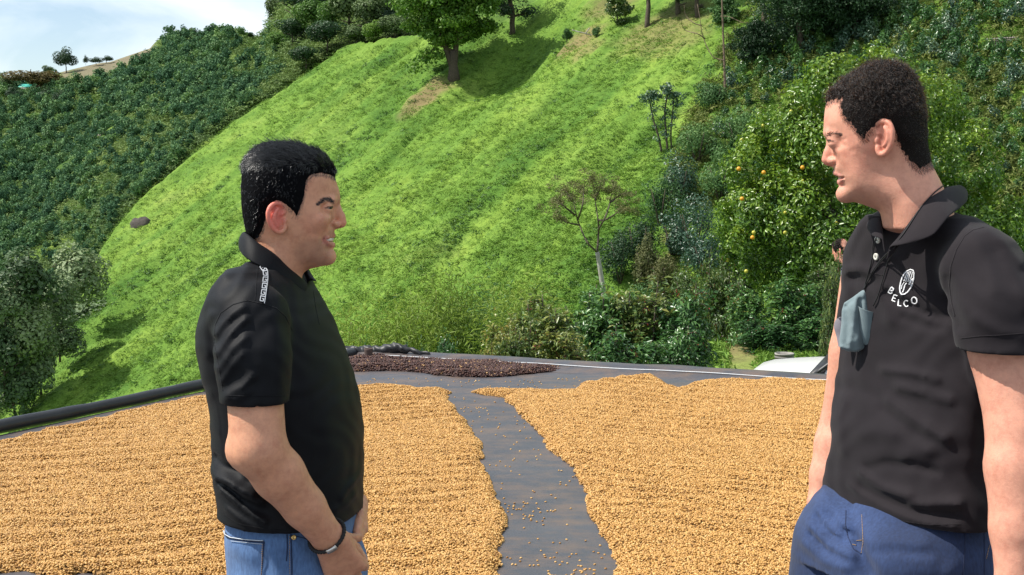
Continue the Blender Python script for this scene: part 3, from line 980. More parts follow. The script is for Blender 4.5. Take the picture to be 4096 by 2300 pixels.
M_STITCH = plain('tan_thread', (0.40, 0.25, 0.12), 0.8)
M_STITCH_DK = plain('dark_seam_thread', (0.015, 0.025, 0.07), 0.9)
M_FRAY = plain('frayed_white_denim', (0.62, 0.68, 0.75), 0.9)
M_BRASS = plain('brass', (0.62, 0.42, 0.16), 0.35, 0.9)
M_STEEL = plain('brushed_steel', (0.62, 0.60, 0.56), 0.3, 0.9)
M_CORD = plain('black_cord', (0.008, 0.008, 0.009), 0.7)
M_WHITE_PRINT = plain('white_print', (0.88, 0.88, 0.90), 0.6)
M_GREY_PRINT = plain('grey_tape', (0.46, 0.48, 0.52), 0.6)
M_BUTTON = plain('pearl_button', (0.72, 0.70, 0.62), 0.25)
M_EYE = plain('eye_white', (0.20, 0.16, 0.145), 0.3, spec=0.2)
M_IRIS = plain('dark_iris', (0.02, 0.012, 0.008), 0.35, spec=0.2)
M_TEETH = plain('tooth_enamel', (0.80, 0.76, 0.66), 0.25)
M_SHOE = plain('dark_shoe_leather', (0.02, 0.018, 0.016), 0.5)

# ------------------------------------------------------------------ people: geometry
class Body:
    """keeps the frame of one person: midplane depth Y0, facing sign of the head, zoom map"""
    def __init__(s, Y0, sgn, zoom):
        s.Y0, s.sgn, s.zx, s.zy, s.zs = Y0, sgn, *zoom
    def src(s, zx, zy): return s.zx + zx / s.zs, s.zy + zy / s.zs
    def p(s, zx, zy, t=0.0):
        px, py = s.src(zx, zy)
        return at(px, py, s.Y0 - t)
    def xz(s, zx, zy, t=0.0):
        q = s.p(zx, zy, t); return (q[0], q[2])
    def mir(s, q): return np.array((q[0], 2 * s.Y0 - q[1], q[2]))

def head_q(B, sil, inner):
    P, val = [], []
    pts = np.array([B.xz(a, b) for a, b, *_ in sil])
    n = len(pts)
    tg = np.zeros_like(pts)
    tg[1:-1] = pts[2:] - pts[:-2]; tg[0] = pts[1] - pts[0]; tg[-1] = pts[-1] - pts[-2]
    tg /= np.linalg.norm(tg, axis=1, keepdims=True)
    nr = np.stack([tg[:, 1], -tg[:, 0]], 1)
    cen = np.array(B.xz(*B.cen))
    for i in range(n):
        R = sil[i][2]
        d = nr[i] if np.dot(nr[i], pts[i] - cen) > 0 else -nr[i]
        P.append(pts[i]); val.append(0.0)
        P.append(pts[i] + d * 0.012); val.append(-2 * R * 0.012)
    for a, b, w in inner:
        P.append(np.array(B.xz(a, b, w))); val.append(w * w)
    return tps_fit(P, val, 1e-6)

def q_sdf(q, Y0, g, lo, hi, k=0.006, extra=None):
    """adds |y-Y0|^2 < q(x,z) to the grid as an approximate distance"""
    sl = g._sl(lo, hi)
    xs, zs = g.ax[0][sl[0]].astype(float), g.ax[2][sl[2]].astype(float)
    Q = q(xs[:, None], zs[None, :])
    gx, gz = np.gradient(Q, xs, zs)
    G2 = np.clip(gx ** 2 + gz ** 2, 1e-5, 0.09)
    E = extra(xs[:, None], zs[None, :]) if extra is not None else 0.0
    def fn(x, y, z):
        t = y - Y0
        d = (t * t - Q[:, None, :]) / np.sqrt(4 * t * t + G2[:, None, :])
        return d - (E[:, None, :] if extra is not None else 0.0)
    g.op(fn, lo, hi, k)

def grooves(B, g, lines):
    """shallow creases (negative) or swellings (positive) drawn in side view on both sides of a head"""
    for pts, t, a, w in lines:
        P = [B.xz(u, v, t) for u, v in pts]
        lo = np.min(P, 0) - 3 * w; hi = np.max(P, 0) + 3 * w
        def fn(x, y, z):
            d = line_d(P, x[:, :, 0], z[0, :, :])
            m = sstep(t * .45, t * .75, np.abs(y[0, :, 0] - B.Y0))
            return (a * np.exp(-(d / w) ** 2))[:, None, :] * m[None, :, None]
        g.op(fn, (lo[0], B.Y0 - .12, lo[1]), (hi[0], B.Y0 + .12, hi[1]), mode='bump')

def both(B, g, f, pts, rad, k, mode='add'):
    """a chain of zoom points (zx, zy, t) on the near side and its mirror"""
    near = [B.p(*p) for p in pts]
    add_chain(g, near, rad, k, mode)
    if any(p[2] for p in pts):
        add_chain(g, [B.mir(p) for p in near], rad, k, mode)

def rings(rows, Y0, f, p=2.25, yc=None, inset=0.0):
    """stacked cross-sections traced in the photo: rows (py, x_left, x_right, half_width)"""
    f = np.array(f, float); f /= np.linalg.norm(f)
    L = np.array((-f[1], f[0]))
    z, xc, hx, lat = [], [], [], []
    for py, xl, xr, w in rows:
        a, b = at(xl, py, Y0), at(xr, py, Y0)
        z.append(a[2]); xc.append((a[0] + b[0]) / 2); hx.append((b[0] - a[0]) / 2); lat.append(w)
    o = np.argsort(z); z, xc, hx, lat = [np.array(v)[o] for v in (z, xc, hx, lat)]
    zz = np.linspace(z[0], z[-1], 160)
    def sm(v):
        v = np.interp(zz, z, v); k = np.hanning(13)[1:-1]; k /= k.sum()
        return np.convolve(np.pad(v, 5, mode='edge'), k, 'valid')
    xc, hx, lat = sm(xc), sm(hx), sm(lat)
    lat_in = np.minimum(lat, 0.93 * hx / max(abs(L[0]), 1e-3))
    dep = np.sqrt(np.maximum(hx ** 2 - (lat_in * L[0]) ** 2, 1e-4)) / abs(f[0])
    yc = Y0 if yc is None else yc
    def fn(x, y, zq):
        c, d, l = (np.interp(zq, zz, v) for v in (xc, dep, lat_in))
        d, l = d - inset, l - inset
        u = (x - c) * f[0] + (y - yc) * f[1]
        v = (x - c) * L[0] + (y - yc) * L[1]
        r = (np.abs(u / d) ** p + np.abs(v / l) ** p) ** (1 / p)
        return (r - 1) * np.minimum(d, l)
    return fn, f, L, (z[0], z[-1])

def fold_bumps(g, lines, depth_fn, amp, wid, near_y):
    """cloth folds: ridges along lines seen from the photo's side, only on the side facing the camera"""
    for ln in lines:
        a = ln.get('a', amp); w = ln.get('w', wid)
        P = [at(px, py, depth_fn)[[0, 2]] for px, py in ln['p']]
        lo = np.min(P, 0) - 3 * w; hi = np.max(P, 0) + 3 * w
        def fn(x, y, z):
            d = line_d(P, x[:, :, 0], z[0, :, :])            # (x, z)
            h = a * np.exp(-(d / w) ** 2)
            m = sstep(near_y + 0.03, near_y - 0.03, y[0, :, 0])
            return h[:, None, :] * m[None, :, None]
        g.op(fn, (lo[0], -99, lo[1]), (hi[0], 99, hi[1]), mode='bump')

def add_hand(g, wrist, fwd, across, s=1.0, curl=(20, 25, 28, 32), thumb=(0.55, 0.75, -0.25), k=0.006, spread=0.06):
    """palm, four unequal fingers and a thumb; across points to the thumb, the palm faces fwd x across"""
    fwd = np.asarray(fwd, float); fwd /= np.linalg.norm(fwd)
    across = np.asarray(across, float); across -= fwd * (across @ fwd); across /= np.linalg.norm(across)
    palm = np.cross(fwd, across)
    wrist = np.asarray(wrist, float)
    if B_FLIP[0]: palm = -palm
    off = np.array((0.030, 0.010, -0.010, -0.028)) * s
    mlen = np.array((0.088, 0.090, 0.085, 0.077)) * s
    seg = np.array(((0.042, 0.025, 0.020), (0.046, 0.028, 0.021), (0.043, 0.026, 0.020), (0.034, 0.020, 0.018))) * s
    rad = np.array((0.0095, 0.0098, 0.0092, 0.0082)) * s
    for i in range(4):
        base = wrist + across * off[i] * 0.45
        kn = wrist + fwd * mlen[i] + across * off[i]
        add_cone(g, base, kn, 0.0150 * s, 0.0115 * s, 0.013)
        d = fwd + across * (off[i] / s) * spread * 10
        d /= np.linalg.norm(d)
        p = kn; ang = 0
        for j in range(3):
            ang += math.radians(curl[i] * (1.0, 1.25, 0.8)[j])
            dd = d * math.cos(ang) + palm * math.sin(ang)
            q = p + dd * seg[i][j]
            r = rad[i]
            add_cone(g, p, q, r * (1.0 - 0.07 * j), r * (0.93 - 0.09 * j), k * 0.5)
            p = q
    tb = wrist + fwd * 0.022 * s + across * 0.022 * s + palm * 0.006 * s
    td = fwd * thumb[0] + across * thumb[1] + palm * -thumb[2]
    td /= np.linalg.norm(td)
    t1 = tb + td * 0.042 * s
    td2 = td + fwd * 0.35; td2 /= np.linalg.norm(td2)
    t2 = t1 + td2 * 0.032 * s
    td3 = td2 + fwd * 0.3; td3 /= np.linalg.norm(td3)
    t3 = t2 + td3 * 0.024 * s
    add_chain(g, [tb, t1, t2, t3], [0.0150 * s, 0.0115 * s, 0.0100 * s, 0.0080 * s], 0.008)

B_FLIP = [False]

def add_legs(g, hips, knees, ankles, r, k=0.03):
    for h, n, a in zip(hips, knees, ankles):
        add_chain(g, [h, n, a], r, k)

def shoe(g, ankle, d):
    d = np.array((d[0], d[1], 0.0)); d /= np.linalg.norm(d)
    a = np.array((ankle[0], ankle[1], 0.05))
    add_chain(g, [a - d * 0.05, a + d * 0.06 - (0, 0, 0.005), a + d * 0.15 - (0, 0, 0.012)], [0.046, 0.044, 0.036], 0.02)

def shoes_mesh(ankles, d, name, parent):
    for an in ankles:
        lo = np.array((an[0] - 0.24, an[1] - 0.24, -0.03)); hi = np.array((an[0] + 0.24, an[1] + 0.24, 0.16))
        g = Grid(*[np.arange(l, h, 0.008) for l, h in zip(lo, hi)])
        shoe(g, an, d)
        add_cone(g, (an[0], an[1], 0.06), (an[0], an[1], 0.13), 0.042, 0.040, 0.02)
        zz = g.ax[2][None, None, :]
        g.F = np.maximum(g.F, 0.003 - zz)
        V, Q = surface_nets(g.F, g.ax)
        link(name, mesh_np(name, V, Q), parent, M_SHOE)

def bvh_of(o):
    me = o.data
    n = len(me.vertices); co = np.empty(n * 3, np.float32); me.vertices.foreach_get('co', co)
    co = co.reshape(-1, 3)
    return BVHTree.FromPolygons([tuple(v) for v in co.tolist()], [tuple(p.vertices) for p in me.polygons])

CAMP = Vector((0, 0, CAM_Z))
def on_surf(bvh, px, py, lift=0.001):
    d = (Vector(at(px, py, 2.0)) - CAMP).normalized()
    h, n, i, dist = bvh.ray_cast(CAMP, d, 12.0)
    if h is None: return None
    if n.dot(d) > 0: n = -n
    return np.array(h + n * lift), np.array(n)

def ribbon(mb, bvh, pts, wpx, lift=0.0012, step=5.0, closed=False, thick=0.0008):
    """a thin raised strip lying on a surface along photo points; wpx = its width in photo pixels"""
    pts = [np.array(p, float) for p in pts]
    if closed: pts.append(pts[0])
    dense = [pts[0]]
    for a, b in zip(pts[:-1], pts[1:]):
        n = max(1, int(np.linalg.norm(b - a) / step))
        dense += [a + (b - a) * (i + 1) / n for i in range(n)]
    dense = np.array(dense)
    tg = np.gradient(dense, axis=0); tg /= np.maximum(np.linalg.norm(tg, axis=1, keepdims=True), 1e-9)
    nr = np.stack([-tg[:, 1], tg[:, 0]], 1)
    rows = []
    for c, n2 in zip(dense, nr):
        a = on_surf(bvh, *(c + n2 * wpx / 2), lift); b = on_surf(bvh, *(c - n2 * wpx / 2), lift)
        rows.append(None if a is None or b is None or np.linalg.norm(a[0] - b[0]) > 0.03 else (a[0], b[0], a[1]))
    for r0, r1 in zip(rows[:-1], rows[1:]):
        if r0 is None or r1 is None: continue
        v = [r0[0], r0[1], r1[1], r1[0]]
        v += [p - r0[2] * thick for p in v]
        mb.add(v, [(0, 1, 2, 3), (0, 4, 5, 1), (1, 5, 6, 2), (2, 6, 7, 3), (3, 7, 4, 0)])

def strands(name, roots, nrm, dirs, length, lift, rad, parent, mat, curl=0.0, npt=5, droop=0.0):
    """hair as real strands: roots (n,3), combing direction per strand"""
    n = len(roots)
    cu = bpy.data.hair_curves.new(name)
    cu.add_curves([npt] * n)
    t = np.linspace(0, 1, npt)
    d = dirs - nrm * (dirs * nrm).sum(1, keepdims=True)
    d /= np.maximum(np.linalg.norm(d, axis=1, keepdims=True), 1e-6)
    side = np.cross(nrm, d)
    P = roots[:, None, :] + length[:, None, None] * (t[None, :, None] * d[:, None, :] + (lift[:, None] * (t - 0.55 * t ** 2)[None, :])[:, :, None] * nrm[:, None, :])
    if curl:
        ph = RNG.uniform(0, 6.28, n); tw = RNG.uniform(4, 8, n) * np.where(RNG.random(n) < 0.5, -1, 1)
        a = ph[:, None] + tw[:, None] * t[None, :]
        P = P + curl * t[None, :, None] ** 0.6 * (np.cos(a)[:, :, None] * side[:, None, :] + np.sin(a)[:, :, None] * nrm[:, None, :])
    cu.attributes['position'].data.foreach_set('vector', P.astype(np.float32).ravel())
    ra = cu.attributes.get('radius') or cu.attributes.new('radius', 'FLOAT', 'POINT')
    ra.data.foreach_set('value', (rad * (1 - 0.75 * np.tile(t, n))).astype(np.float32))
    return link(name, cu, parent, mat)

def sample_mesh(V, Q, n, keep=None):
    c = V[Q]
    area = 0.5 * np.linalg.norm(np.cross(c[:, 2] - c[:, 0], c[:, 3] - c[:, 1]), axis=1)
    if keep is not None: area = area * keep(c.mean(1))
    i = RNG.choice(len(Q), n, p=area / area.sum())
    u, v = RNG.random((2, n, 1))
    q = c[i]
    p = (q[:, 0] * (1 - u) + q[:, 1] * u) * (1 - v) + (q[:, 3] * (1 - u) + q[:, 2] * u) * v
    nn = np.cross(q[:, 2] - q[:, 0], q[:, 3] - q[:, 1])
    nn /= np.maximum(np.linalg.norm(nn, axis=1, keepdims=True), 1e-12)
    return p, nn

def carve_eye(B, g, ec, look, lat=0.35, h=0.0030, r=0.0137, k=.006):
    for c in (ec, B.mir(ec)):
        sg = 1 if c is ec else -1
        add_ell(g, c, (r, r, r * .96), k)
        lk = np.array((look[0], look[1] * sg - lat * sg, look[2])); lk /= np.linalg.norm(lk)
        sd = np.array((-lk[1], lk[0], 0.0)); sd /= np.linalg.norm(sd)
        P = [c + (lk * math.cos(a) + sd * math.sin(a)) * (r + .0006) + np.array((0, 0, dz)) for a, dz in ((-.80, -.0012), (-.45, .0006), (0, .0012), (.45, .0008), (.80, -.0004))]
        add_chain(g, P, [.0010, h * .85, h, h * .85, .0010], .0008, 'sub')

def lash_cols(B, V, C, ec, look, lat=0.35, r=0.0137, col=(.03, .02, .016), h=0.0030):
    for c in (ec, B.mir(ec)):
        sg = 1 if c is ec else -1
        lk = np.array((look[0], look[1] * sg - lat * sg, look[2])); lk /= np.linalg.norm(lk)
        sd = np.array((-lk[1], lk[0], 0.0)); sd /= np.linalg.norm(sd)
        v = V - c
        d = np.linalg.norm(v, axis=1)
        az = np.arctan2(v @ sd, v @ lk)
        up = v[:, 2] - .0012 - (h - .0002) * np.cos(np.clip(az / .85, -1, 1) * 1.57) ** .6
        k = (np.abs(d - r) < .0022) & (np.abs(az) < .95) & (up > -.0016) & (up < .0010)
        C[k] = col

def collar_sheet(mb, I, T_, O, cxy, flip, bulge=.004, n=25):
    us = np.linspace(0, len(I) - 1, n)
    I, T_, O = [np.stack([np.interp(us, np.arange(len(a)), a[:, e]) for e in range(3)], 1) for a in (I, T_, O)]
    for A in (I, T_, O):
        for e in range(3): A[1:-1, e] = (A[:-2, e] + 2 * A[1:-1, e] + A[2:, e]) / 4
    rows = []
    for w in np.linspace(0, 1, 15):
        if w < .35: v = I + (T_ - I) * (w / .35)
        else:
            u = (w - .35) / .65
            v = T_ + (O - T_) * u
            dirn = v[:, :2] - cxy; dirn /= np.linalg.norm(dirn, axis=1, keepdims=True)
            v = v.copy(); v[:, :2] += dirn * np.sin(u * math.pi) * bulge; v[:, 2] += np.sin(min(1, u * 2) * math.pi) * .001
        rows.append(v)
    qq = [(i * n + j, i * n + j + 1, (i + 1) * n + j + 1, (i + 1) * n + j) for i in range(14) for j in range(n - 1)]
    if flip: qq = [t[::-1] for t in qq]
    mb.add(np.concatenate(rows), qq)

def finish_collar(mb, mat, parent):
    co = mb.build('collar', mat, parent)
    md = co.modifiers.new('thick', 'SOLIDIFY'); md.thickness = .0028; md.offset = 0
    md = co.modifiers.new('sub', 'SUBSURF'); md.levels = md.render_levels = 1
    return co

def eye_parts(B, c, r, look, parent, face):
    """eyeballs with iris, seated in the lids"""
    for q in (c, B.mir(c)):
        lk = np.array(look, float)
        if q is not c: lk = lk * (1, -1, 1)
        lk /= np.linalg.norm(lk)
        z = Vector(lk).to_track_quat('Z', 'Y').to_matrix()
        R = np.array(z)
        mb = MB(); mb.lathe([(max(1e-5, r * math.sin(a)), r * math.cos(a)) for a in np.linspace(math.pi, 0.0, 15)], 20, q, R)
        e = mb.build('eye', M_EYE, parent)
        mb = MB(); rr = r * 1.012
        mb.lathe([(max(1e-5, rr * math.sin(a)), rr * math.cos(a)) for a in np.linspace(0.78, 0.0, 8)], 16, q, R)
        mb.build('iris', M_IRIS, e)

def ear(B, g, path, plate, anti, concha, tragus, t_of, rs=1.0):
    for side in (0, 1):
        m = (lambda q: q) if side == 0 else B.mir
        P = [m(B.p(a, b, t_of(a))) for a, b in path]
        c = m(B.p(plate[0], plate[1], t_of(plate[0]) - 0.006))
        ax = np.array((math.cos(.42), B.sgn * (1 if side == 0 else -1) * math.sin(.42), 0)); ay = np.array((-ax[1], ax[0], 0))
        R = np.stack([ax, ay, (0, 0, 1)], 1)
        add_ell(g, c, (plate[2], 0.0042, plate[3]), 0.004, R)
        P = spline(P, 4)
        add_chain(g, P, np.linspace(0.0028, 0.0038, len(P)) * rs, 0.0028)
        A = spline([m(B.p(a, b, t_of(a) + 0.003)) for a, b in anti], 4)
        add_chain(g, A, np.full(len(A), .0027), 0.0032)
        cc = m(B.p(concha[0], concha[1], t_of(concha[0]) + 0.006))
        add_ell(g, cc, (0.0062, 0.007, 0.0095), 0.003, mode='sub')
        add_ell(g, m(B.p(tragus[0], tragus[1], t_of(tragus[0]) + 0.001)), (0.0045, 0.0035, 0.006), 0.003)

def skin_cols(V, base, spots):
    """skin colour per vertex: base plus colour patches (lips, beard shadow, ears with sun glow and hollow shade painted in)"""
    C = np.tile(np.array(base, float), (len(V), 1))
    for c, r, col, a in spots:
        r = np.broadcast_to(np.asarray(r, float), (3,))
        d = np.sqrt((((V - np.asarray(c)) / r) ** 2).sum(1))
        w = (a * (1 - sstep(0.55, 1.15, d)))[:, None]
        C = C * (1 - w) + np.array(col) * w
    return C


def hairline(B, V, Q, hpoly, dirf, mat, parent, n=2600, width=.006, zmin=0.0, ln=(.003, .0075)):
    """short single hairs that thin out over the skin along the edge of the hair, so that it has no hard border"""
    def w(c):
        d = poly_sd(hpoly, c[:, 0], c[:, 2])
        return np.where((d > -.002) & (d < width) & (np.abs(c[:, 1] - B.Y0) < .0765) & (c[:, 2] > zmin), 1 - np.clip(d / width, 0, 1), 0) ** 1.6
    p, nn = sample_mesh(V, Q, n, w)
    strands('hairline', p, nn, np.tile(dirf, (n, 1)) + RNG.normal(0, .35, (n, 3)), RNG.uniform(*ln, n), np.full(n, .0010), .00022, parent, mat, npt=4)
# ------------------------------------------------------------------ the man on the left
def person_a():
    set_frame(1150)
    Y0 = 2.7
    B = Body(Y0, 1, (900, 500, 2.225)); B.cen = (560, 620)
    base_xy = at(1150, 1800, Y0)
    base = np.array((base_xy[0], Y0, 0.0))
    X = lambda px, t=0: at(px, 1000, Y0 - t)[0]
    Z = lambda py: at(1100, py, Y0)[2]
    sil = [(225, 1700, .05), (228, 1500, .05), (232, 1300, .05), (235, 1150, .05), (238, 1050, .05), (225, 960, .052), (205, 860, .06), (188, 760, .066), (180, 640, .07), (180, 520, .075),
           (195, 400, .078), (240, 300, .08), (330, 225, .08), (430, 192, .08), (540, 190, .08), (650, 205, .078), (760, 240, .074),
           (860, 290, .068), (930, 360, .062), (968, 430, .058), (986, 490, .056), (1005, 545, .054), (1022, 605, .050), (1020, 645, .042), (1000, 690, .022), (990, 750, .020),
           (986, 820, .024), (978, 900, .028), (972, 960, .030), (962, 1005, .030), (955, 1050, .028), (946, 1105, .026), (950, 1150, .028), (948, 1190, .030),
           (928, 1226, .032), (880, 1250, .035), (800, 1270, .042), (740, 1287, .046), (700, 1320, .05), (688, 1400, .05), (690, 1500, .05), (694, 1600, .05), (696, 1700, .05)]
    inner = [(500, 330, .066), (400, 470, .074), (560, 480, .075), (680, 400, .066), (820, 420, .054), (900, 480, .044), (300, 470, .064), (260, 640, .056), (340, 640, .069),
             (460, 640, .0755), (600, 640, .074), (720, 600, .068), (820, 590, .058), (920, 580, .041), (455, 820, .070), (330, 820, .058), (620, 800, .0705),
             (740, 780, .0685), (830, 790, .060), (890, 800, .047), (930, 810, .034), (740, 900, .066), (850, 900, .053), (905, 890, .039), (560, 1020, .061), (640, 1000, .0645),
             (700, 1080, .0585), (800, 1050, .0525), (870, 1030, .041), (915, 1040, .028), (850, 1150, .039), (905, 1160, .027), (760, 1180, .047), (650, 1150, .054),
             (450, 1010, .058), (350, 950, .054), (400, 1200, .058), (550, 1250, .056), (450, 1450, .060), (450, 1650, .062)]
    q = head_q(B, sil, inner)
    ts = lambda u, v, d=0.0: float(np.sqrt(max(1e-6, q(*B.xz(u, v, .03))))) - d
    g = Grid(axis(X(740), X(1530), .009, [(X(945), X(1425), .0018), (X(1240), X(1510), .0034)]),
             axis(2.30, 3.08, .009, [(2.605, 2.795, .0018), (2.42, 2.76, .0034)]),
             axis(0.0, Z(600), .011, [(Z(1150), Z(560), .0018), (Z(2420), Z(2030), .0034)]))
    # trunk under the shirt
    trow = [(1000, 985, 1200, .062), (1060, 945, 1150, .085), (1110, 890, 1218, .135), (1177, 838, 1266, .172), (1276, 806, 1322, .188), (1343, 794, 1350, .192), (1464, 812, 1395, .192),
            (1603, 848, 1438, .188), (1750, 858, 1453, .186), (1890, 860, 1455, .186), (1963, 878, 1450, .183), (2068, 890, 1445, .180), (2150, 898, 1440, .176), (2300, 915, 1436, .172), (2420, 930, 1425, .165)]
    fvec = (0.957, -0.29)
    brow = [r if r[0] < 1700 else (r[0], r[1] + 20, r[2] - 20, r[3] - .012) for r in trow]
    fn, f, L, zr = rings(brow, Y0, fvec, inset=0.009)
    g.op(fn, (-9, -9, Z(2420)), (9, 9, Z(1090)), 0.01)
    q_sdf(q, Y0, g, (X(935), Y0 - .11, Z(1180)), (X(1400), Y0 + .11, Z(540)), 0.012)
    # nose
    both(B, g, None, [(985, 700, 0), (1000, 760, 0), (1026, 815, 0), (1037, 866, 0)], [.0085, .0078, .0085, .0098], .006)
    both(B, g, None, [(1030, 884, 0), (985, 902, 0)], [.0062, .0055], .004)
    both(B, g, None, [(1000, 882, .0095), (975, 880, .0135)], [.0068, .0062], .0035)
    for t in (1, -1):
        c = B.p(1012, 909, .0062)
        add_ell(g, c if t == 1 else B.mir(c), (.0042, .0028, .0030), .002, mode='sub')
    # brow ridge, cheek, chin
    both(B, g, None, [(990, 668, .010), (950, 672, .030), (880, 690, .048)], [.0045, .0048, .004], .012)
    both(B, g, None, [(880, 860, .042), (840, 860, .052)], [.010, .009], .020)
    both(B, g, None, [(925, 1170, 0), (915, 1170, .010)], [.010, .009], .014)
    # mouth: lips over an open smile
    both(B, g, None, [(950, 1026, 0), (930, 1026, .015), (912, 1022, ts(912, 1022, .004)), (900, 1019, ts(900, 1019, .0035))], [.0072, .0066, .0056, .0030], .003, 'sub')
    both(B, g, None, [(962, 982, 0), (943, 988, .013), (914, 1001, ts(914, 1001, .002)), (876, 1012, ts(876, 1012, .001))], [.0042, .0040, .0030, .0018], .003)
    both(B, g, None, [(952, 1068, 0), (934, 1064, .014), (908, 1050, ts(908, 1050, .002)), (876, 1020, ts(876, 1020, .001))], [.0058, .0052, .0036, .0018], .003)
    grooves(B, g, [([(950, 850), (938, 875), (950, 905)], .022, -.0022, .004), ([(932, 880), (895, 930), (870, 985), (866, 1020)], .034, -.0016, .0045), ([(872, 1005), (866, 1040)], .033, -.0022, .004),
                   ([(905, 1100), (930, 1112)], .020, -.0012, .005), ([(850, 960), (835, 1010)], .042, .0014, .008), ([(905, 770), (870, 790), (845, 785)], .046, -.0011, .004), ([(900, 800), (850, 830)], .048, .0012, .008)])
    # eyes
    ec = B.p(893, 742, .0345)
    s = B.p(920, 742, .047)
    for c in (s, B.mir(s)): add_ell(g, c, (.0115, .009, .0085), .012, mode='sub')
    look = np.array((0.96, -0.16, -0.02))
    carve_eye(B, g, ec, look, lat=.62, h=.0026)
    # ear
    t_of = lambda zx: .071 + .018 * np.clip((535 - zx) / 160, 0, 1)
    ear(B, g, [(500, 800), (532, 760), (512, 715), (455, 697), (408, 722), (384, 775), (388, 835), (412, 893), (445, 935), (485, 955), (520, 935), (532, 900)],
        (462, 830, .0155, .0275), [(470, 745), (438, 800), (438, 850), (470, 905)], (490, 838), (530, 855), t_of)
    # arms: near arm folded forward to the belt, far arm meeting it
    sh = at(1000, 1270, 2.50); el = at(1034, 1795, 2.455); wr = at(1312, 2148, 2.525)
    mid = el + (wr - el) * 0.28
    add_chain(g, [sh + (0, .035, -.01), (sh + el) / 2, el], [.050, .0490, .0485], .012)
    add_chain(g, [el, mid, el + (wr - el) * .65, wr], [.0465, .0455, .0375, .0285], .012)
    add_ell(g, at(968, 1800, 2.47), (.028, .024, .030), .02)                                     # elbow point
    fw = at(1392, 2300, 2.56) - wr
    hand_c = np.array((0.80, -0.12, 0.58))
    B_FLIP[0] = True
    add_hand(g, wr, fw, hand_c, 1.0, curl=(46, 34, 28, 30), thumb=(0.95, 0.10, -0.55))
    shf = at(1120, 1290, 2.865); elf = at(1150, 1800, 2.93); wrf = at(1412, 2020, 2.80)
    add_chain(g, [shf, (shf + elf) / 2, elf], [.048, .046, .044], .012)
    add_chain(g, [elf, elf + (wrf - elf) * .3, wrf], [.045, .044, .029], .012)
    B_FLIP[0] = False
    add_hand(g, wrf, at(1385, 2230, 2.66) - wrf, np.array((0.85, -0.2, 0.45)), 1.0, curl=(18, 20, 22, 26), thumb=(0.95, 0.12, -0.2))
    # legs
    hz = Z(2330)
    hips = [np.array((X(1190) - .03, 2.62, hz)), np.array((X(1190) + .03, 2.79, hz))]
    knees = [np.array((X(1190) - .02, 2.59, .47)), np.array((X(1190) + .05, 2.83, .47))]
    ank = [np.array((X(1170) - .03, 2.58, .08)), np.array((X(1190) + .05, 2.85, .08))]
    add_legs(g, hips, knees, ank, [.082, .056, .040])
    V, Q = surface_nets(g.F, g.ax)
    V = relax(V, Q, 1)
    body_me = mesh_np('person', V - base, Q)
    P = B.p
    m = B.mir
    skin, red, lip, shade = (.66, .33, .205), (.64, .225, .15), (.50, .19, .15), (.45, .235, .155)
    spots = []
    for mm in (lambda v: v, m):
        spots += [(mm(P(450, 800, .084)), (.026, .020, .038), (.78, .22, .17), .95), (mm(P(800, 880, .06)), (.030, .03, .028), red, .22), (mm(P(880, 1140, .04)), (.034, .03, .030), shade, .8),  # first spot: ear redness, partly sunlight glowing through, put into the colour
                  (mm(P(760, 1130, .05)), (.035, .03, .030), shade, .65), (mm(P(930, 960, .015)), (.022, .02, .010), shade, .5)]
    spots += [(P(1040, 870, 0), (.016, .02, .016), red, .45)]
    for a, b, t in ((962, 984, 0), (943, 989, .013), (914, 1002, .025), (890, 1010, .033), (955, 1068, 0), (934, 1064, .014), (910, 1050, .025), (890, 1032, .032)):
        for mm in ((lambda v: v), m): spots.append((mm(P(a, b, t)), (.0085, .008, .0075), lip, .85))
    C = skin_cols(V, skin, spots)
    lash_cols(B, V, C, ec, look, lat=.62, h=.0026)
    set_col(body_me, C)
    o = bpy.data.objects.new('person', body_me); COL.objects.link(o)
    o.location = base
    body_me.materials.append(M_SKIN_A)
    tag(o, 'man in black polo shirt and light blue jeans, short black hair, facing right and smiling', 'person')
    eye_parts(B, ec, .0126, look, o, None)
    mb = MB()
    for sg in (1, -1):
        pts = [P(945, 1014, 0), P(933, 1014, .012), P(914, 1015, ts(914, 1015, .0065)), P(896, 1017, ts(896, 1017, .0055))]
        if sg < 0: pts = [m(v) for v in pts]
        mb.tube(pts, [.0056, .0055, .0048, .0035], 8)
    mb.build('teeth', M_TEETH, o)

    # ---- hair
    hp = [(1100, 470, 0), (984, 474, .015), (955, 458, .03), (925, 446, .038), (850, 432, .05), (785, 442, .06), (742, 468, .066), (722, 520, .068), (716, 600, .07), (694, 680, .07), (664, 760, .071), (650, 815, .071), (628, 812, .072),
          (600, 765, .073), (560, 728, .073), (505, 690, .073), (445, 680, .073), (385, 740, .07), (362, 850, .064), (335, 940, .058), (300, 1000, .05), (262, 1030, .04), (215, 1060, 0), (60, 1060, 0), (40, 60, 0), (1100, 60, 0)]
    hpoly = [B.xz(a, b, t) for a, b, t in hp]
    hg = Grid(np.arange(X(930), X(1400), .0022), np.arange(Y0 - .105, Y0 + .105, .0022), np.arange(Z(985), Z(545), .0022))
    xs, zs = hg.ax[0].astype(float), hg.ax[2].astype(float)
    ins = -poly_sd(hpoly, xs[:, None], zs[None, :])
    top = np.array([B.xz(560, 140)])[0]
    zt, zb = B.xz(560, 200)[1], B.xz(560, 480)[1]
    xf = B.xz(980, 400)[0]
    T = .0010 + .0068 * sstep(0, .020, ins)
    lo = (-9, -9, -9); hi = (9, 9, 9)
    q_sdf(q, Y0, hg, lo, hi, .001, extra=lambda a, b: T)
    Fcut = -ins[:, None, :]
    h = np.clip(0.5 - 0.5 * (hg.F - Fcut) / .004, 0, 1)
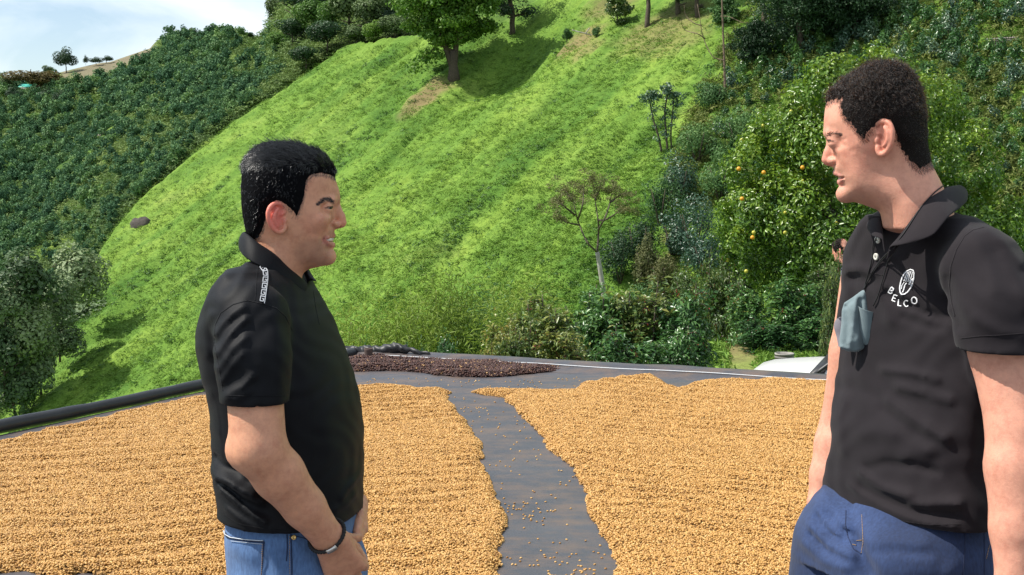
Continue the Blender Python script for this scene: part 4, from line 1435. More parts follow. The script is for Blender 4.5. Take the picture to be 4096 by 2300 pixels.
    hg.F = (hg.F * (1 - h) + Fcut * h + .004 * h * (1 - h)).astype(np.float32)
    xg, yg, zg = hg.xyz((slice(None),) * 3)
    hg.F += (.0011 * np.sin(xg * 900 + 40 * np.sin(zg * 160)) * np.sin(yg * 700 + zg * 520) * np.ones_like(hg.F)).astype(np.float32)
    hV, hQ = surface_nets(hg.F, hg.ax)
    cap = link('hair', mesh_np('hair', hV, hQ), o, M_CAP_A)
    zc = B.xz(560, 380)[1]
    xb = B.xz(560, 480)[0]
    p, n = sample_mesh(hV, hQ, 52000, lambda c: 0.6 + 0.6 * sstep(Z(1000), Z(700), c[:, 2]))
    keep = (n * (p - np.array((xb, Y0, zc - .03)))).sum(1) > 0
    p, n = p[keep], n[keep]
    topness = sstep(zc - .010, zc + .020, p[:, 2])
    frontness = sstep(xb, xf + .01, p[:, 0])
    r3 = RNG.normal(0, 1, (len(p), 3))
    lock = np.stack([np.sin(p[:, 0] * 170 + 60 * p[:, 1] + e) * np.cos(p[:, 1] * 210 + p[:, 2] * 130 + 2 * e) for e in (0, 1.7, 3.1)], 1)
    side = np.sign(p[:, 1] - Y0)
    dt = np.stack([-.8 + 0 * frontness, side * .10 - .25 * frontness, .15 + .55 * frontness], 1)
    ds = np.stack([np.full(len(p), -.6), np.zeros(len(p)), np.full(len(p), -.75)], 1)
    d = dt * topness[:, None] + ds * (1 - topness[:, None]) + .13 * r3 + .38 * lock
    ln = (.0065 + .017 * topness) * RNG.uniform(.7, 1.25, len(p))
    insp = -poly_sd(hpoly, p[:, 0], p[:, 2])
    ln *= .5 + .5 * sstep(0, .018, insp)
    lift = ln * (.085 + .36 * (1 - topness)) * RNG.uniform(.5, 1.4, len(p)) * (1 + .5 * lock[:, 1] * topness)
    strands('hair_strands', p - n * .0012, n, d, ln, lift, .00032, cap, M_HAIR_A)
    hairline(B, V, Q, hpoly, (-.55, 0, -.55), M_HAIR_A, cap, zmin=Z(1010))
    # eyebrows and lashes
    bw = bvh_of(type('o', (), {'data': mesh_np('tmp', V, Q)})())
    br = []
    bp = [(828, 716), (862, 684), (900, 662), (938, 664), (972, 688)]
    for i in range(340):
        u = RNG.random() * 4; k = min(int(u), 3); fr = u - k
        a = np.array(bp[k]) * (1 - fr) + np.array(bp[k + 1]) * fr + RNG.normal(0, 1, 2) * (5, 8.5 if k else 4)
        h_ = on_surf(bw, *B.src(*a), .0003)
        if h_: br.append((h_[0], h_[1]))
    rp = np.array([b[0] for b in br]); rn = np.array([b[1] for b in br])
    rp = np.concatenate([rp, rp * (1, -1, 1) + (0, 2 * Y0, 0)]); rn = np.concatenate([rn, rn * (1, -1, 1)])
    k = len(rp)
    strands('eyebrow', rp, rn, np.tile((-.9, 0, .25), (k, 1)) + RNG.normal(0, .15, (k, 3)), RNG.uniform(.004, .007, k), np.full(k, .0008), .00022, o, M_HAIR_A, npt=4)

    # ---- polo shirt
    g2 = Grid(np.arange(X(740), X(1530), .0042), np.arange(2.28, 3.10, .0042), np.arange(Z(2170), Z(985), .0042))
    srow = [r if r[0] < 2000 else (r[0], r[1] - 6, r[2] + 6, r[3] + .009) for r in trow[1:]]
    fn, f, L, zr = rings(srow, Y0, fvec)
    g2.op(fn, (-9, -9, Z(2170)), (9, 9, Z(1062)), .01)
    # yoke from collar to shoulder
    L3 = np.array((.29, .957, 0))
    nb = at(1070, 1105, Y0)
    for sg in (-1, 1):
        add_chain(g2, [nb + L3 * sg * .045 + (0, 0, -.008), at(1050, 1180, Y0) + L3 * sg * .135 + (0, 0, .006)], [.044, .048], .035)
    cuff = at(1020, 1609, 2.468)
    s1 = at(1010, 1275, 2.525)
    add_chain(g2, [s1, (s1 + cuff) / 2 + (0, -.006, 0), cuff + (0, 0, -.03)], [.0665, .0625, .0600], .020)
    s2 = at(1120, 1285, 2.875); c2 = at(1140, 1600, 2.925)
    add_chain(g2, [s2, (s2 + c2) / 2, c2 + (0, 0, -.03)], [.062, .060, .058], .020)
    nf = .0
    # sleeve folds, back folds, hem folds: traced from the photo
    z2 = lambda a: [(700 + u / 1.8075, 900 + v / 1.8075) for u, v in a]
    z3 = lambda a: [(700 + u / 2.0656, 1600 + v / 2.0656) for u, v in a]
    lines = [dict(p=z2(a), a=am, w=w) for a, am, w in [
        ([(505, 570), (420, 625), (345, 700), (300, 770)], 0.0081, 0.0072), ([(520, 650), (415, 745), (320, 890)], 0.0088, 0.0076), ([(515, 770), (420, 860), (330, 1000)], 0.0074, 0.0076),
        ([(500, 880), (430, 960), (350, 1080)], 0.0054, 0.0072), ([(575, 1030), (500, 1105), (390, 1165)], 0.0074, 0.0072), ([(560, 1130), (460, 1190), (370, 1200)], 0.0047, 0.0068),
        ([(700, 640), (760, 900), (740, 1150)], 0.0041, 0.0136),
        ([(400, 300), (330, 430), (270, 560)], 0.0030, 0.0102), ([(520, 330), (420, 470), (330, 560)], 0.0024, 0.0085), ([(250, 640), (215, 780), (230, 950)], 0.0041, 0.0102)]]
    lines += [dict(p=z3(a), a=am, w=w) for a, am, w in [
        ([(325, 690), (420, 690), (520, 720), (640, 770)], 0.0115, 0.0093), ([(380, 790), (480, 840), (600, 930), (740, 1000)], 0.0074, 0.0076), ([(480, 745), (600, 800), (720, 840)], 0.0068, 0.0068),
        ([(330, 560), (430, 600), (520, 600)], -0.0068, 0.0085), ([(360, 745), (470, 790), (560, 860)], -0.0068, 0.0068), ([(420, 950), (600, 1030), (800, 1070)], 0.0041, 0.0068),
        ([(1500, 900), (1420, 940), (1350, 950)], 0.0054, 0.0085), ([(1540, 760), (1460, 800), (1400, 870)], 0.0054, 0.0085)]]
    fold_bumps(g2, lines, 2.52, .004, .009, Y0 - .02)
    xg, yg, zg = g2.xyz((slice(None),) * 3)
    g2.F += (.0012 * np.sin(xg * 95 + 3 * np.sin(zg * 40)) * np.sin(zg * 70 + yg * 55 + 2 * np.sin(xg * 50)) * np.ones_like(g2.F)).astype(np.float32)
    # cut: sleeve ends, hem, neck
    def sl(pl_p, pl_n, lo, hi):
        pl_n = np.array(pl_n, float); pl_n /= np.linalg.norm(pl_n)
        g2.op(lambda x, y, z: -((x - pl_p[0]) * pl_n[0] + (y - pl_p[1]) * pl_n[1] + (z - pl_p[2]) * pl_n[2]) + 0 * (x + y + z), lo, hi, .002, 'sub')
    # sleeve: remove below cuff, outside of trunk only
    def below(cf, r):
        def fn2(x, y, z):
            d = np.sqrt((x - cf[0]) ** 2 + (y - cf[1]) ** 2) - r
            return np.maximum(d, z - cf[2]) + 0 * x
        return fn2
    trunk, _, _, _ = rings(trow[1:], Y0, fvec)
    for cf in (cuff, c2):
        lo = cf - (.10, .10, .12); hi = cf + (.10, .10, .03)
        def fn3(x, y, z, cf=cf):
            return np.maximum(z - cf[2] + 0 * x + 0 * y, -trunk(x, y, z))
        g2.op(fn3, lo, hi, .0025, 'sub')
        add_cone(g2, cf + (0, 0, -.04), cf + (0, 0, -.018), .0520, .0520, .003, 'sub')
    hem_p = at(1040, 2130, 2.53)
    g2.F = np.maximum(g2.F, (hem_p[2] - .04 * (xg - hem_p[0]) - zg) * np.ones_like(g2.F)).astype(np.float32)
    add_cone(g2, at(1075, 1120, Y0), at(1060, 960, Y0), .050, .062, .004, 'sub')
    V2, Q2 = surface_nets(g2.F, g2.ax)
    V2 = relax(V2, Q2, 1)
    shirt = link('polo_shirt', mesh_np('polo_shirt', V2, Q2), o, M_POLO_A)
    sb = bvh_of(shirt)
    # collar: stand rising behind the neck, folded down to two tips in front
    def off(px, py, d, t2=0.0):
        return at(px, py, Y0 - d * .957)
    topc = [(974, 926, .0), (984, 930, .022), (1004, 946, .046), (1034, 972, .062), (1089, 1006, .066), (1143, 1054, .055), (1190, 1100, .034), (1222, 1128, .012)]
    outc = [(957, 992, .0), (962, 1006, .034), (974, 1024, .066), (1006, 1048, .088), (1056, 1072, .094), (1118, 1110, .086), (1172, 1142, .066), (1222, 1172, .040)]
    inc = [(982, 985, .0), (992, 990, .020), (1010, 1000, .040), (1038, 1020, .054), (1088, 1050, .058), (1140, 1090, .048), (1184, 1128, .030), (1216, 1150, .010)]
    def curve3(c):
        near = np.array([off(*v) for v in c]); d = np.array([v[2] for v in c])
        far = near + 2 * d[:, None] * L3[None]
        far[-1] = far[-1] + (at(1266, 1118, 2.66) - far[-1]) * .8 if c is outc else far[-1]
        return near, far
    mb = MB()
    cs = [curve3(c) for c in (inc, topc, outc)]
    cxy = np.array((at(1085, 1000, Y0)[0], Y0))
    for k_ in (0, 1): collar_sheet(mb, cs[0][k_], cs[1][k_], cs[2][k_], cxy, k_)
    finish_collar(mb, M_POLO_A, shirt)
    # Greek key tape on the shoulder seam
    mb = MB()
    tape = z2([(625, 298), (650, 330), (655, 360), (650, 410), (645, 460), (638, 510), (628, 566)])
    tc = np.array(tape)
    lens = np.concatenate([[0], np.cumsum(np.linalg.norm(np.diff(tc, axis=0), axis=1))])
    def along(u, w):
        c = np.array([np.interp(u, lens, tc[:, 0]), np.interp(u, lens, tc[:, 1])])
        c2_ = np.array([np.interp(u + 2, lens, tc[:, 0]), np.interp(u + 2, lens, tc[:, 1])]); c1_ = np.array([np.interp(u - 2, lens, tc[:, 0]), np.interp(u - 2, lens, tc[:, 1])])
        t_ = c2_ - c1_; t_ /= max(np.linalg.norm(t_), 1e-6)
        return c + np.array((-t_[1], t_[0])) * -w
    N = 6; pitch = lens[-1] / N
    for i in range(N):
        u0 = i * pitch
        key = [(0, 9), (0, -9), (.72, -9), (.72, 4), (.36, 4), (.36, -2)]
        ribbon(mb, sb, [along(u0 + a * pitch, w) for a, w in key], 3.2, .0020, 2.0)
        ribbon(mb, sb, [along(u0 + a * pitch, w) for a, w in [(0, 9), (1.0, 9)]], 3.0, .0020, 2.0)
    mb.build('shoulder_trim', M_GREY_PRINT, shirt)
    # seams
    mb = MB()
    for ln in [z2([(525, 545), (420, 575), (330, 635), (290, 720), (280, 830), (300, 950), (325, 1080), (345, 1200)]), z2([(525, 545), (640, 572), (730, 600), (800, 660), (850, 760)]),
               z2([(362, 1232), (560, 1240), (800, 1232)]), z2([(600, 290), (588, 400), (580, 545)])]:
        ribbon(mb, sb, ln, 4.0, .0004, 5)
    for ln in [z2([(1000, 470), (1020, 600), (1045, 720)]), z3([(405, 945), (520, 1020), (720, 1062), (930, 1078)])]:
        ribbon(mb, sb, ln, 3.0, .0004, 5)
    mb.build('seam', M_POLO_A, shirt)

    # ---- jeans
    jrow = [(1940, 912, 1420, .166), (2010, 902, 1432, .172), (2080, 896, 1440, .179), (2140, 894, 1440, .181), (2205, 898, 1437, .178), (2280, 912, 1434, .176), (2400, 925, 1430, .172), (2520, 930, 1420, .168)]
    zc2 = Z(2520)
    g3 = Grid(np.arange(X(820), X(1500), .007), np.arange(2.42, 2.99, .007), np.concatenate([np.arange(.03, Z(2420), .012), np.arange(Z(2420), Z(1940), .006)]))
    fj, _, _, _ = rings(jrow, Y0, fvec, inset=.007)
    g3.op(fj, (-9, -9, zc2), (9, 9, 9), .01)
    add_legs(g3, hips, knees, ank, [.103, .078, .066], .03)
    fold_bumps(g3, [dict(p=z3(a), a=am, w=w) for a, am, w in [([(760, 1180), (830, 1280), (860, 1440)], .005, .012), ([(1000, 1200), (1100, 1300), (1180, 1440)], .004, .012), ([(500, 1240), (620, 1300), (700, 1440)], .003, .015)]], 2.55, .004, .01, Y0 - .03)
    g3.F = np.maximum(g3.F, (.035 - g3.ax[2])[None, None, :] * np.ones_like(g3.F)).astype(np.float32)
    V3, Q3 = surface_nets(g3.F, g3.ax)
    V3 = relax(V3, Q3, 1)
    jeans = link('jeans', mesh_np('jeans', V3, Q3), o, M_JEANS_A)
    jb = bvh_of(jeans)
    mb = MB()
    ribbon(mb, jb, z3([(415, 1095), (440, 1128), (520, 1150), (620, 1162), (738, 1172)]), 9, .0025, 4)
    ribbon(mb, jb, z3([(738, 1172), (730, 1270), (716, 1446)]), 4, .0020, 4)
    pk = mb.build('back_pocket', M_STITCH_DK, jeans)
    mb = MB(); ribbon(mb, jb, z3([(408, 1060), (425, 1110), (470, 1136), (560, 1150), (660, 1158), (735, 1165)]), 3.5, .0036, 3)
    ribbon(mb, jb, z3([(470, 1165), (600, 1178), (725, 1190)]), 1.6, .0028, 3)
    mb.build('frayed_edge', M_FRAY, pk)
    mb = MB()
    for ln in ([(955, 1105), (962, 1220), (966, 1446)], [(925, 1110), (930, 1220), (920, 1330)]): ribbon(mb, jb, z3(ln), 4.5, .0016, 4)
    ribbon(mb, jb, z3([(1000, 1125), (1060, 1140), (1130, 1170)]), 3.0, .0016, 4)
    mb.build('side_seam', M_STITCH_DK, jeans)
    mb = MB()
    for k_ in range(16):
        a = np.array((945, 1125 + 20 * k_)); ribbon(mb, jb, z3([tuple(a), tuple(a + (3, 12))]), 2.2, .0022, 2)
        a = np.array((728 - .9 * k_, 1190 + 18 * k_)); ribbon(mb, jb, z3([tuple(a), tuple(a + (-1, 10))]), 2.0, .0026, 2)
    mb.build('stitching', M_STITCH, jeans)
    r = on_surf(jb, *z3([(980, 1135)])[0], .002)
    if r:
        R = np.array(Vector(r[1]).to_track_quat('Z', 'Y').to_matrix())
        mb = MB(); mb.lathe([(.0048, -.001), (.0046, .0012), (.0030, .0016), (.0018, .0006), (1e-4, .0006)], 16, r[0], R); mb.build('rivet', M_BRASS, jeans)
    shoes_mesh(ank, (1, -.2), 'shoe', o)

    # ---- braided bracelet with a metal plate
    axv = (wr - el) / np.linalg.norm(wr - el)
    cw = wr - axv * .004
    e1 = np.cross(axv, (0, 1, 0)); e1 /= np.linalg.norm(e1); e2 = np.cross(axv, e1)
    if e2[1] > 0: e2 = -e2
    mb = MB(); ring = []
    for i in range(41):
        a = i * 2 * math.pi / 40
        ring.append(cw + (e1 * math.cos(a) * .0345 + e2 * math.sin(a) * .0318) + axv * .010 * math.sin(a))
    mb.tube(ring, [.0028 + .0009 * (i % 2) for i in range(41)], 8)
    br_ = mb.build('bracelet', M_CORD, o)
    mb = MB()
    for i in range(40):
        a = (i + .5) * 2 * math.pi / 40
        if 1.35 < a < 2.0: continue
        c = cw + (e1 * math.cos(a) * .0355 + e2 * math.sin(a) * .0328) + axv * .010 * math.sin(a)
        mb.sphere(c, .0036, 6, 4)
    mb.build('braid', M_CORD, br_)
    mb = MB()
    pl = []
    for a in np.linspace(1.40, 1.95, 6):
        for dw in (-.0042, .0042):
            for dr in (.0330, .0362):
                pl.append(cw + e1 * math.cos(a) * (dr + .0015) + e2 * math.sin(a) * dr + axv * (.010 * math.sin(a) + dw))
    qs = []
    for i in range(5):
        b0, b1 = i * 4, i * 4 + 4
        qs += [(b0 + 1, b0 + 3, b1 + 3, b1 + 1), (b0, b1, b1 + 2, b0 + 2), (b0, b0 + 1, b1 + 1, b1), (b0 + 2, b1 + 2, b1 + 3, b0 + 3)]
    qs += [(0, 2, 3, 1), (20, 21, 23, 22)]
    mb.add(pl, qs)
    mb.build('plate', M_STEEL, br_, smooth=False)
    turn_back(o)
    return o

PERSON_A = person_a()
# ------------------------------------------------------------------ the man on the right
def person_b():
    set_frame(3550)
    Y0 = 2.38; YT = 2.43
    B = Body(Y0, -1, (3200, 200, 2.0657)); B.cen = (640, 600)
    base = np.array((at(3640, 1800, YT)[0], YT, 0.0))
    X = lambda px, t=0: at(px, 1000, Y0 - t)[0]
    Z = lambda py: at(3640, py, Y0)[2]
    P = B.p; m = B.mir
    sil = [(1440, 1720, .05), (1370, 1550, .05), (1300, 1400, .05), (1240, 1270, .05), (1180, 1120, .05), (1125, 1010, .052), (1080, 915, .056), (1050, 840, .062), (1036, 740, .068), (1030, 600, .074), (1013, 470, .078),
           (985, 385, .08), (945, 292, .08), (885, 207, .08), (810, 152, .08), (740, 137, .08), (650, 137, .078), (570, 157, .076), (500, 195, .074), (425, 243, .070),
           (340, 300, .064), (280, 355, .060), (240, 405, .056), (215, 450, .054), (206, 495, .052), (200, 550, .050), (196, 610, .048), (196, 660, .042), (215, 712, .03), (255, 760, .020), (268, 815, .020),
           (272, 880, .024), (278, 945, .028), (282, 985, .030), (292, 1020, .030), (318, 1055, .028), (338, 1095, .027), (346, 1130, .026), (345, 1165, .028),
           (352, 1202, .030), (382, 1236, .033), (440, 1252, .036), (520, 1277, .042), (600, 1307, .046), (652, 1335, .05), (672, 1390, .05), (684, 1460, .05), (695, 1560, .05), (705, 1700, .05)]
    inner = [(600, 290, .066), (750, 400, .074), (850, 550, .072), (950, 480, .060), (960, 700, .056), (700, 230, .054), (450, 370, .060), (350, 400, .050), (290, 450, .039), (560, 480, .0745),
             (420, 520, .067), (330, 570, .055), (265, 610, .040), (700, 720, .070), (850, 780, .060), (560, 720, .071), (470, 780, .0675), (390, 790, .058), (330, 770, .046), (300, 830, .037),
             (450, 900, .061), (370, 930, .050), (325, 930, .037), (640, 1000, .060), (560, 1060, .060), (480, 1080, .058), (410, 1050, .051), (365, 1045, .038), (385, 1150, .034), (430, 1180, .042),
             (520, 1190, .050), (750, 1000, .0575), (900, 950, .054), (700, 1200, .057), (900, 1150, .060), (850, 1350, .061), (1020, 1200, .057), (1100, 1450, .057), (850, 1600, .056)]
    q = head_q(B, sil, inner)
    g = Grid(axis(X(3130), X(4330), .009, [(X(3255), X(3745), .0018), (X(3150), X(3330), .0034)]),
             axis(2.02, 2.72, .009, [(2.285, 2.475, .0018)]),
             axis(0.0, Z(225), .011, [(Z(860), Z(235), .0018), (Z(2200), Z(1980), .0034), (Z(2800), Z(2330), .0045)]))
    trow = [(850, 3480, 3835, .080), (915, 3432, 3965, .135), (990, 3402, 4000, .162), (1088, 3378, 4015, .178), (1220, 3366, 4005, .184), (1397, 3368, 3975, .180), (1491, 3354, 3955, .175),
            (1562, 3342, 3935, .172), (1699, 3324, 3950, .170), (1836, 3326, 3956, .170), (1935, 3302, 3960, .172), (2022, 3296, 3964, .174), (2150, 3290, 3968, .176), (2420, 3270, 3970, .172)]
    fvec = (-0.76, -0.65)
    brow = [r if r[0] < 1500 else (r[0], r[1] + 22, r[2] - 22, r[3] - .012) for r in trow]
    fn, f, L, _ = rings(brow, YT, fvec, inset=.009)
    g.op(fn, (-9, -9, Z(2400)), (9, 9, Z(905)), .02)
    q_sdf(q, Y0, g, (X(3250), Y0 - .11, Z(935)), (X(3950), Y0 + .11, Z(225)), .016)
    # nose
    both(B, g, None, [(258, 752, 0), (262, 795, 0), (243, 850, 0), (227, 903, 0)], [.0080, .0075, .0083, .0095], .006)
    both(B, g, None, [(238, 922, 0), (280, 942, 0)], [.0062, .0055], .004)
    both(B, g, None, [(262, 916, .0095), (286, 918, .0135)], [.0068, .0062], .0035)
    for t in (1, -1):
        c = P(252, 950, .0062); add_ell(g, c if t == 1 else m(c), (.0042, .0028, .0030), .002, mode='sub')
    both(B, g, None, [(222, 694, .008), (255, 694, .026), (310, 702, .042)], [.0030, .0030, .0025], .012)
    both(B, g, None, [(366, 1190, 0), (376, 1190, .010)], [.010, .009], .014)
    # closed, slightly pursed mouth
    both(B, g, None, [(296, 1014, 0), (310, 1021, .013), (334, 1036, .024), (362, 1054, .035)], [.0042, .0038, .0028, .0016], .003)
    both(B, g, None, [(336, 1090, 0), (346, 1088, .013), (354, 1074, .023), (364, 1058, .035)], [.0054, .0048, .0034, .0016], .003)
    both(B, g, None, [(300, 1048, 0), (322, 1051, .014), (345, 1053, .025), (364, 1055, .036)], [.0016, .0018, .0020, .0018], .002, 'sub')
    grooves(B, g, [([(290, 880), (302, 910), (290, 940)], .022, -.0022, .004), ([(300, 915), (340, 960), (358, 1010)], .034, -.0010, .0050),
                   ([(330, 755), (375, 735)], .05, -.0010, .0025), ([(328, 768), (372, 790)], .05, -.0008, .0025), ([(420, 840), (470, 815), (520, 860)], .058, -.0006, .004),
                   ([(285, 800), (330, 800), (350, 780)], .042, -.0012, .004), ([(345, 1120), (375, 1125)], .022, -.0012, .005)])
    ec = P(294, 760, .0275)
    s_ = P(256, 762, .044)
    for c in (s_, m(s_)): add_ell(g, c, (.0105, .0085, .0080), .012, mode='sub')
    look = np.array((-0.95, -0.10, -0.10))
    carve_eye(B, g, ec, look, h=.0018, r=.0127, k=.010)
    t_of = lambda zx: .070 + .018 * np.clip((zx - 630) / 150, 0, 1)
    ear(B, g, [(655, 705), (634, 665), (640, 618), (665, 595), (700, 589), (742, 612), (764, 676), (757, 750), (738, 805), (706, 850), (672, 862), (650, 838), (644, 800)],
        (700, 722, .0145, .0265), [(700, 635), (728, 690), (722, 750), (690, 795)], (668, 735), (640, 748), t_of)
    # arms: the near one hangs at the right edge, the far one shows past his front
    sh = at(3950, 1090, 2.29); el = at(4078, 1715, 2.225); wr = at(4062, 2330, 2.17)
    add_chain(g, [sh, (sh + el) / 2 + (0.004, 0, 0), el], [.056, .0545, .0480], .012)
    add_chain(g, [el, el + (wr - el) * .25, el + (wr - el) * .65, wr], [.0480, .0490, .0390, .0290], .012)
    B_FLIP[0] = False
    add_hand(g, wr, np.array((-.05, -.05, -1.)), np.array((-.9, -.3, 0)), 1.04, curl=(16, 20, 24, 28), thumb=(.8, .45, -.2))
    shf = at(3480, 1120, 2.55); elf = at(3386, 1690, 2.585); wrf = at(3292, 2010, 2.54)
    add_chain(g, [shf, (shf + elf) / 2, elf], [.050, .049, .0455], .012)
    add_chain(g, [elf, elf + (wrf - elf) * .28, elf + (wrf - elf) * .65, wrf], [.0440, .0445, .0370, .0285], .012)
    B_FLIP[0] = True
    add_hand(g, wrf, at(3272, 2210, 2.53) - wrf, np.array((-.55, -.8, 0)), 1.0, curl=(20, 24, 26, 30), thumb=(.9, .15, -.2))
    hz = Z(2380)
    hips = [at(3392, 2330, 2.47), at(3755, 2330, 2.39)]
    hips = [np.array((h[0], h[1], Z(2260))) for h in hips]
    knees = [np.array((hips[0][0] - .06, 2.45, .50)), np.array((hips[1][0] + .01, 2.38, .50))]
    ank = [np.array((hips[0][0] - .07, 2.47, .08)), np.array((hips[1][0] + .02, 2.42, .08))]
    add_legs(g, hips, knees, ank, [.078, .058, .042], .012)
    V, Q = surface_nets(g.F, g.ax)
    V = relax(V, Q, 1)
    me = mesh_np('person', V - base, Q)
    skin, red, lip, shade = (.69, .335, .235), (.70, .27, .19), (.56, .23, .19), (.53, .29, .21)
    spots = []
    for mm in (lambda v: v, m):
        spots += [(mm(P(700, 720, .082)), (.026, .020, .036), red, .7), (mm(P(400, 870, .06)), (.050, .04, .045), red, .28), (mm(P(420, 1140, .04)), (.04, .03, .036), shade, .35), (mm(P(665, 740, .075)), (.009, .02, .013), (.36, .15, .11), .7),  # last spot darkens the ear hollow: recess shade put into the skin colour
                  (mm(P(330, 990, .02)), (.022, .02, .012), shade, .45)]
    spots += [(P(225, 905, 0), (.016, .02, .018), red, .6), (P(215, 690, 0), (.03, .05, .012), shade, .2)]
    for a, b, t in ((298, 1014, 0), (311, 1021, .013), (334, 1036, .024), (336, 1090, 0), (346, 1088, .013), (354, 1074, .023)):
        for mm in ((lambda v: v), m): spots.append((mm(P(a, b, t)), (.0080, .008, .0065), lip, .8))
    C = skin_cols(V, skin, spots)
    lash_cols(B, V, C, ec, look, h=.0018, r=.0127, col=(.10, .06, .05))
    set_col(me, C)
    o = bpy.data.objects.new('person', me); COL.objects.link(o)
    o.location = base
    me.materials.append(M_SKIN_B)
    tag(o, 'man with curly hair in charcoal polo with white chest logo and dark blue jeans', 'person')
    eye_parts(B, ec, .0116, look, o, None)

    # ---- hair: short dark curls
    hp = [(40, 440, 0), (205, 440, .012), (238, 428, .03), (296, 405, .045), (346, 408, .055), (336, 480, .060), (350, 530, .063), (374, 566, .065), (430, 622, .068), (482, 692, .070), (522, 738, .071), (546, 734, .071),
          (564, 682, .072), (612, 640, .073), (650, 602, .073), (690, 578, .073), (752, 596, .072), (786, 690, .068), (806, 752, .066), (840, 822, .062), (880, 888, .058), (950, 958, .05), (1000, 985, .03), (1075, 930, 0), (1300, 930, 0), (1300, 0, 0), (40, 0, 0)]
    hpoly = [B.xz(a, b, t) for a, b, t in hp]
    hg = Grid(np.arange(X(3255), X(3760), .0022), np.arange(Y0 - .105, Y0 + .105, .0022), np.arange(Z(715), Z(225), .0022))
    xs, zs = hg.ax[0].astype(float), hg.ax[2].astype(float)
    ins = -poly_sd(hpoly, xs[:, None], zs[None, :])
    zt, zb = B.xz(600, 150)[1], B.xz(600, 620)[1]
    T = .0010 + (.0030 + .0045 * sstep(zb, zt, zs)[None, :]) * sstep(0, .018, ins)
    q_sdf(q, Y0, hg, (-9, -9, -9), (9, 9, 9), .001, extra=lambda a, b: T)
    Fcut = -ins[:, None, :] + 0 * hg.F
    xg, yg, zg = hg.xyz((slice(None),) * 3)
    curlb = (np.sin(xg * 620 + 3 * np.sin(zg * 210 + yg * 150)) * np.sin(zg * 560 + 2.5 * np.sin(yg * 230 + xg * 120)) * np.sin(yg * 590 + 2 * np.sin(xg * 260)))
    amp = .0030 * sstep(zb - .02, zb + .06, zs)[None, None, :] + .0006
    Fcut = Fcut + .0035 * curlb
    h = np.clip(0.5 - 0.5 * (hg.F - Fcut) / .004, 0, 1)
    hg.F = (hg.F * (1 - h) + Fcut * h + .004 * h * (1 - h) + amp * curlb).astype(np.float32)
    hV, hQ = surface_nets(hg.F, hg.ax)
    cap = link('hair', mesh_np('hair', hV, hQ), o, M_CAP_B)
    p, n = sample_mesh(hV, hQ, 46000)
    keep = (n * (p - np.array((B.xz(640, 480)[0], Y0, B.xz(640, 420)[1] - .03)))).sum(1) > 0
    p, n = p[keep], n[keep]
    top = sstep(zb - .03, zb + .05, p[:, 2])
    lock = np.stack([np.sin(p[:, 0] * 300 + 130 * p[:, 1] + e) * np.cos(p[:, 1] * 330 + p[:, 2] * 260 + 2 * e) for e in (0, 1.7, 3.1)], 1)
    d = np.stack([np.full(len(p), .35), np.zeros(len(p)), -.8 + 0 * top], 1) * (1.25 - top)[:, None] + lock * 1.1 * top[:, None] + .35 * RNG.normal(0, 1, (len(p), 3))
    ln = (.0055 + .0060 * top) * RNG.uniform(.7, 1.3, len(p))
    insp = -poly_sd(hpoly, p[:, 0], p[:, 2])
    ln *= .6 + .4 * sstep(0, .015, insp)
    strands('hair_strands', p - n * .0012, n, d, ln, ln * (.30 + .2 * top), .00034, cap, M_HAIR_B, curl=.0016, npt=7)
    hairline(B, V, Q, hpoly, (.35, 0, -.7), M_HAIR_B, cap, 3200, .007, Z(800))
    # wispy nape
    pn, nn_ = sample_mesh(V, Q, 2600, lambda c: ((poly_sd([B.xz(*v) for v in ((840, 800, .06), (1010, 870, .04), (1095, 900, .0), (1110, 960, 0), (1010, 1030, .03), (930, 985, .05), (870, 905, .06))], c[:, 0], c[:, 2]) < 0) & (c[:, 2] > Z(760))).astype(float))
    strands('nape_hair', pn, nn_, np.tile((.35, 0, -.9), (len(pn), 1)) + RNG.normal(0, .3, (len(pn), 3)), RNG.uniform(.004, .009, len(pn)), np.full(len(pn), .0016), .00028, cap, M_HAIR_B, npt=4)
    bw = bvh_of(type('o', (), {'data': mesh_np('tmp', V, Q)})())
    br = []
    bp = [(212, 704), (236, 694), (268, 688), (305, 690), (345, 706)]
    for i in range(80):
        u = RNG.random() * 4; k = min(int(u), 3); fr = u - k
        a = np.array(bp[k]) * (1 - fr) + np.array(bp[k + 1]) * fr + RNG.normal(0, 1, 2) * (5, 6.0)
        h_ = on_surf(bw, *B.src(*a), .0003)
        if h_: br.append((h_[0], h_[1]))
    rp = np.array([b[0] for b in br]); rn = np.array([b[1] for b in br])
    rp = np.concatenate([rp, rp * (1, -1, 1) + (0, 2 * Y0, 0)]); rn = np.concatenate([rn, rn * (1, -1, 1)])
    k = len(rp)
    strands('eyebrow', rp, rn, np.tile((.9, 0, .1), (k, 1)) + RNG.normal(0, .2, (k, 3)), RNG.uniform(.004, .007, k), np.full(k, .0008), .00026, o, M_HAIR_B, npt=4)

    # ---- polo shirt
    g2 = Grid(np.arange(X(3200), X(4330), .0045), np.arange(2.08, 2.74, .0045), np.arange(Z(2170), Z(770), .0045))
    srow = [r if r[0] < 1900 else (r[0], r[1] - 10, r[2] + 6, r[3] + .014) for r in trow]
    trunk, _, _, _ = rings(srow, YT, fvec)
    g2.op(trunk, (-9, -9, Z(2170)), (9, 9, Z(865)), .01)
    L3 = np.array((L[0], L[1], 0.0))
    if L3[1] > 0: L3 = -L3                                             # towards his left, the camera side
    f3 = np.array((f[0], f[1], 0.0))
    nb = at(3690, 905, YT)
    add_chain(g2, [nb + L3 * .04 + (0, 0, -.014), nb + L3 * .125 + (0, 0, -.044)], [.046, .050], .035)
    add_chain(g2, [nb - L3 * .04 + (0, 0, -.020), at(3500, 1040, 2.53)], [.040, .040], .035)
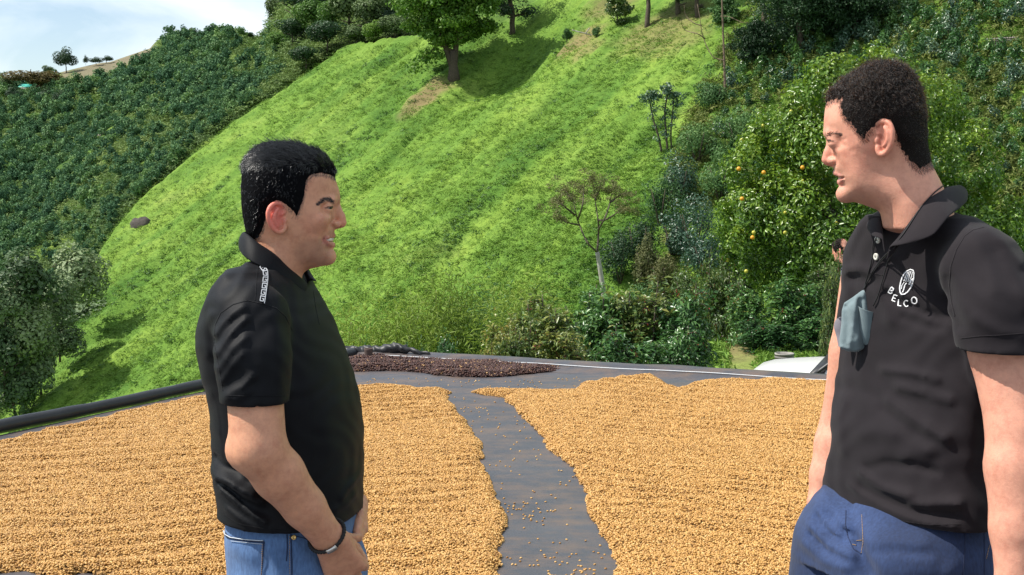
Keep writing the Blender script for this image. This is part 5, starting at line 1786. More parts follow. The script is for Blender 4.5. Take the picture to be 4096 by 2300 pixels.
    s1 = at(3930, 1082, 2.285); cuff = at(4022, 1402, 2.235)
    add_chain(g2, [s1, (s1 + cuff) / 2 + (.008, -.004, 0), cuff + (.004, 0, -.03)], [.0660, .0700, .0690], .020)
    s2 = at(3500, 1150, 2.53); c2 = at(3482, 1405, 2.565)
    add_chain(g2, [s2, (s2 + c2) / 2, c2 + (0, 0, -.03)], [.050, .052, .0520], .020)
    z5 = lambda a: [(3200 + u / 1.808, 800 + v / 1.808) for u, v in a]
    z6 = lambda a: [(3096 + u / 1.607, 1400 + v / 1.607) for u, v in a]
    lines = [dict(p=z5(a), a=am, w=w) for a, am, w in [
        ([(640, 700), (740, 760), (860, 830), (980, 880)], -0.0051, 0.0082), ([(620, 660), (760, 730), (900, 800)], 0.0043, 0.0074), ([(800, 770), (930, 820), (1050, 850)], -0.0051, 0.0082), ([(840, 830), (980, 900)], 0.0043, 0.0066),
        ([(760, 880), (900, 920), (1020, 925)], -0.0041, 0.0082), ([(560, 700), (620, 800), (640, 900)], 0.0043, 0.0115), ([(330, 560), (420, 540), (520, 560)], 0.0041, 0.0082), ([(320, 640), (400, 620), (480, 640)], -0.0035, 0.0074),
        ([(420, 180), (380, 300), (340, 420)], 0.0029, 0.0082), ([(1330, 210), (1440, 290), (1560, 430)], 0.0058, 0.0082), ([(1250, 250), (1340, 420), (1360, 600)], 0.0032, 0.0115), ([(1440, 380), (1540, 560), (1580, 720)], 0.0043, 0.0098),
        ([(1240, 800), (1400, 880), (1560, 900)], 0.0043, 0.0098), ([(1060, 560), (1090, 720), (1140, 860)], -0.0058, 0.0090)]]
    lines += [dict(p=z6(a), a=am, w=w) for a, am, w in [
        ([(700, 175), (880, 165), (1040, 185)], 0.0058, 0.0074), ([(800, 270), (960, 285), (1120, 312)], 0.0065, 0.0082), 
        ([(740, 370), (880, 440), (1090, 545)], 0.0061, 0.0098), ([(700, 440), (850, 520), (1040, 600)], -0.0036, 0.0098), ([(840, 700), (930, 650), (1010, 612)], 0.0046, 0.0115), ([(600, 820), (720, 760), (880, 745), (1040, 770)], -0.0043, 0.0082),
        ([(560, 855), (700, 915), (860, 935)], 0.0072, 0.0082), ([(900, 985), (1060, 960), (1180, 950)], 0.0058, 0.0082), ([(560, 960), (760, 1010), (1000, 1040), (1150, 1040)], -0.0051, 0.0090), ([(480, 960), (700, 1040), (950, 1085), (1150, 1090)], 0.0051, 0.0066),
        ([(420, 420), (400, 560), (420, 740)], 0.0032, 0.0098), ([(560, 600), (640, 560), (760, 560)], 0.0029, 0.0131)]]
    fold_bumps(g2, lines, 2.31, .003, .010, YT + .10)
    xg, yg, zg = g2.xyz((slice(None),) * 3)
    g2.F += (.0011 * np.sin(xg * 80 + 3 * np.sin(zg * 36)) * np.sin(zg * 62 + yg * 50 + 2 * np.sin(xg * 45)) * np.ones_like(g2.F)).astype(np.float32)
    for cf, rr in ((cuff, .0600), (c2, .0475)):
        def fn3(x, y, z, cf=cf): return np.maximum(z - cf[2] + 0 * x + 0 * y, .004 - trunk(x, y, z))
        g2.op(fn3, cf - (.11, .11, .12), cf + (.11, .11, .03), .0025, 'sub')
        add_cone(g2, cf + (0, 0, -.04), cf + (0, 0, -.018), rr, rr, .003, 'sub')
    hz_ = at(3800, 2119, 2.29)[2]
    g2.F = np.maximum(g2.F, (hz_ - zg - .05 * (xg - X(3640)) ** 2) * np.ones_like(g2.F)).astype(np.float32)
    add_cone(g2, at(3668, 880, 2.41), at(3660, 740, 2.42), .036, .074, .004, 'sub')
    add_chain(g2, [at(3540, 1006, 2.30), at(3560, 945, 2.33), at(3600, 860, 2.37)], [.005, .011, .022], .004, 'sub')
    V2, Q2 = surface_nets(g2.F, g2.ax)
    V2 = relax(V2, Q2, 1)
    shirt = link('polo_shirt', mesh_np('polo_shirt', V2, Q2), o, M_POLO_B)
    sb = bvh_of(shirt)
    A3 = lambda c: np.array([at(*v) for v in c])
    cxy = np.array((at(3650, 900, 2.40)[0], 2.40))
    mb = MB()
    topn = A3([(3838, 740, 2.455), (3798, 745, 2.395), (3752, 765, 2.350), (3713, 792, 2.328), (3674, 838, 2.314), (3636, 890, 2.308), (3598, 944, 2.308), (3556, 990, 2.312)])
    outn = A3([(3866, 786, 2.485), (3868, 806, 2.400), (3838, 834, 2.325), (3796, 864, 2.282), (3766, 902, 2.262), (3738, 938, 2.256), (3700, 956, 2.262), (3640, 972, 2.278)])
    inn = topn + np.array((-.004, .006, -.022)) * 1.0
    collar_sheet(mb, inn, topn, outn, cxy, True, .008)
    topf = A3([(3838, 740, 2.455), (3770, 748, 2.485), (3680, 785, 2.492), (3600, 815, 2.475), (3545, 838, 2.445), (3518, 862, 2.405), (3524, 905, 2.368), (3532, 960, 2.340)])
    outf = A3([(3866, 786, 2.485), (3800, 800, 2.535), (3660, 850, 2.545), (3550, 850, 2.530), (3490, 858, 2.490), (3468, 884, 2.445), (3470, 918, 2.410), (3492, 936, 2.380)])
    collar_sheet(mb, topf + np.array((.004, -.006, -.022)), topf, outf, cxy, False, .006)
    finish_collar(mb, M_POLO_B, shirt)
    # seams, placket, buttons
    mb = MB()
    for ln in [z5([(1330, 195), (1250, 215), (1190, 260), (1130, 360), (1090, 480), (1080, 620), (1095, 740), (1120, 840)]), z5([(1160, 1000), (1300, 985), (1450, 978), (1620, 965)])]: ribbon(mb, sb, ln, 5, .0005, 5)
    for ln in [z6([(345, 850), (430, 945), (560, 1035), (760, 1090), (1000, 1125), (1200, 1120)]), z5([(545, 210), (525, 330), (515, 470), (500, 520)]), z5([(500, 520), (600, 545)])]: ribbon(mb, sb, ln, 3.5, .0004, 5)
    mb.build('seam', M_POLO_B, shirt)
    for c in ((563, 288), (553, 410)):
        r = on_surf(sb, *z5([c])[0], .0012)
        if r:
            R = np.array(Vector(r[1]).to_track_quat('Z', 'Y').to_matrix())
            mb = MB(); mb.lathe([(.0060, -.001), (.0060, .0008), (.0050, .0017), (.0036, .0011), (.0010, .0011), (1e-4, .0004)], 18, r[0], R)
            bt = mb.build('button', M_BUTTON, shirt)
            mb = MB(); mb.lathe([(.0012, .0010), (.0010, .0018), (1e-4, .0018)], 8, r[0], R); mb.build('button_thread', M_CORD, bt)
    # chest print: emblem and letters
    z8 = lambda a: [(3400 + u / 3.2125, 1000 + v / 3.2125) for u, v in a]
    mb = MB()
    ribbon(mb, sb, z8([(742, 268), (780, 250), (815, 262), (826, 300), (822, 370), (806, 430), (782, 490), (745, 540), (705, 568), (665, 570), (648, 540), (644, 480), (656, 415), (676, 350), (705, 300)]), 4.6, .0011, 2.5, closed=True)
    for ln, w in [([(745, 285), (720, 335), (698, 400)], 3.4), ([(768, 275), (742, 340), (722, 405)], 3.4), ([(790, 272), (768, 330), (748, 408)], 3.4), ([(808, 285), (795, 340), (772, 400)], 3.4),
                  ([(815, 370), (785, 400), (765, 445)], 6.5), ([(730, 425), (708, 455), (698, 500), (680, 545)], 3.6), ([(700, 415), (672, 455), (664, 500)], 2.6)]:
        ribbon(mb, sb, z8(ln), w, .0011, 2.0)
    mb.build('chest_emblem', M_WHITE_PRINT, shirt)
    def glyph(strokes, c, ang, hgt, wid):
        ca, sa = math.cos(ang), math.sin(ang)
        mb = MB()
        for st in strokes:
            pts = [(c[0] + (u - .5) * wid * ca - (v - .5) * hgt * sa, c[1] + (u - .5) * wid * sa + (v - .5) * hgt * ca) for u, v in st]
            ribbon(mb, sb, z8(pts), 4.4, .0011, 1.5)
        mb.build('chest_lettering', M_WHITE_PRINT, shirt)
    arc = lambda a0, a1, n=10: [(.5 + .5 * math.cos(t), .5 + .5 * math.sin(t)) for t in np.linspace(a0, a1, n)]
    glyph([[(0, 0), (0, 1)], [(0, 0), (.7, .05), (.85, .25), (.7, .46), (0, .5)], [(0, .5), (.8, .54), (1, .75), (.8, .96), (0, 1)]], (535, 522), .60, 80, 48)
    glyph([[(1, 0), (0, 0), (0, 1), (1, 1)], [(0, .5), (.8, .5)]], (578, 620), .36, 82, 44)
    glyph([[(0, 0), (0, 1), (1, 1)]], (646, 678), .12, 82, 42)
    glyph([arc(-.8, -5.5, 14)], (728, 688), -.10, 82, 60)
    glyph([arc(0, 6.283, 18)], (830, 648), -.32, 84, 66)

    # ---- jeans
    jrow = [(1960, 3370, 3900, .135), (2020, 3318, 3948, .158), (2060, 3276, 3966, .169), (2110, 3244, 3974, .178), (2178, 3216, 3978, .182), (2240, 3206, 3982, .176), (2300, 3215, 3975, .160)]
    g3 = Grid(np.arange(X(3080), X(4080), .0055), np.arange(2.16, 2.68, .0055), np.concatenate([np.arange(.03, Z(2450), .012), np.arange(Z(2450), Z(1900), .006)]))
    fj, _, _, _ = rings(jrow, YT, fvec)
    g3.op(fj, (-9, -9, Z(2300)), (9, 9, 9), .01)
    add_chain(g3, [hips[0], knees[0], ank[0]], [.096, .080, .068], .022)
    add_chain(g3, [hips[1], knees[1], ank[1]], [.108, .082, .068], .014)
    fold_bumps(g3, [dict(p=z6(a), a=am, w=w) for a, am, w in [
        ([(290, 1040), (360, 1110), (460, 1190)], 0.0128, 0.0115), ([(250, 1120), (340, 1200), (470, 1260)], 0.0139, 0.0126), ([(215, 1220), (330, 1300), (480, 1330)], 0.0139, 0.0138), ([(180, 1330), (300, 1390), (450, 1400)], 0.0128, 0.0138),
        ([(330, 1150), (400, 1200), (465, 1230)], -.008, .006), ([(260, 1180), (350, 1255), (470, 1290)], -.009, .006), ([(220, 1290), (330, 1350), (470, 1370)], -.008, .007), ([(480, 1030), (500, 1150), (540, 1290)], -.004, .005), ([(640, 1290), (800, 1262), (980, 1265)], -.004, .007),
        ([(600, 1260), (760, 1220), (960, 1220)], 0.0089, 0.0138), ([(620, 1330), (800, 1300), (1000, 1310)], 0.0077, 0.0138), ([(470, 1240), (560, 1300), (620, 1420)], -0.0153, 0.0138), ([(700, 1400), (900, 1380), (1100, 1400)], 0.0077, 0.0161)]], 2.30, .004, .01, YT + .1)
    g3.F = np.maximum(g3.F, (.035 - g3.ax[2])[None, None, :] * np.ones_like(g3.F)).astype(np.float32)
    V3, Q3 = surface_nets(g3.F, g3.ax); V3 = relax(V3, Q3, 1)
    jeans = link('jeans', mesh_np('jeans', V3, Q3), o, M_JEANS_B)
    jb = bvh_of(jeans)
    mb = MB()
    for ln in [[(462, 1030), (460, 1120), (475, 1200), (510, 1280), (560, 1310)], [(1232, 1130), (1226, 1250), (1214, 1446)], [(1352, 1090), (1352, 1250), (1352, 1446)]]: ribbon(mb, jb, z6(ln), 3.2, .0006, 4)
    mb.build('seam', M_STITCH_DK, jeans)
    mb = MB()
    for ln in [[(565, 1060), (570, 1160), (574, 1240), (560, 1310)], [(1362, 1100), (1390, 1104)], [(1364, 1340), (1380, 1270), (1392, 1240)]]:
        a, b = np.array(ln[0], float), None
        for p0, p1 in zip(ln[:-1], ln[1:]):
            p0, p1 = np.array(p0, float), np.array(p1, float); nseg = max(1, int(np.linalg.norm(p1 - p0) / 10))
            for k_ in range(nseg): ribbon(mb, jb, z6([tuple(p0 + (p1 - p0) * k_ / nseg), tuple(p0 + (p1 - p0) * (k_ + .6) / nseg)]), 1.5, .0010, 2)
    mb.build('stitching', M_STITCH, jeans)
    mb = MB(); ribbon(mb, jb, z6([(530, 1225), (565, 1222)]), 2.2, .001, 2); ribbon(mb, jb, z6([(505, 1250), (526, 1256)]), 2, .001, 2); mb.build('fly_tack', M_STITCH, jeans)
    shoes_mesh(ank, (-1, -.6), 'shoe', o)
    skin_me = mesh_np('tmp', V, Q)
    col_o = [c for c in shirt.children if c.name.startswith('collar')][0]
    COLLAR_BODY_B[:] = [type('o', (), {'data': skin_me})(), type('o', (), {'data': col_o.data})()]
    turn_back(o)
    return o, sb

COLLAR_BODY_B = []
PERSON_B, SHIRT_B_BVH = person_b()

# ------------------------------------------------------------------ face mask hanging on a cord at his chest
M_MASK = cloth_mat('teal_mask_cotton', (0.135, 0.185, 0.20), (0.205, 0.265, 0.285), 0.9, 0.2, 1400)
M_MASK_IN = cloth_mat('grey_mask_lining', (0.20, 0.19, 0.22), (0.28, 0.26, 0.30), 0.9, 0.2, 1400)
def face_mask():
    set_frame(3550)
    z5 = lambda u, v: (3200 + u / 1.808, 800 + v / 1.808)
    hit_ = on_surf(SHIRT_B_BVH, *z5(420, 900), 0.0)
    Ym = hit_[0][1] - .016
    print('mask depth', Ym)
    Q_ = lambda u, v, y=0.0: at(*z5(u, v), Ym + y)
    root = empty('face_mask', Q_(420, 900), 'teal cloth face mask hanging from a black neck cord on the charcoal polo', 'face mask')
    poly = [Q_(u, v)[[0, 2]] for u, v in [(474, 640), (440, 660), (380, 705), (318, 745), (302, 800), (298, 900), (285, 1000), (284, 1062), (310, 1082), (360, 1098), (420, 1098), (470, 1072), (505, 1040), (522, 960), (524, 860), (516, 790), (500, 735), (494, 690)]]
    P = np.array(poly)
    g = Grid(np.arange(P[:, 0].min() - .02, P[:, 0].max() + .02, .0016), np.arange(Ym - .05, Ym + .04, .0016), np.arange(P[:, 1].min() - .02, P[:, 1].max() + .02, .0016))
    xs, zs = g.ax[0].astype(float), g.ax[2].astype(float)
    sd = poly_sd(poly, xs[:, None], zs[None, :])
    puff = np.sqrt(np.clip(-sd, 0, None) / .020).clip(0, 1)
    def groove(pts, w): return np.exp(-(line_d([Q_(*p)[[0, 2]] for p in pts], xs[:, None], zs[None, :]) / w) ** 2)
    h = .015 * puff - .0065 * groove([(440, 720), (432, 860), (455, 960), (470, 1060)], .0045) + .0035 * groove([(400, 720), (395, 900), (420, 1040)], .006) \
        - .0025 * groove([(330, 770), (350, 900), (335, 1040)], .006) + .003 * groove([(360, 760), (372, 900), (365, 1050)], .005) - .003 * groove([(380, 720), (330, 770)], .003) + .003 * groove([(300, 1060), (400, 1085), (470, 1060)], .004)
    X2, Z2 = np.meshgrid(xs, zs, indexing='ij')
    h = h + puff * (.0030 * (fbm(X2 * 60, Z2 * 22, 3, 410) - .5) + .0016 * (fbm(X2 * 150, Z2 * 110, 2, 411) - .5))
    yg = g.ax[1][None, :, None]
    hh = h[:, None, :]
    g.F = np.maximum(np.maximum(sd[:, None, :], (Ym - hh) - yg), yg - (Ym + .006)).astype(np.float32)
    V, F = surface_nets(g.F, g.ax)
    V = relax(V, F, 1)
    link('mask_cloth', mesh_np('mask_cloth', V, F), root, M_MASK)
    # rolled side flap with an open top
    tp, bt = Q_(487, 790, -.012), Q_(492, 1050, -.004)
    mb = MB()
    H = tp[2] - bt[2]
    zd = (tp - bt) / np.linalg.norm(tp - bt); xd = np.cross((0, -1., 0), zd) * -1; xd = np.array((1., 0, 0)) - zd * zd[0]; xd /= np.linalg.norm(xd); yd = np.cross(zd, xd)
    prof = [(.004, 0), (.0085, .004), (.0115, .015), (.0130, H * .5), (.0135, H * .85), (.0145, H), (.0148, H + .0012), (.0140, H + .0008), (.0125, H - .002), (.0110, H * .8), (.0100, H * .45), (.0010, H * .40)]
    mb.lathe(prof, 24, bt, np.stack([xd, yd * .8, zd], 1))
    me = mb.mesh('mask_flap')
    vv = verts_of(me); sl_ = (vv - bt) @ zd; fr = (vv - bt) @ xd
    vv[:, 2] += np.where(sl_ > H * .6, -fr * .35 * (sl_ / H), 0)
    me.vertices.foreach_set('co', vv.astype(np.float32).ravel())
    link('mask_flap', me, root, M_MASK)
    mb = MB()                                                         # grey ear-side panel folded behind
    path = [Q_(292, 845, .012), Q_(256, 872, .016), Q_(246, 920, .018), Q_(262, 980, .018), Q_(278, 1060, .014)]
    path = spline(path, 4)
    for a, b in zip(path[:-1], path[1:]): pass
    inner = path + np.array((.020, .0, .0))
    n = len(path)
    v = np.concatenate([path, inner, path + (0, .004, 0), inner + (0, .004, 0)])
    q = []
    for i in range(n - 1):
        q += [(i, i + 1, n + i + 1, n + i), (2 * n + i, 3 * n + i, 3 * n + i + 1, 2 * n + i + 1), (i, 2 * n + i, 2 * n + i + 1, i + 1)]
    mb.add(v, q); mb.build('mask_lining', M_MASK_IN, root)
    # neck cord: follows the neck and the open collar down to the mask
    mb = MB()
    surf = [SHIRT_B_BVH] + [bvh_of(c) for c in COLLAR_BODY_B]
    def cord(pts, lift=.0026):
        dense = spline([(u, v, 0) for u, v in pts], 6)
        out = []
        for u, v, _ in dense:
            h = [r for r in (on_surf(b_, u, v, lift) for b_ in surf) if r is not None]
            if h: out.append(min((r[0] for r in h), key=lambda q: np.linalg.norm(q - np.array(CAMP))))
        out = np.array(out)
        for _ in range(6):
            out[1:-1] = .25 * out[:-2] + .5 * out[1:-1] + .25 * out[2:]
        mb.tube(out, .0011, 5)
    cord([(3768, 745), (3722, 782), (3676, 850), (3630, 922), (3590, 975), (3540, 1032), (3508, 1075), (3470, 1135), (3462, 1156)])
    cord([(3560, 1000), (3520, 1050), (3492, 1090), (3474, 1130), (3462, 1156)])
    cord([(3526, 900), (3505, 965), (3492, 1040), (3480, 1085), (3468, 1130), (3460, 1156)])
    cord([(3590, 985), (3562, 1030), (3545, 1085), (3530, 1140), (3512, 1195), (3498, 1222)])
    mb.build('neck_cord', M_CORD, root)
    turn_back(root)
face_mask()
# ------------------------------------------------------------------ plants: materials
def leaf_mat(name, stops, rough=.5, spec=.4, trans=.25, inst=False):
    """leaf colour varies per leaf (vertex colour) and per plant (random)"""
    m, nt, b = new_mat(name)
    vc = nd(nt, 'ShaderNodeVertexColor', layer_name='tint'); sp = nd(nt, 'ShaderNodeSeparateColor')
    nt.links.new(vc.outputs['Color'], sp.inputs['Color'])
    if inst:
        at_ = nd(nt, 'ShaderNodeAttribute'); at_.attribute_type = 'INSTANCER'; at_.attribute_name = 'tint'; src = at_.outputs['Fac']
    else:
        oi = nd(nt, 'ShaderNodeObjectInfo'); src = oi.outputs['Random']
    mm = nd(nt, 'ShaderNodeMath', operation='MULTIPLY'); mm.inputs[1].default_value = .45
    ad = nd(nt, 'ShaderNodeMath', operation='MULTIPLY_ADD'); ad.inputs[1].default_value = .55
    nt.links.new(src, mm.inputs[0]); nt.links.new(sp.outputs['Red'], ad.inputs[0]); nt.links.new(mm.outputs[0], ad.inputs[2])
    r = ramp(nt, stops); nt.links.new(ad.outputs[0], r.inputs['Fac'])
    nt.links.new(r.outputs['Color'], b.inputs['Base Color'])
    b.inputs['Roughness'].default_value = rough; b.inputs['Specular IOR Level'].default_value = spec
    t = nd(nt, 'ShaderNodeBsdfTranslucent'); nt.links.new(r.outputs['Color'], t.inputs['Color'])
    mx = nd(nt, 'ShaderNodeMixShader'); mx.inputs['Fac'].default_value = trans
    out = nt.nodes['Material Output']
    nt.links.new(b.outputs[0], mx.inputs[1]); nt.links.new(t.outputs[0], mx.inputs[2]); nt.links.new(mx.outputs[0], out.inputs['Surface'])
    return m

M_COFFEE = leaf_mat('coffee_leaf', [(0, (0.026, 0.079, 0.026)), (.5, (0.062, 0.159, 0.044)), (.85, (0.133, 0.265, 0.057)), (1, (0.332, 0.354, 0.078))], .32, .6)
M_COFFEE_MIX = leaf_mat('coffee_leaf_turning', [(0, (.040, .080, .026)), (.45, (.110, .180, .045)), (.75, (.250, .270, .060)), (.93, (.40, .33, .085)), (1, (.40, .19, .07))], .36, .55)
M_COFFEE_BLUE = leaf_mat('coffee_leaf_dark', [(0, (0.028, 0.073, 0.048)), (.5, (0.065, 0.138, 0.082)), (1, (0.162, 0.248, 0.134))], .32, .6, .15)
M_CITRUS = leaf_mat('citrus_leaf', [(0, (.040, .105, .014)), (.4, (.115, .225, .022)), (.75, (.255, .355, .032)), (1, (.44, .47, .05))], .32, .55, .3)
M_TREE = leaf_mat('broad_leaf', [(0, (.040, .100, .020)), (.5, (.095, .205, .032)), (1, (.24, .37, .05))], .5, .35, .35)
M_DARKTREE = leaf_mat('dark_leaf', [(0, (0.014, 0.037, 0.017)), (.6, (0.034, 0.082, 0.031)), (1, (0.076, 0.145, 0.048))], .5, .35, .2)
M_WOOD = leaf_mat('wood_leaf', [(0, (0.046, 0.109, 0.041)), (.5, (0.102, 0.210, 0.064)), (1, (0.239, 0.377, 0.114))], .55, .3, .25)
M_BAMBOO = leaf_mat('bamboo_leaf', [(0, (.11, .18, .028)), (.5, (.21, .30, .045)), (1, (.33, .40, .085))], .55, .3, .4)
M_DRYLEAF = leaf_mat('sparse_brown_leaf', [(0, (.060, .075, .030)), (.5, (.125, .140, .050)), (1, (.22, .21, .085))], .6, .3, .3)
M_RUST = leaf_mat('rust_leaf', [(0, (0.083, 0.083, 0.030)), (.5, (0.165, 0.128, 0.045)), (1, (0.255, 0.165, 0.060))], .6, .3, .3)
M_FARLEAF = leaf_mat('far_shrub_leaf', [(0, (0.037, 0.097, 0.055)), (.5, (0.078, 0.170, 0.078)), (1, (0.172, 0.287, 0.101))], .6, .12, .2)  # far leaves kept lighter: distance haze put into the leaf colour
M_TUFT = leaf_mat('meadow_leaf', [(0, (.095, .195, .030)), (.45, (.150, .275, .040)), (.8, (.200, .325, .050)), (1, (.255, .32, .085))], .6, .2, .25, inst=True)
M_WEED = leaf_mat('weed_leaf', [(0, (0.034, 0.086, 0.025)), (.5, (0.069, 0.155, 0.032)), (1, (0.138, 0.253, 0.039))], .5, .3, .3, inst=True)
M_THICKET = leaf_mat('thicket_leaf', [(0, (0.029, 0.076, 0.029)), (.5, (0.072, 0.153, 0.043)), (1, (0.198, 0.270, 0.061))], .5, .35, .25, inst=True)
M_BARK = simple_mat('brown_bark', [(.3, (.050, .038, .028)), (.7, (.11, .085, .062))], 14, .95, bump_s=.5)
M_BARK_PALE = simple_mat('pale_bark', [(.3, (.26, .24, .21)), (.7, (.42, .40, .36))], 9, .9, bump_s=.3)
M_BARK_RED = simple_mat('reddish_bark', [(.3, (.13, .085, .06)), (.7, (.24, .17, .12))], 9, .9, bump_s=.3)
M_CULM = simple_mat('green_culm', [(.3, (.12, .17, .03)), (.7, (.22, .26, .06))], 5, .5)
M_GULLY = leaf_mat('gully_leaf', [(0, (.085, .140, .065)), (.5, (.175, .250, .120)), (1, (.31, .38, .19))], .55, .3, .25)
M_GULLY_DK = leaf_mat('gully_leaf_dark', [(0, (.035, .070, .030)), (.6, (.080, .135, .055)), (1, (.15, .21, .085))], .55, .3, .2)
M_RIDGE = leaf_mat('ridge_leaf', [(0, (.050, .090, .034)), (.5, (.105, .165, .055)), (1, (.21, .27, .095))], .55, .3, .25)
M_SCRUB = leaf_mat('scrub_leaf', [(0, (.050, .100, .030)), (.5, (.115, .190, .050)), (1, (.22, .29, .085))], .6, .2, .25, inst=True)  # far undergrowth lightened as well, haze put into its colour
M_HERB = leaf_mat('herb_leaf', [(0, (.055, .095, .024)), (.5, (.130, .175, .042)), (1, (.26, .28, .080))], .6, .2, .3, inst=True)
M_ORANGE = plain('orange_peel', (.75, .34, .02), .45)
M_LEMON = plain('yellow_green_fruit', (.52, .48, .06), .45)
M_CHERRY = plain('red_cherry', (.35, .03, .02), .35)

# ------------------------------------------------------------------ plants: geometry
def leaves(P, N, size, rg, aspect=.45, fold=.25, jit=.6, tint=None, droop=0.0):
    """one small folded leaf per point, facing roughly along N"""
    n = len(P)
    N = N + rg.normal(0, jit, (n, 3)); N /= np.maximum(np.linalg.norm(N, axis=1, keepdims=True), 1e-6)
    A = rg.normal(0, 1, (n, 3)) + np.array((0, 0, -droop)); A -= N * (A * N).sum(1, keepdims=True); A /= np.maximum(np.linalg.norm(A, axis=1, keepdims=True), 1e-6)
    Bv = np.cross(N, A)
    L = size * rg.uniform(.65, 1.3, n)
    W = L * aspect
    base, tip = P - A * (L / 2)[:, None], P + A * (L / 2)[:, None] - N * (L * .10)[:, None]
    l = P + Bv * (W / 2)[:, None] + N * (W * fold)[:, None]; r = P - Bv * (W / 2)[:, None] + N * (W * fold)[:, None]
    V = np.stack([base, l, tip, r], 1).reshape(-1, 3)
    i = np.arange(n) * 4
    T = np.concatenate([np.stack([i, i + 2, i + 1], 1), np.stack([i, i + 3, i + 2], 1)])
    t = rg.random(n) if tint is None else np.clip(tint + rg.normal(0, .18, n), 0, 1)
    return V, T, np.repeat(t, 4)

def leaf_mesh(name, parts):
    V, T, C, k = [], [], [], 0
    for v, t, c in parts: V.append(v); T.append(t + k); C.append(c); k += len(v)
    me = mesh_np(name, np.concatenate(V), np.concatenate(T), smooth=False)
    c = np.concatenate(C); set_col(me, np.repeat(c[:, None], 3, 1), 'tint')
    return me

def blob_points(n, r, rg, lumps=9, lump=.45, hollow=.55, flat_bottom=.0):
    """points through a lumpy crown: several overlapping lumps, denser towards their outsides; returns points, outward directions, tint"""
    r = np.array(r, float)
    cs = rg.normal(0, 1, (lumps, 3)); cs /= np.linalg.norm(cs, axis=1, keepdims=True); cs *= rg.uniform(.25, .72, (lumps, 1)); cs[0] = 0
    if flat_bottom: cs[:, 2] = np.abs(cs[:, 2]) * rg.choice([1, -flat_bottom], lumps)
    rr = rg.uniform(lump * .7, lump * 1.2, lumps)
    k = rg.choice(lumps, n, p=rr ** 2 / (rr ** 2).sum())
    d = rg.normal(0, 1, (n, 3)); d /= np.linalg.norm(d, axis=1, keepdims=True)
    rad = (hollow + (1 - hollow) * rg.random(n) ** .5) * rr[k]
    p = (cs[k] + d * rad[:, None])
    lt = rg.uniform(-.22, .22, lumps)
    o = p / np.maximum(np.linalg.norm(p, axis=1, keepdims=True), 1e-6)
    return p * r, d * .7 + o * .5 + np.array((0, 0, .35)), .5 + lt[k]

def crown(name, r, n, size, seed, lumps=9, lump=.45, aspect=.45, hollow=.5, droop=0.0, flat=.0, jit=.55, n_inner=None):
    rg = np.random.default_rng(seed)
    p, d, t = blob_points(n, r, rg, lumps, lump, hollow, flat)
    return leaf_mesh(name, [leaves(p, d, size, rg, aspect, tint=t, droop=droop, jit=jit)])

def branch_tree(rg, base, top, r0, forks=2, nb=7, spread=.5, levels=2, up=.5, start=.35):
    """trunk with limbs; returns a tube collector and the limb tips"""
    mb = MB(); tips = []
    def limb(a, b, ra, rb, lv):
        m = int(6 + 3 * lv); t = np.linspace(0, 1, m)[:, None]
        L = np.linalg.norm(b - a)
        w = np.cumsum(rg.normal(0, .035 * L, (m, 3)), 0) * t * (1 - .4 * t)
        pts = a + (b - a) * t + w
        mb.tube(pts, ra + (rb - ra) * t[:, 0], 7 if lv > 1 else 5)
        if lv == 0: tips.append(pts[-1]); tips.append(pts[-2]); return
        for k in range(nb):
            u = rg.uniform(start, 1.0) if lv == levels else rg.uniform(.3, 1.0)
            q = pts[min(m - 1, int(u * (m - 1)))]
            az = rg.uniform(0, 6.283); d = np.array((math.cos(az), math.sin(az), up * rg.uniform(.4, 1.6)))
            d /= np.linalg.norm(d)
            ln = L * spread * rg.uniform(.6, 1.15) * (1 - .35 * u)
            limb(q, q + d * ln, (ra + (rb - ra) * u) * .62, .3 * rb + .004, lv - 1)
        tips.append(pts[-1])
    base, top = np.asarray(base, float), np.asarray(top, float)
    limb(base, top, r0, r0 * .35, levels)
    return mb, np.array(tips)

def clump_crown(name, tips, n_each, rad, size, rg, aspect=.45, droop=0.0, jit=.6, flat=.6):
    P, D, T = [], [], []
    for q in tips:
        k = max(3, int(n_each * rg.uniform(.6, 1.4))); r = rad * rg.uniform(.7, 1.3)
        d = rg.normal(0, 1, (k, 3)); d /= np.linalg.norm(d, axis=1, keepdims=True)
        P.append(q + d * (r * rg.random(k) ** .45)[:, None] * (1, 1, flat)); D.append(d * .6 + (0, 0, .6)); T.append(np.full(k, .5 + rg.uniform(-.25, .25)))
    return leaf_mesh(name, [leaves(np.concatenate(P), np.concatenate(D), size, rg, aspect, tint=np.concatenate(T), droop=droop, jit=jit)])

def thing_tree(name, base, trunk_mb, crown_me, bark, leaf, label, cat='tree', group=None, crown_name='crown', trunk_name='trunk'):
    """an Empty at the foot; trunk and crown meshes are local to it"""
    e = empty(name, base, label, cat, group)
    for nm, data, mt in ((trunk_name, trunk_mb.mesh(trunk_name) if trunk_mb is not None else None, bark), (crown_name, crown_me, leaf)):
        if data is None: continue
        o = bpy.data.objects.new(nm, data); COL.objects.link(o); o.parent = e
        data.materials.clear(); data.materials.append(mt)
    return e

def copy_tree(e, base, rz, s, label=None, group=None):
    c = e.copy(); COL.objects.link(c); c.location = base; c.rotation_euler = (0, 0, rz); c.scale = s if hasattr(s, '__len__') else (s, s, s)
    if label: c['label'] = label
    if group: c['group'] = group
    for ch in e.children:
        d = ch.copy(); COL.objects.link(d); d.parent = c
    return c

def mpp(P): return P[1] / FPX                                        # metres per photo pixel at a point

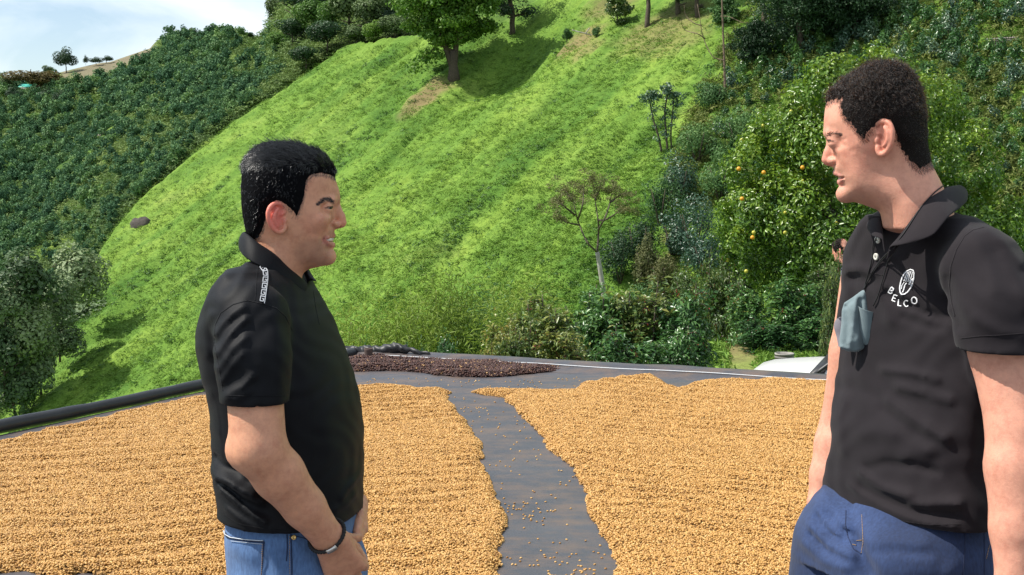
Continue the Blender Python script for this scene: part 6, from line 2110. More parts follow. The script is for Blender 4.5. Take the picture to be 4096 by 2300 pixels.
# ------------------------------------------------------------------ meadow: tufts and weeds scattered over the green slope
def tuft_mesh(name, n, r, h, size, seed, aspect=.3, up=1.0):
    rg = np.random.default_rng(seed)
    a = rg.uniform(0, 6.283, n); q = r * rg.random(n) ** .6
    P = np.stack([q * np.cos(a), q * np.sin(a), h * rg.random(n) * (1 - .5 * q / r)], 1)
    D = np.stack([np.cos(a) * .7, np.sin(a) * .7, np.full(n, up)], 1)
    return leaf_mesh(name, [leaves(P, D, size, rg, aspect, jit=.5)])

def streak(x, y):
    g = math.hypot(GA, GB); u = (GA * x + GB * y) / g; v = (-GB * x + GA * y) / g
    w = v + 1.2 * fbm(u / 7, v / 9, 2, 140)
    return .6 * fbm(w / 1.1, u / 16, 3, 141) + .4 * fbm(w / 3.2, u / 26, 3, 142)

def meadow():
    pr = [proto('tuft', tuft_mesh('tuft', 16, .24, .035, .105, s, .45, 3.2), M_TUFT) for s in range(4)]
    rg = np.random.default_rng(77)
    n = 150000
    inv = rg.uniform(1 / 135, 1 / 56, n); y = 1 / inv                   # density falls with distance
    x = rg.uniform(-.41, .41, n) * y
    z = ground_z(x, y)
    px, py = to_px(np.stack([x, y, z], 0))
    gy = np.interp(px, [p[0] for p in GULLY], [p[1] for p in GULLY])
    keep = (py > gy - 8) & (z < 60) & (py < 1700)
    d = fbm(x / 3.2, y / 3.2, 4, 90)
    keep &= rg.random(n) < (.35 + .65 * sstep(.35, .6, d))
    x, y, z, d = x[keep], y[keep], z[keep], d[keep]
    s = rg.uniform(.7, 1.5, len(x))
    tint = np.clip(.52 + 1.1 * (fbm(x / 9, y / 9, 3, 91) - .5) + 1.1 * (streak(x, y) - .5) + rg.normal(0, .10, len(x)), 0, 1)
    eul = np.stack([rg.normal(-.15, .15, len(x)), rg.normal(-.3, .15, len(x)), rg.uniform(0, 6.28, len(x))], 1)
    o = scatter('meadow_grass', np.stack([x, y, z], 1), eul, np.stack([s, s, s * rg.uniform(.6, 1.2, len(x))], 1), pr, tint=tint)
    tag(o, 'bright green meadow plants covering the slope', 'grass', kind='stuff')
    # darker weeds in drifts that run down the slope
    pr = [proto('weed', tuft_mesh('weed', 26, .28, .17, .13, 20 + s, .55, 1.6), M_WEED) for s in range(4)]
    n = 60000
    inv = rg.uniform(1 / 135, 1 / 56, n); y = 1 / inv; x = rg.uniform(-.41, .41, n) * y; z = ground_z(x, y)
    g = math.hypot(GA, GB); u = (GA * x + GB * y) / g; v = (-GB * x + GA * y) / g
    m = 1 - streak(x, y) + .10 * np.exp(-((fbm(v / 7.5 + .35 * fbm(u / 9, v / 6, 2, 152), u / 45, 3, 150) - .5) / .03) ** 2) + .16 * (fbm(x / 1.5, y / 1.5, 3, 96) - .5) + .12 * (fbm(x / 12, y / 12, 2, 97) - .5)
    px, py = to_px(np.stack([x, y, z], 0)); gy = np.interp(px, [p[0] for p in GULLY], [p[1] for p in GULLY])
    keep = ((m > .625) & (rg.random(n) < sstep(.625, .76, m) * .85 + .06) | (rg.random(n) < .030)) & (py > gy - 4)
    x, y, z = x[keep], y[keep], z[keep]
    s = rg.uniform(.4, 1.25, len(x))
    eul = np.stack([rg.normal(-.15, .15, len(x)), rg.normal(-.3, .15, len(x)), rg.uniform(0, 6.28, len(x))], 1)
    o = scatter('meadow_weeds', np.stack([x, y, z], 1), eul, s, pr, tint=np.clip(rg.normal(.5, .25, len(x)), 0, 1))
    tag(o, 'patches of taller darker weeds on the green slope', 'weeds', kind='stuff')
meadow()

# ------------------------------------------------------------------ the big tree on the slope
def big_tree():
    b = hit_ground(1815, 305); k = mpp(b); rg = np.random.default_rng(3)
    H = 560 * k
    mb = MB(); tips = []
    fork = np.array((0, 0, 105 * k))
    mb.tube([(0, 0, -.5), (0, 0, 18 * k), (-2 * k, 0, 60 * k), fork], [30 * k, 22 * k, 17 * k, 15 * k], 10)
    for (dx, dz, sp) in ((-95, 400, 1), (30, 470, 1.1)):
        a, b2 = np.array((dx * .04 * k, 0, 40 * k)), np.array((dx * k, rg.normal(0, 20) * k, dz * k))
        m2, t2 = branch_tree(rg, a, b2, 13 * k, nb=9, spread=.42, levels=2, up=.35, start=.30)
        mb.v += m2.v; mb.q += [q + mb.n for q in m2.q]; mb.t += [t + mb.n for t in m2.t]; mb.n += m2.n
        tips.append(t2)
    # a low limb on the left
    lo = np.array([(-40, 0, 150), (-85, -10, 85), (-120, 0, 70), (-150, 5, 45), (-70, 10, 95), (-105, -20, 88)]) * k
    mb.tube([fork, np.array((-60, 0, 130)) * k, np.array((-140, 0, 60)) * k], [7 * k, 5 * k, 2 * k], 6)
    tips = np.concatenate(tips + [lo])
    # fill an open, layered crown
    ex = []
    for _ in range(230):
        d = rg.normal(0, 1, 3); d /= np.linalg.norm(d); q = np.array((-25, 0, 330)) + d * np.array((215, 200, 215)) * rg.uniform(.45, 1.0)
        if q[2] < 110 + 40 * rg.random(): continue
        if q[0] > 60 and q[2] < 210: continue
        ex.append(q * k)
    tips = np.concatenate([tips, np.array(ex)])
    me = clump_crown('crown', tips, 88, 42 * k, 15 * k, rg, .6, droop=.4)
    thing_tree('broadleaf_tree', b, mb, me, M_BARK, M_TREE, 'large leafy tree with forked trunk casting a big shadow on the green slope')
big_tree()

def slope_tree(px, py, w, h, label, leaf, bark, seed, trunk_h=.35, trunk_px=14, nb=7, n_each=40, clump=.16, leafpx=11, top_only=False, aspect=.5, up=.4, lean=0, droop=.3, name='broadleaf_tree', base=None, extra=0, group=None):
    b = hit_ground(px, py) if base is None else np.asarray(base, float)
    if b is None: return None
    k = mpp(b); rg = np.random.default_rng(seed)
    W, Hh = w * k, h * k
    mb, tips = branch_tree(rg, (0, 0, -.3), (lean * k, 0, Hh * .86), trunk_px * k / 2, nb=nb, spread=.42 * W / Hh * 1.1, levels=2, up=up, start=trunk_h)
    tips = tips[tips[:, 2] > Hh * trunk_h * .8]
    if extra:
        d = rg.normal(0, 1, (extra, 3)); d /= np.linalg.norm(d, axis=1, keepdims=True)
        e = d * rg.uniform(.35, 1, (extra, 1)) * np.array((W / 2, W / 2, Hh * (1 - trunk_h) / 2)) + np.array((lean * k * .7, 0, Hh * (1 + trunk_h) / 2))
        tips = np.concatenate([tips, e])
    me = clump_crown('crown', tips, n_each, clump * W, leafpx * k, rg, aspect, droop=droop)
    return thing_tree(name, b, mb, me, bark, leaf, label, group=group)

slope_tree(2050, 125, 230, 330, 'dark bare-stemmed tree to the right of the big leafy tree on the slope', M_DARKTREE, M_BARK, 5, .30, 24, extra=60, n_each=50, leafpx=10)
slope_tree(2588, 102, 260, 420, 'tall tree with a single dark trunk rising at the top of the slope', M_TREE, M_BARK, 6, .42, 22, extra=70, n_each=50)
slope_tree(2712, 62, 190, 300, 'dark-trunked tree at the top edge, left of the bare thin tree', M_DARKTREE, M_BARK, 7, .22, 22, extra=60)
slope_tree(2790, 60, 200, 330, 'dark tree at the top edge, just behind the bare thin tree', M_DARKTREE, M_BARK, 8, .22, 20, extra=60)
slope_tree(2470, 92, 120, 120, 'low olive bush at the foot of the tall single-trunk tree', M_COFFEE_MIX, M_BARK, 9, .1, 8, extra=40, name='bush')
slope_tree(3056, 150, 330, 470, 'tall tree with reddish straight trunk and dark crown above the right hillside', M_DARKTREE, M_BARK_RED, 10, .45, 26, extra=80, n_each=55)
slope_tree(3200, 215, 420, 470, 'very dark dense evergreen tree behind the curly haired man', M_DARKTREE, M_BARK, 11, .05, 26, extra=190, n_each=70, clump=.13, leafpx=12, name='evergreen_tree')
slope_tree(3420, 150, 380, 340, 'dark evergreen tree at the top edge to the right of the very dark one', M_DARKTREE, M_BARK, 12, .05, 26, extra=170, n_each=60, clump=.13, leafpx=12, name='evergreen_tree')
slope_tree(3010, 270, 190, 170, 'drooping dark feathery shrub beside the reddish trunk', M_DARKTREE, M_BARK, 13, .1, 8, extra=60, n_each=50, droop=1.2, aspect=.25, leafpx=16, name='shrub')
slope_tree(2900, 95, 110, 100, 'low dark bush beside the top of the thin bare tree', M_WOOD, M_BARK, 14, .1, 6, extra=40, name='bush')

def bare_tree():
    b = hit_ground(2905, 385); k = mpp(b); rg = np.random.default_rng(15)
    mb = MB()
    mb.tube(spline([(0, 0, -.3), (-6 * k, 0, 60 * k), (-10 * k, 0, 150 * k), (-18 * k, 0, 300 * k), (-24 * k, 0, 450 * k), (-20 * k, 0, 560 * k)], 4), np.linspace(6, 2.0, 21) * k, 7)
    for pts in ([(-10, 150), (-60, 170), (-95, 250), (-110, 320), (-118, 375)], [(-85, 240), (-120, 255), (-165, 275), (-185, 310)], [(-20, 330), (10, 325), (60, 300), (90, 305)], [(-100, 290), (-130, 300), (-160, 330), (-170, 370)], [(-22, 400), (-70, 450), (-90, 520)], [(-20, 420), (30, 470), (50, 530)]):
        P = spline([(a * k, 0.3 * rg.normal(), z * k) for a, z in pts], 4); mb.tube(P, np.linspace(2.4, .8, len(P)) * k, 5)
    tips = np.array([(-10 + rg.normal(0, 60), rg.normal(0, 30), 130 + rg.normal(0, 26)) for _ in range(26)] + [(-30 + rg.normal(0, 40), rg.normal(0, 25), 330 + rg.normal(0, 40)) for _ in range(26)]) * k
    me = clump_crown('crown', tips, 12, 20 * k, 8 * k, rg, .4, jit=.7)
    thing_tree('thin_tree', b, mb, me, M_BARK_RED, M_WOOD, 'thin nearly bare tree with one long side branch on the slope')
bare_tree()

def leafy_columns():
    b = hit_ground(2660, 615); k = mpp(b); rg = np.random.default_rng(16)
    mb = MB(); tips = []
    for pts, r in (([(-14, 0), (-26, 60), (-48, 130), (-62, 200)], 5), ([(10, 0), (4, 70), (-2, 150), (8, 230)], 5), ([(26, 0), (22, 80), (28, 150), (34, 215)], 4)):
        P = spline([(a * k, rg.normal(0, .05), z * k) for a, z in pts], 5); mb.tube(P, np.linspace(r, r * .6, len(P)) * k, 6)
        for q in P[4:]:
            if rg.random() < .8: tips.append(q + rg.normal(0, 7, 3) * k)
        for _ in range(16): tips.append(P[-1] + np.array((rg.normal(0, 24), rg.normal(0, 20), rg.normal(6, 15))) * k)
    for _ in range(10): tips.append(np.array((rg.normal(-40, 14), 0, rg.normal(225, 10))) * k)
    me = clump_crown('crown', np.array(tips), 22, 17 * k, 13 * k, rg, .4, droop=1.0)
    thing_tree('multi_stem_tree', b, mb, me, M_BARK, M_COFFEE_BLUE, 'small multi-stemmed tree with drooping leaf tufts standing alone on the slope')
leafy_columns()

for i, (px, py, s, lb) in enumerate([(2268, 158, 50, 'small round dark green conifer shrub, left of the fallen branch'), (2386, 146, 40, 'small round dark green conifer shrub, right of the fallen branch')]):
    b = hit_ground(px, py); k = mpp(b)
    rg = np.random.default_rng(30 + i); p, d, t = blob_points(1500, (s * .5 * k, s * .5 * k, s * .62 * k), rg, 7, .5, .3)
    me = leaf_mesh('foliage', [leaves(p + (0, 0, s * .45 * k), p * 0 + rg.normal(0, 1, p.shape), s * .22 * k, rg, .12, tint=t)])
    mb = MB(); mb.tube([(0, 0, -.2), (0, 0, s * .5 * k)], 2.5 * k, 5)
    thing_tree('conifer_shrub', b, mb, me, M_BARK, M_WOOD, lb, 'shrub', 'round conifer shrubs', 'foliage', 'stem')
b = hit_ground(2352, 142); k = mpp(b); mb = MB()
for pts in ([(-50, 18), (-10, 8), (22, -2), (40, -22)], [(-10, 8), (0, 22), (6, 30)], [(22, -2), (34, 4), (60, 16)], [(-50, 18), (-64, 22)]):
    P = spline([(a * k, -.1, z * k + .1) for a, z in pts], 3); mb.tube(P, 2.2 * k, 5)
o = mb.build('fallen_branch', M_BARK_PALE); o.location = b; tag(o, 'pale fallen branch lying between the two round conifer shrubs', 'branch')

# pale slim tree with open brownish crown near the terrace
def pale_tree():
    Y = 31.0; k = Y / FPX; b = at(2420, 1300, Y); rg = np.random.default_rng(18)
    P = lambda px, py, dy=0: at(px, py, Y + dy) - b
    mb = MB(); mb.tube(spline([P(2422, 1330), P(2416, 1190), P(2404, 1100), P(2389, 1008)], 5), np.linspace(12, 8.5, 16) * k, 9)
    trunk = mb
    br = MB(); tips = []
    limbs = [[(2389, 1008), (2350, 970), (2318, 900), (2300, 840), (2290, 780)], [(2389, 1008), (2394, 930), (2392, 880), (2380, 800), (2372, 730)], [(2393, 920), (2420, 870), (2440, 810), (2450, 750)], [(2318, 900), (2270, 890), (2230, 870)], [(2300, 860), (2250, 820), (2225, 800)],
             [(2392, 880), (2420, 880), (2470, 850), (2500, 830)], [(2310, 880), (2330, 820), (2335, 750)], [(2440, 810), (2480, 780), (2520, 770)], [(2290, 800), (2260, 760)], [(2380, 800), (2400, 750)]]
    for li in limbs:
        Q = spline([P(a, c, rg.normal(0, .35) * (i > 0)) for i, (a, c) in enumerate(li)], 4); br.tube(Q, np.linspace(4.6, 1.2, len(Q)) * k, 6)
        for u in (-1, -2, -4): tips.append(Q[u])
        for _ in range(7): tips.append(Q[-1] + rg.normal(0, 1, 3) * np.array((34, 30, 26)) * k)
    me = clump_crown('crown', np.array(tips), 52, 25 * k, 9.5 * k, rg, .42, jit=.8)
    e = thing_tree('slim_tree', b, trunk, me, M_BARK_PALE, M_DRYLEAF, 'slim tree with pale trunk and open brownish crown behind the coffee bushes')
    o = bpy.data.objects.new('branches', br.mesh('branches')); COL.objects.link(o); o.parent = e; o.data.materials.append(M_BARK)
pale_tree()

# ------------------------------------------------------------------ orange tree behind the man on the right
def orange_tree():
    Y = 21.5; k = Y / FPX; rg = np.random.default_rng(19)
    gx, gy = at(3420, 1300, Y)[:2]; b = np.array((gx, gy, float(ground_z(gx, gy))))
    lumps = [(3420, 620, 360), (3180, 520, 200), (3060, 700, 190), (3000, 860, 150), (3100, 1000, 190), (3330, 350, 150), (3230, 420, 120), (3500, 330, 170), (3700, 440, 190), (3850, 640, 190), (3940, 880, 190), (3960, 1060, 170), (3300, 900, 300), (3700, 900, 330), (3120, 850, 200), (3500, 1100, 250), (2960, 980, 90), (3190, 1110, 130), (3420, 300, 90), (3050, 560, 90)]
    P, D, T = [], [], []
    for (cx, cy, r) in lumps:
        n = int(2500 * (r / 170) ** 1.7); r_ = r * k
        c = at(cx, cy, Y + rg.normal(0, .4)) - b
        sub = rg.normal(0, 1, (16, 3)); sub /= np.linalg.norm(sub, axis=1, keepdims=True)
        j = rg.integers(0, 16, n)
        d = rg.normal(0, 1, (n, 3)); d /= np.linalg.norm(d, axis=1, keepdims=True)
        p = c + sub[j] * r_ * .70 + d * (r_ * .33 * rg.random(n) ** .4)[:, None]
        P.append(p); D.append(d * .5 + sub[j] * .6 + (0, 0, .3)); T.append(np.clip(.42 + .35 * sub[j][:, 2] + rg.normal(0, .1, n), 0, 1))  # tint lightens towards clump tops: light from above put into the leaf colour
    P, D, T = np.concatenate(P), np.concatenate(D), np.concatenate(T)
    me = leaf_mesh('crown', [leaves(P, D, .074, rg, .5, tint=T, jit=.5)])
    mb = MB(); mb.tube([(0, 0, -.2), (.05, 0, .7), (0, .1, 1.6)], [.13, .11, .09], 9)
    for a in range(6):
        az = a * 1.05; mb.tube(spline([(0, .05, 1.0), (.6 * math.cos(az), .6 * math.sin(az), 1.9), (1.0 * math.cos(az), 1.0 * math.sin(az), 3.0)], 4), np.linspace(.06, .015, 9), 6)
    e = thing_tree('orange_tree', b, mb, me, M_BARK, M_CITRUS, 'dense glossy orange tree with ripening fruit behind the man on the right')
    S = MB(); S.sphere((0, 0, 0), (.033, .033, .032), 8, 6); so = S.mesh('orange'); so.materials.append(M_ORANGE)
    S = MB(); S.sphere((0, 0, 0), (.030, .030, .030), 8, 6); sl = S.mesh('orange'); sl.materials.append(M_LEMON)
    front = np.nonzero(P[:, 1] < np.percentile(P[:, 1], 42))[0]
    fixed = [at(a, c, Y - 1.0) - b for a, c in [(2955, 675), (3055, 690), (2968, 795), (3210, 670), (3010, 950), (3015, 930), (2985, 1085), (3140, 930)]]
    for i in range(64):
        ripe = i < 5
        o = bpy.data.objects.new('orange', so if ripe else sl); COL.objects.link(o); o.parent = e
        q = fixed[i] if i < 8 else P[rg.choice(front)] + np.array((0, .02, 0))
        o.location = q
orange_tree()

# ------------------------------------------------------------------ coffee bushes near the terrace
def coffee_bush(seed, r=1.0, h=1.9, n=2600, leaf=M_COFFEE_MIX, size=.108, cherries=110):
    """upright stems, drooping side branches carrying pairs of long leaves and red cherries (unit about r x h metres)"""
    rg = np.random.default_rng(seed); P, D, T, mb, ch = [], [], [], MB(), []
    ns = 7
    for s in range(ns):
        az = rg.uniform(0, 6.283); bx, by = .18 * math.cos(az), .18 * math.sin(az)
        tx, ty = r * .45 * math.cos(az) * rg.uniform(.3, 1.1), r * .45 * math.sin(az) * rg.uniform(.3, 1.1)
        H = h * rg.uniform(.75, 1.05)
        st = spline([(bx, by, -.1), ((bx + tx) / 2, (by + ty) / 2, H * .55), (tx, ty, H)], 5); mb.tube(st, np.linspace(.022, .007, len(st)), 5)
        for b_ in range(20):
            u = rg.uniform(.12, 1); q = st[int(u * (len(st) - 1))]
            a2 = rg.uniform(0, 6.283); L = r * .58 * (1.05 - .55 * u) * rg.uniform(.7, 1.2)
            e1 = q + np.array((math.cos(a2) * L * .55, math.sin(a2) * L * .55, .10 * L)); e2 = q + np.array((math.cos(a2) * L, math.sin(a2) * L, -.22 * L))
            br = spline([q, e1, e2], 5); mb.tube(br, np.linspace(.008, .003, len(br)), 4)
            for j in range(1, len(br)):
                k = 4
                p = br[j] + rg.normal(0, .055, (k, 3)); P.append(p); D.append(np.tile((math.cos(a2) * .3, math.sin(a2) * .3, .8), (k, 1))); T.append(np.full(k, .40 + rg.normal(0, .2) + .12 * (u - .5)))
                if rg.random() < .22: ch.append(br[j] + rg.normal(0, .012, 3))
        p = st[-1] + rg.normal(0, .09, (14, 3)); P.append(p); D.append(np.tile((0, 0, 1.), (14, 1))); T.append(np.full(14, .6))
    P, D, T = np.concatenate(P), np.concatenate(D), np.clip(np.concatenate(T), 0, 1)
    me = leaf_mesh('foliage', [leaves(P, D, size, rg, .42, tint=T, jit=.45, droop=.6)])
    cm = MB()
    for q in ch[:cherries]:
        for _ in range(3): cm.sphere(q + rg.normal(0, .014, 3), .0085, 5, 4)
    return mb, me, cm

BUSH = []
for i, (lf, ch) in enumerate([(M_COFFEE_MIX, 120), (M_COFFEE_MIX, 170), (M_COFFEE, 30), (M_COFFEE, 60)]):
    mb, me, cm = coffee_bush(50 + i, leaf=lf, cherries=ch)
    BUSH.append((mb.mesh('stems'), me, cm.mesh('cherries'), lf))
def put_bush(i, px, top, Y, w, label, cat='coffee bush', group=None, base_z=None):
    sm, me, cm, lf = BUSH[i]
    p = at(px, top, Y); gz_ = float(ground_z(p[0], p[1])) if base_z is None else base_z
    H = max(.35, p[2] - gz_)
    e = empty('coffee_bush', (p[0], p[1], gz_), label, cat, group)
    sx = w / FPX * Y / 1.7
    for nm, d, mt in (('stems', sm, M_BARK), ('foliage', me, lf), ('cherries', cm, M_CHERRY)):
        o = bpy.data.objects.new(nm, d); COL.objects.link(o); o.parent = e
        if not len(d.materials): d.materials.append(mt)
    e.scale = (sx, sx, H / 1.95); e.rotation_euler = (0, 0, i * 1.3 + px * .01)
    return e
G1 = 'coffee bushes behind the far rim of the terrace'
for i, px, top, Y, w, lb in [
    (2, 1466, 1378, 12.9, 110, 'lowest coffee seedling, mostly hidden behind the left man and the black plastic'),
    (2, 1655, 1382, 13.0, 120, 'small coffee plant just right of the crumpled black plastic'),
    (2, 1790, 1350, 13.0, 170, 'small dark coffee plant standing clear of its neighbours behind the rim'),
    (1, 1985, 1310, 13.6, 260, 'coffee bush with red cherries at the left end of the dense row'),
    (0, 2190, 1225, 14.2, 380, 'yellowing coffee bush in the left half of the dense row'),
    (2, 2395, 1175, 14.8, 340, 'taller dark-topped coffee bush in front of the pale slim trunk'),
    (1, 2270, 1330, 13.4, 300, 'low front coffee bush with many red cherries on bare twigs'),
    (0, 2560, 1160, 14.6, 400, 'broad reddish-yellow coffee bush in the right half of the dense row'),
    (3, 2700, 1165, 14.3, 330, 'dark coffee bush at the right end of the row, beside the footpath'),
    (3, 2520, 1330, 13.5, 360, 'low dark front coffee bush right of the cherry-laden one'),
    (3, 2690, 1330, 13.6, 260, 'low dark front coffee bush nearest the footpath'),
    (0, 2080, 1330, 13.3, 240, 'low yellowish front coffee bush near the left end of the row')]:
    put_bush(i, px, top - (34 if px > 1900 else 8), Y, w * 1.18, lb, group=G1)
G2 = 'coffee bushes beyond the white car'
for i, px, top, Y, w, lb in [
    (3, 3010, 1130, 19.4, 260, 'shining dark coffee bush right of the footpath'),
    (3, 3170, 1090, 19.2, 330, 'dark coffee bush above the white car bonnet'),
    (0, 3330, 1040, 19.6, 330, 'yellowish coffee bush beside the half hidden third man'),
    (3, 3080, 1270, 18.6, 300, 'low glossy dark coffee bush directly behind the grey bucket'),
    (3, 3250, 1250, 18.6, 300, 'low dark coffee bush behind the right end of the car bonnet'),
    (0, 2870, 1030, 24.5, 210, 'light yellow-green coffee bush at the far end of the footpath'),
    (0, 2800, 1130, 22.5, 170, 'small light green coffee bush left of the footpath'),
    (0, 2960, 1000, 24.0, 230, 'light yellow-green coffee bush under the orange tree'),
    (3, 3900, 1150, 20.0, 420, 'coffee bush behind the shoulder of the man on the right')]:
    put_bush(i, px, top, Y, w, lb, group=G2)
put_bush(0, 3338, 1036, 13.3, 150, 'light yellow-green coffee bush directly below the face of the third man', group=G2)

# ------------------------------------------------------------------ bamboo below the rim
def bamboo(px, top, Y, w, seed, label, n=16, base=None, dense=1.0, leaf=None):
    rg = np.random.default_rng(seed); k = Y / FPX
    t = at(px, top, Y); gz_ = float(ground_z(t[0], t[1])); H = t[2] - gz_
    b = np.array((t[0], t[1], gz_)); mb = MB(); P, D = [], []
    for i in range(n):
        az = rg.uniform(0, 6.283); L = w * k * .5 * rg.uniform(.25, 1.0); hh = H * rg.uniform(.80, 1.03) * (1.02 - .10 * (L / (w * k * .5)))
        c = np.array((math.cos(az), math.sin(az), 0))
        pts = spline([c * .12, c * L * .22 + (0, 0, hh * .55), c * L * .58 + (0, 0, hh * .97), c * L + (0, 0, hh * .96 - .12 * L)], 8)
        mb.tube(pts, np.linspace(.030, .004, len(pts)), 5)
        m = int(620 * dense); u = rg.uniform(.35, 1, m) ** .8
        q = np.stack([np.interp(u, np.linspace(0, 1, len(pts)), pts[:, e]) for e in range(3)], 1)
        sp = rg.normal(0, 1, (m, 3)) * (.10 + .26 * (1 - np.abs(u - .8)))[:, None]
        P.append(q + sp); D.append(rg.normal(0, .6, (m, 3)) + (0, 0, .8))
    P, D = np.concatenate(P), np.concatenate(D)
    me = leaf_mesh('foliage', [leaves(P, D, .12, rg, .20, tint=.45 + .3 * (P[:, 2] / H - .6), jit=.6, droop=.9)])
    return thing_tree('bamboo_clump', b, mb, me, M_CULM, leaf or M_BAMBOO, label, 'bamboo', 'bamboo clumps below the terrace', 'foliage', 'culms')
bamboo(1590, 1215, 25, 330, 60, 'feathery pale green bamboo clump nearest the left man', 18)
bamboo(1760, 1170, 26, 420, 61, 'widest feathery pale bamboo clump with leaning stems', 24)
bamboo(1950, 1165, 27, 260, 62, 'darker denser bamboo clump in the middle of the bamboo', 24, dense=1.5, leaf=M_WOOD)
bamboo(2080, 1225, 24, 200, 63, 'yellow-green bamboo clump next to the coffee row', 16, dense=1.3)
bamboo(2110, 1100, 33, 260, 64, 'pale bamboo clump rising farthest back, left of the slim trunk', 16)
bamboo(1440, 1290, 25, 220, 65, 'low bamboo clump showing beside the left man\'s chest', 12)

# ------------------------------------------------------------------ thicket between the slope and the orange tree
def thicket_bush(px, py_top, w, h, label, leaf, seed, Y=None, leafpx=11, n=2600, name='bush', dr=.2, hollow=.35):
    b = hit_ground(px, py_top + h) if Y is None else None
    if Y is not None:
        p = at(px, py_top + h, Y); b = np.array((p[0], p[1], p[2]))
    if b is None: return
    k = mpp(b); rg = np.random.default_rng(seed)
    p, d, t = blob_points(n, (w * .62 * k, w * .55 * k, h * .62 * k), rg, 12, .42, hollow)
    me = leaf_mesh('foliage', [leaves(p + (0, 0, h * .50 * k), d, leafpx * k, rg, .45, tint=t, droop=dr)])
    mb = MB()
    for a in range(5):
        az = a * 1.257; mb.tube([(0, 0, -.3), (.15 * w * k * math.cos(az), .15 * w * k * math.sin(az), h * .35 * k), (.3 * w * k * math.cos(az), .3 * w * k * math.sin(az), h * .7 * k)], [4 * k, 3 * k, 1.2 * k], 5)
    return thing_tree(name, b, mb, me, M_BARK, leaf, label, 'bush', None, 'foliage', 'stems')
for i, (px, top, w, h, lf, lb) in enumerate([
    (2560, 800, 190, 300, M_DARKTREE, 'dark green thicket bush to the right of the slim pale tree'), (2480, 900, 150, 230, M_DARKTREE, 'dark bush at the foot of the slope behind the slim trunk'), (2640, 690, 160, 210, M_WOOD, 'dark bush below the small multi-stemmed tree'),
    (2580, 930, 130, 230, M_DRYLEAF, 'brownish straggly bush in front of the dark thicket'), (2720, 620, 190, 200, M_COFFEE_BLUE, 'bluish green bush right of the small multi-stemmed tree'), (2780, 770, 240, 260, M_COFFEE_BLUE, 'large grey-green glossy bush in the middle of the right hillside'),
    (2820, 930, 190, 190, M_COFFEE_BLUE, 'grey-green glossy bush above the bare earth cutting'), (2690, 850, 140, 170, M_COFFEE_BLUE, 'small grey-green bush on the edge of the earth cutting'), (2880, 600, 200, 200, M_WOOD, 'green bush left of the orange tree crown'), (2790, 480, 190, 170, M_WOOD, 'olive bush below the thin bare tree'),
    (2960, 420, 210, 190, M_WOOD, 'dark olive bush between the thin bare tree and the orange tree'), (2640, 1000, 130, 180, M_DRYLEAF, 'dry bamboo-like bush beside the bare earth'), (2610, 1110, 190, 140, M_WOOD, 'low green bush behind the coffee row, right of the slim trunk'), (2870, 1080, 130, 170, M_COFFEE_MIX, 'light green bush above the footpath'),
    (2740, 1090, 150, 130, M_COFFEE_MIX, 'low yellowish bush in front of the bare earth cutting'), (2860, 300, 150, 120, M_WOOD, 'small dark bush at the foot of the thin bare tree')]):
    thicket_bush(px, top, w, h, lb, lf, 300 + i)

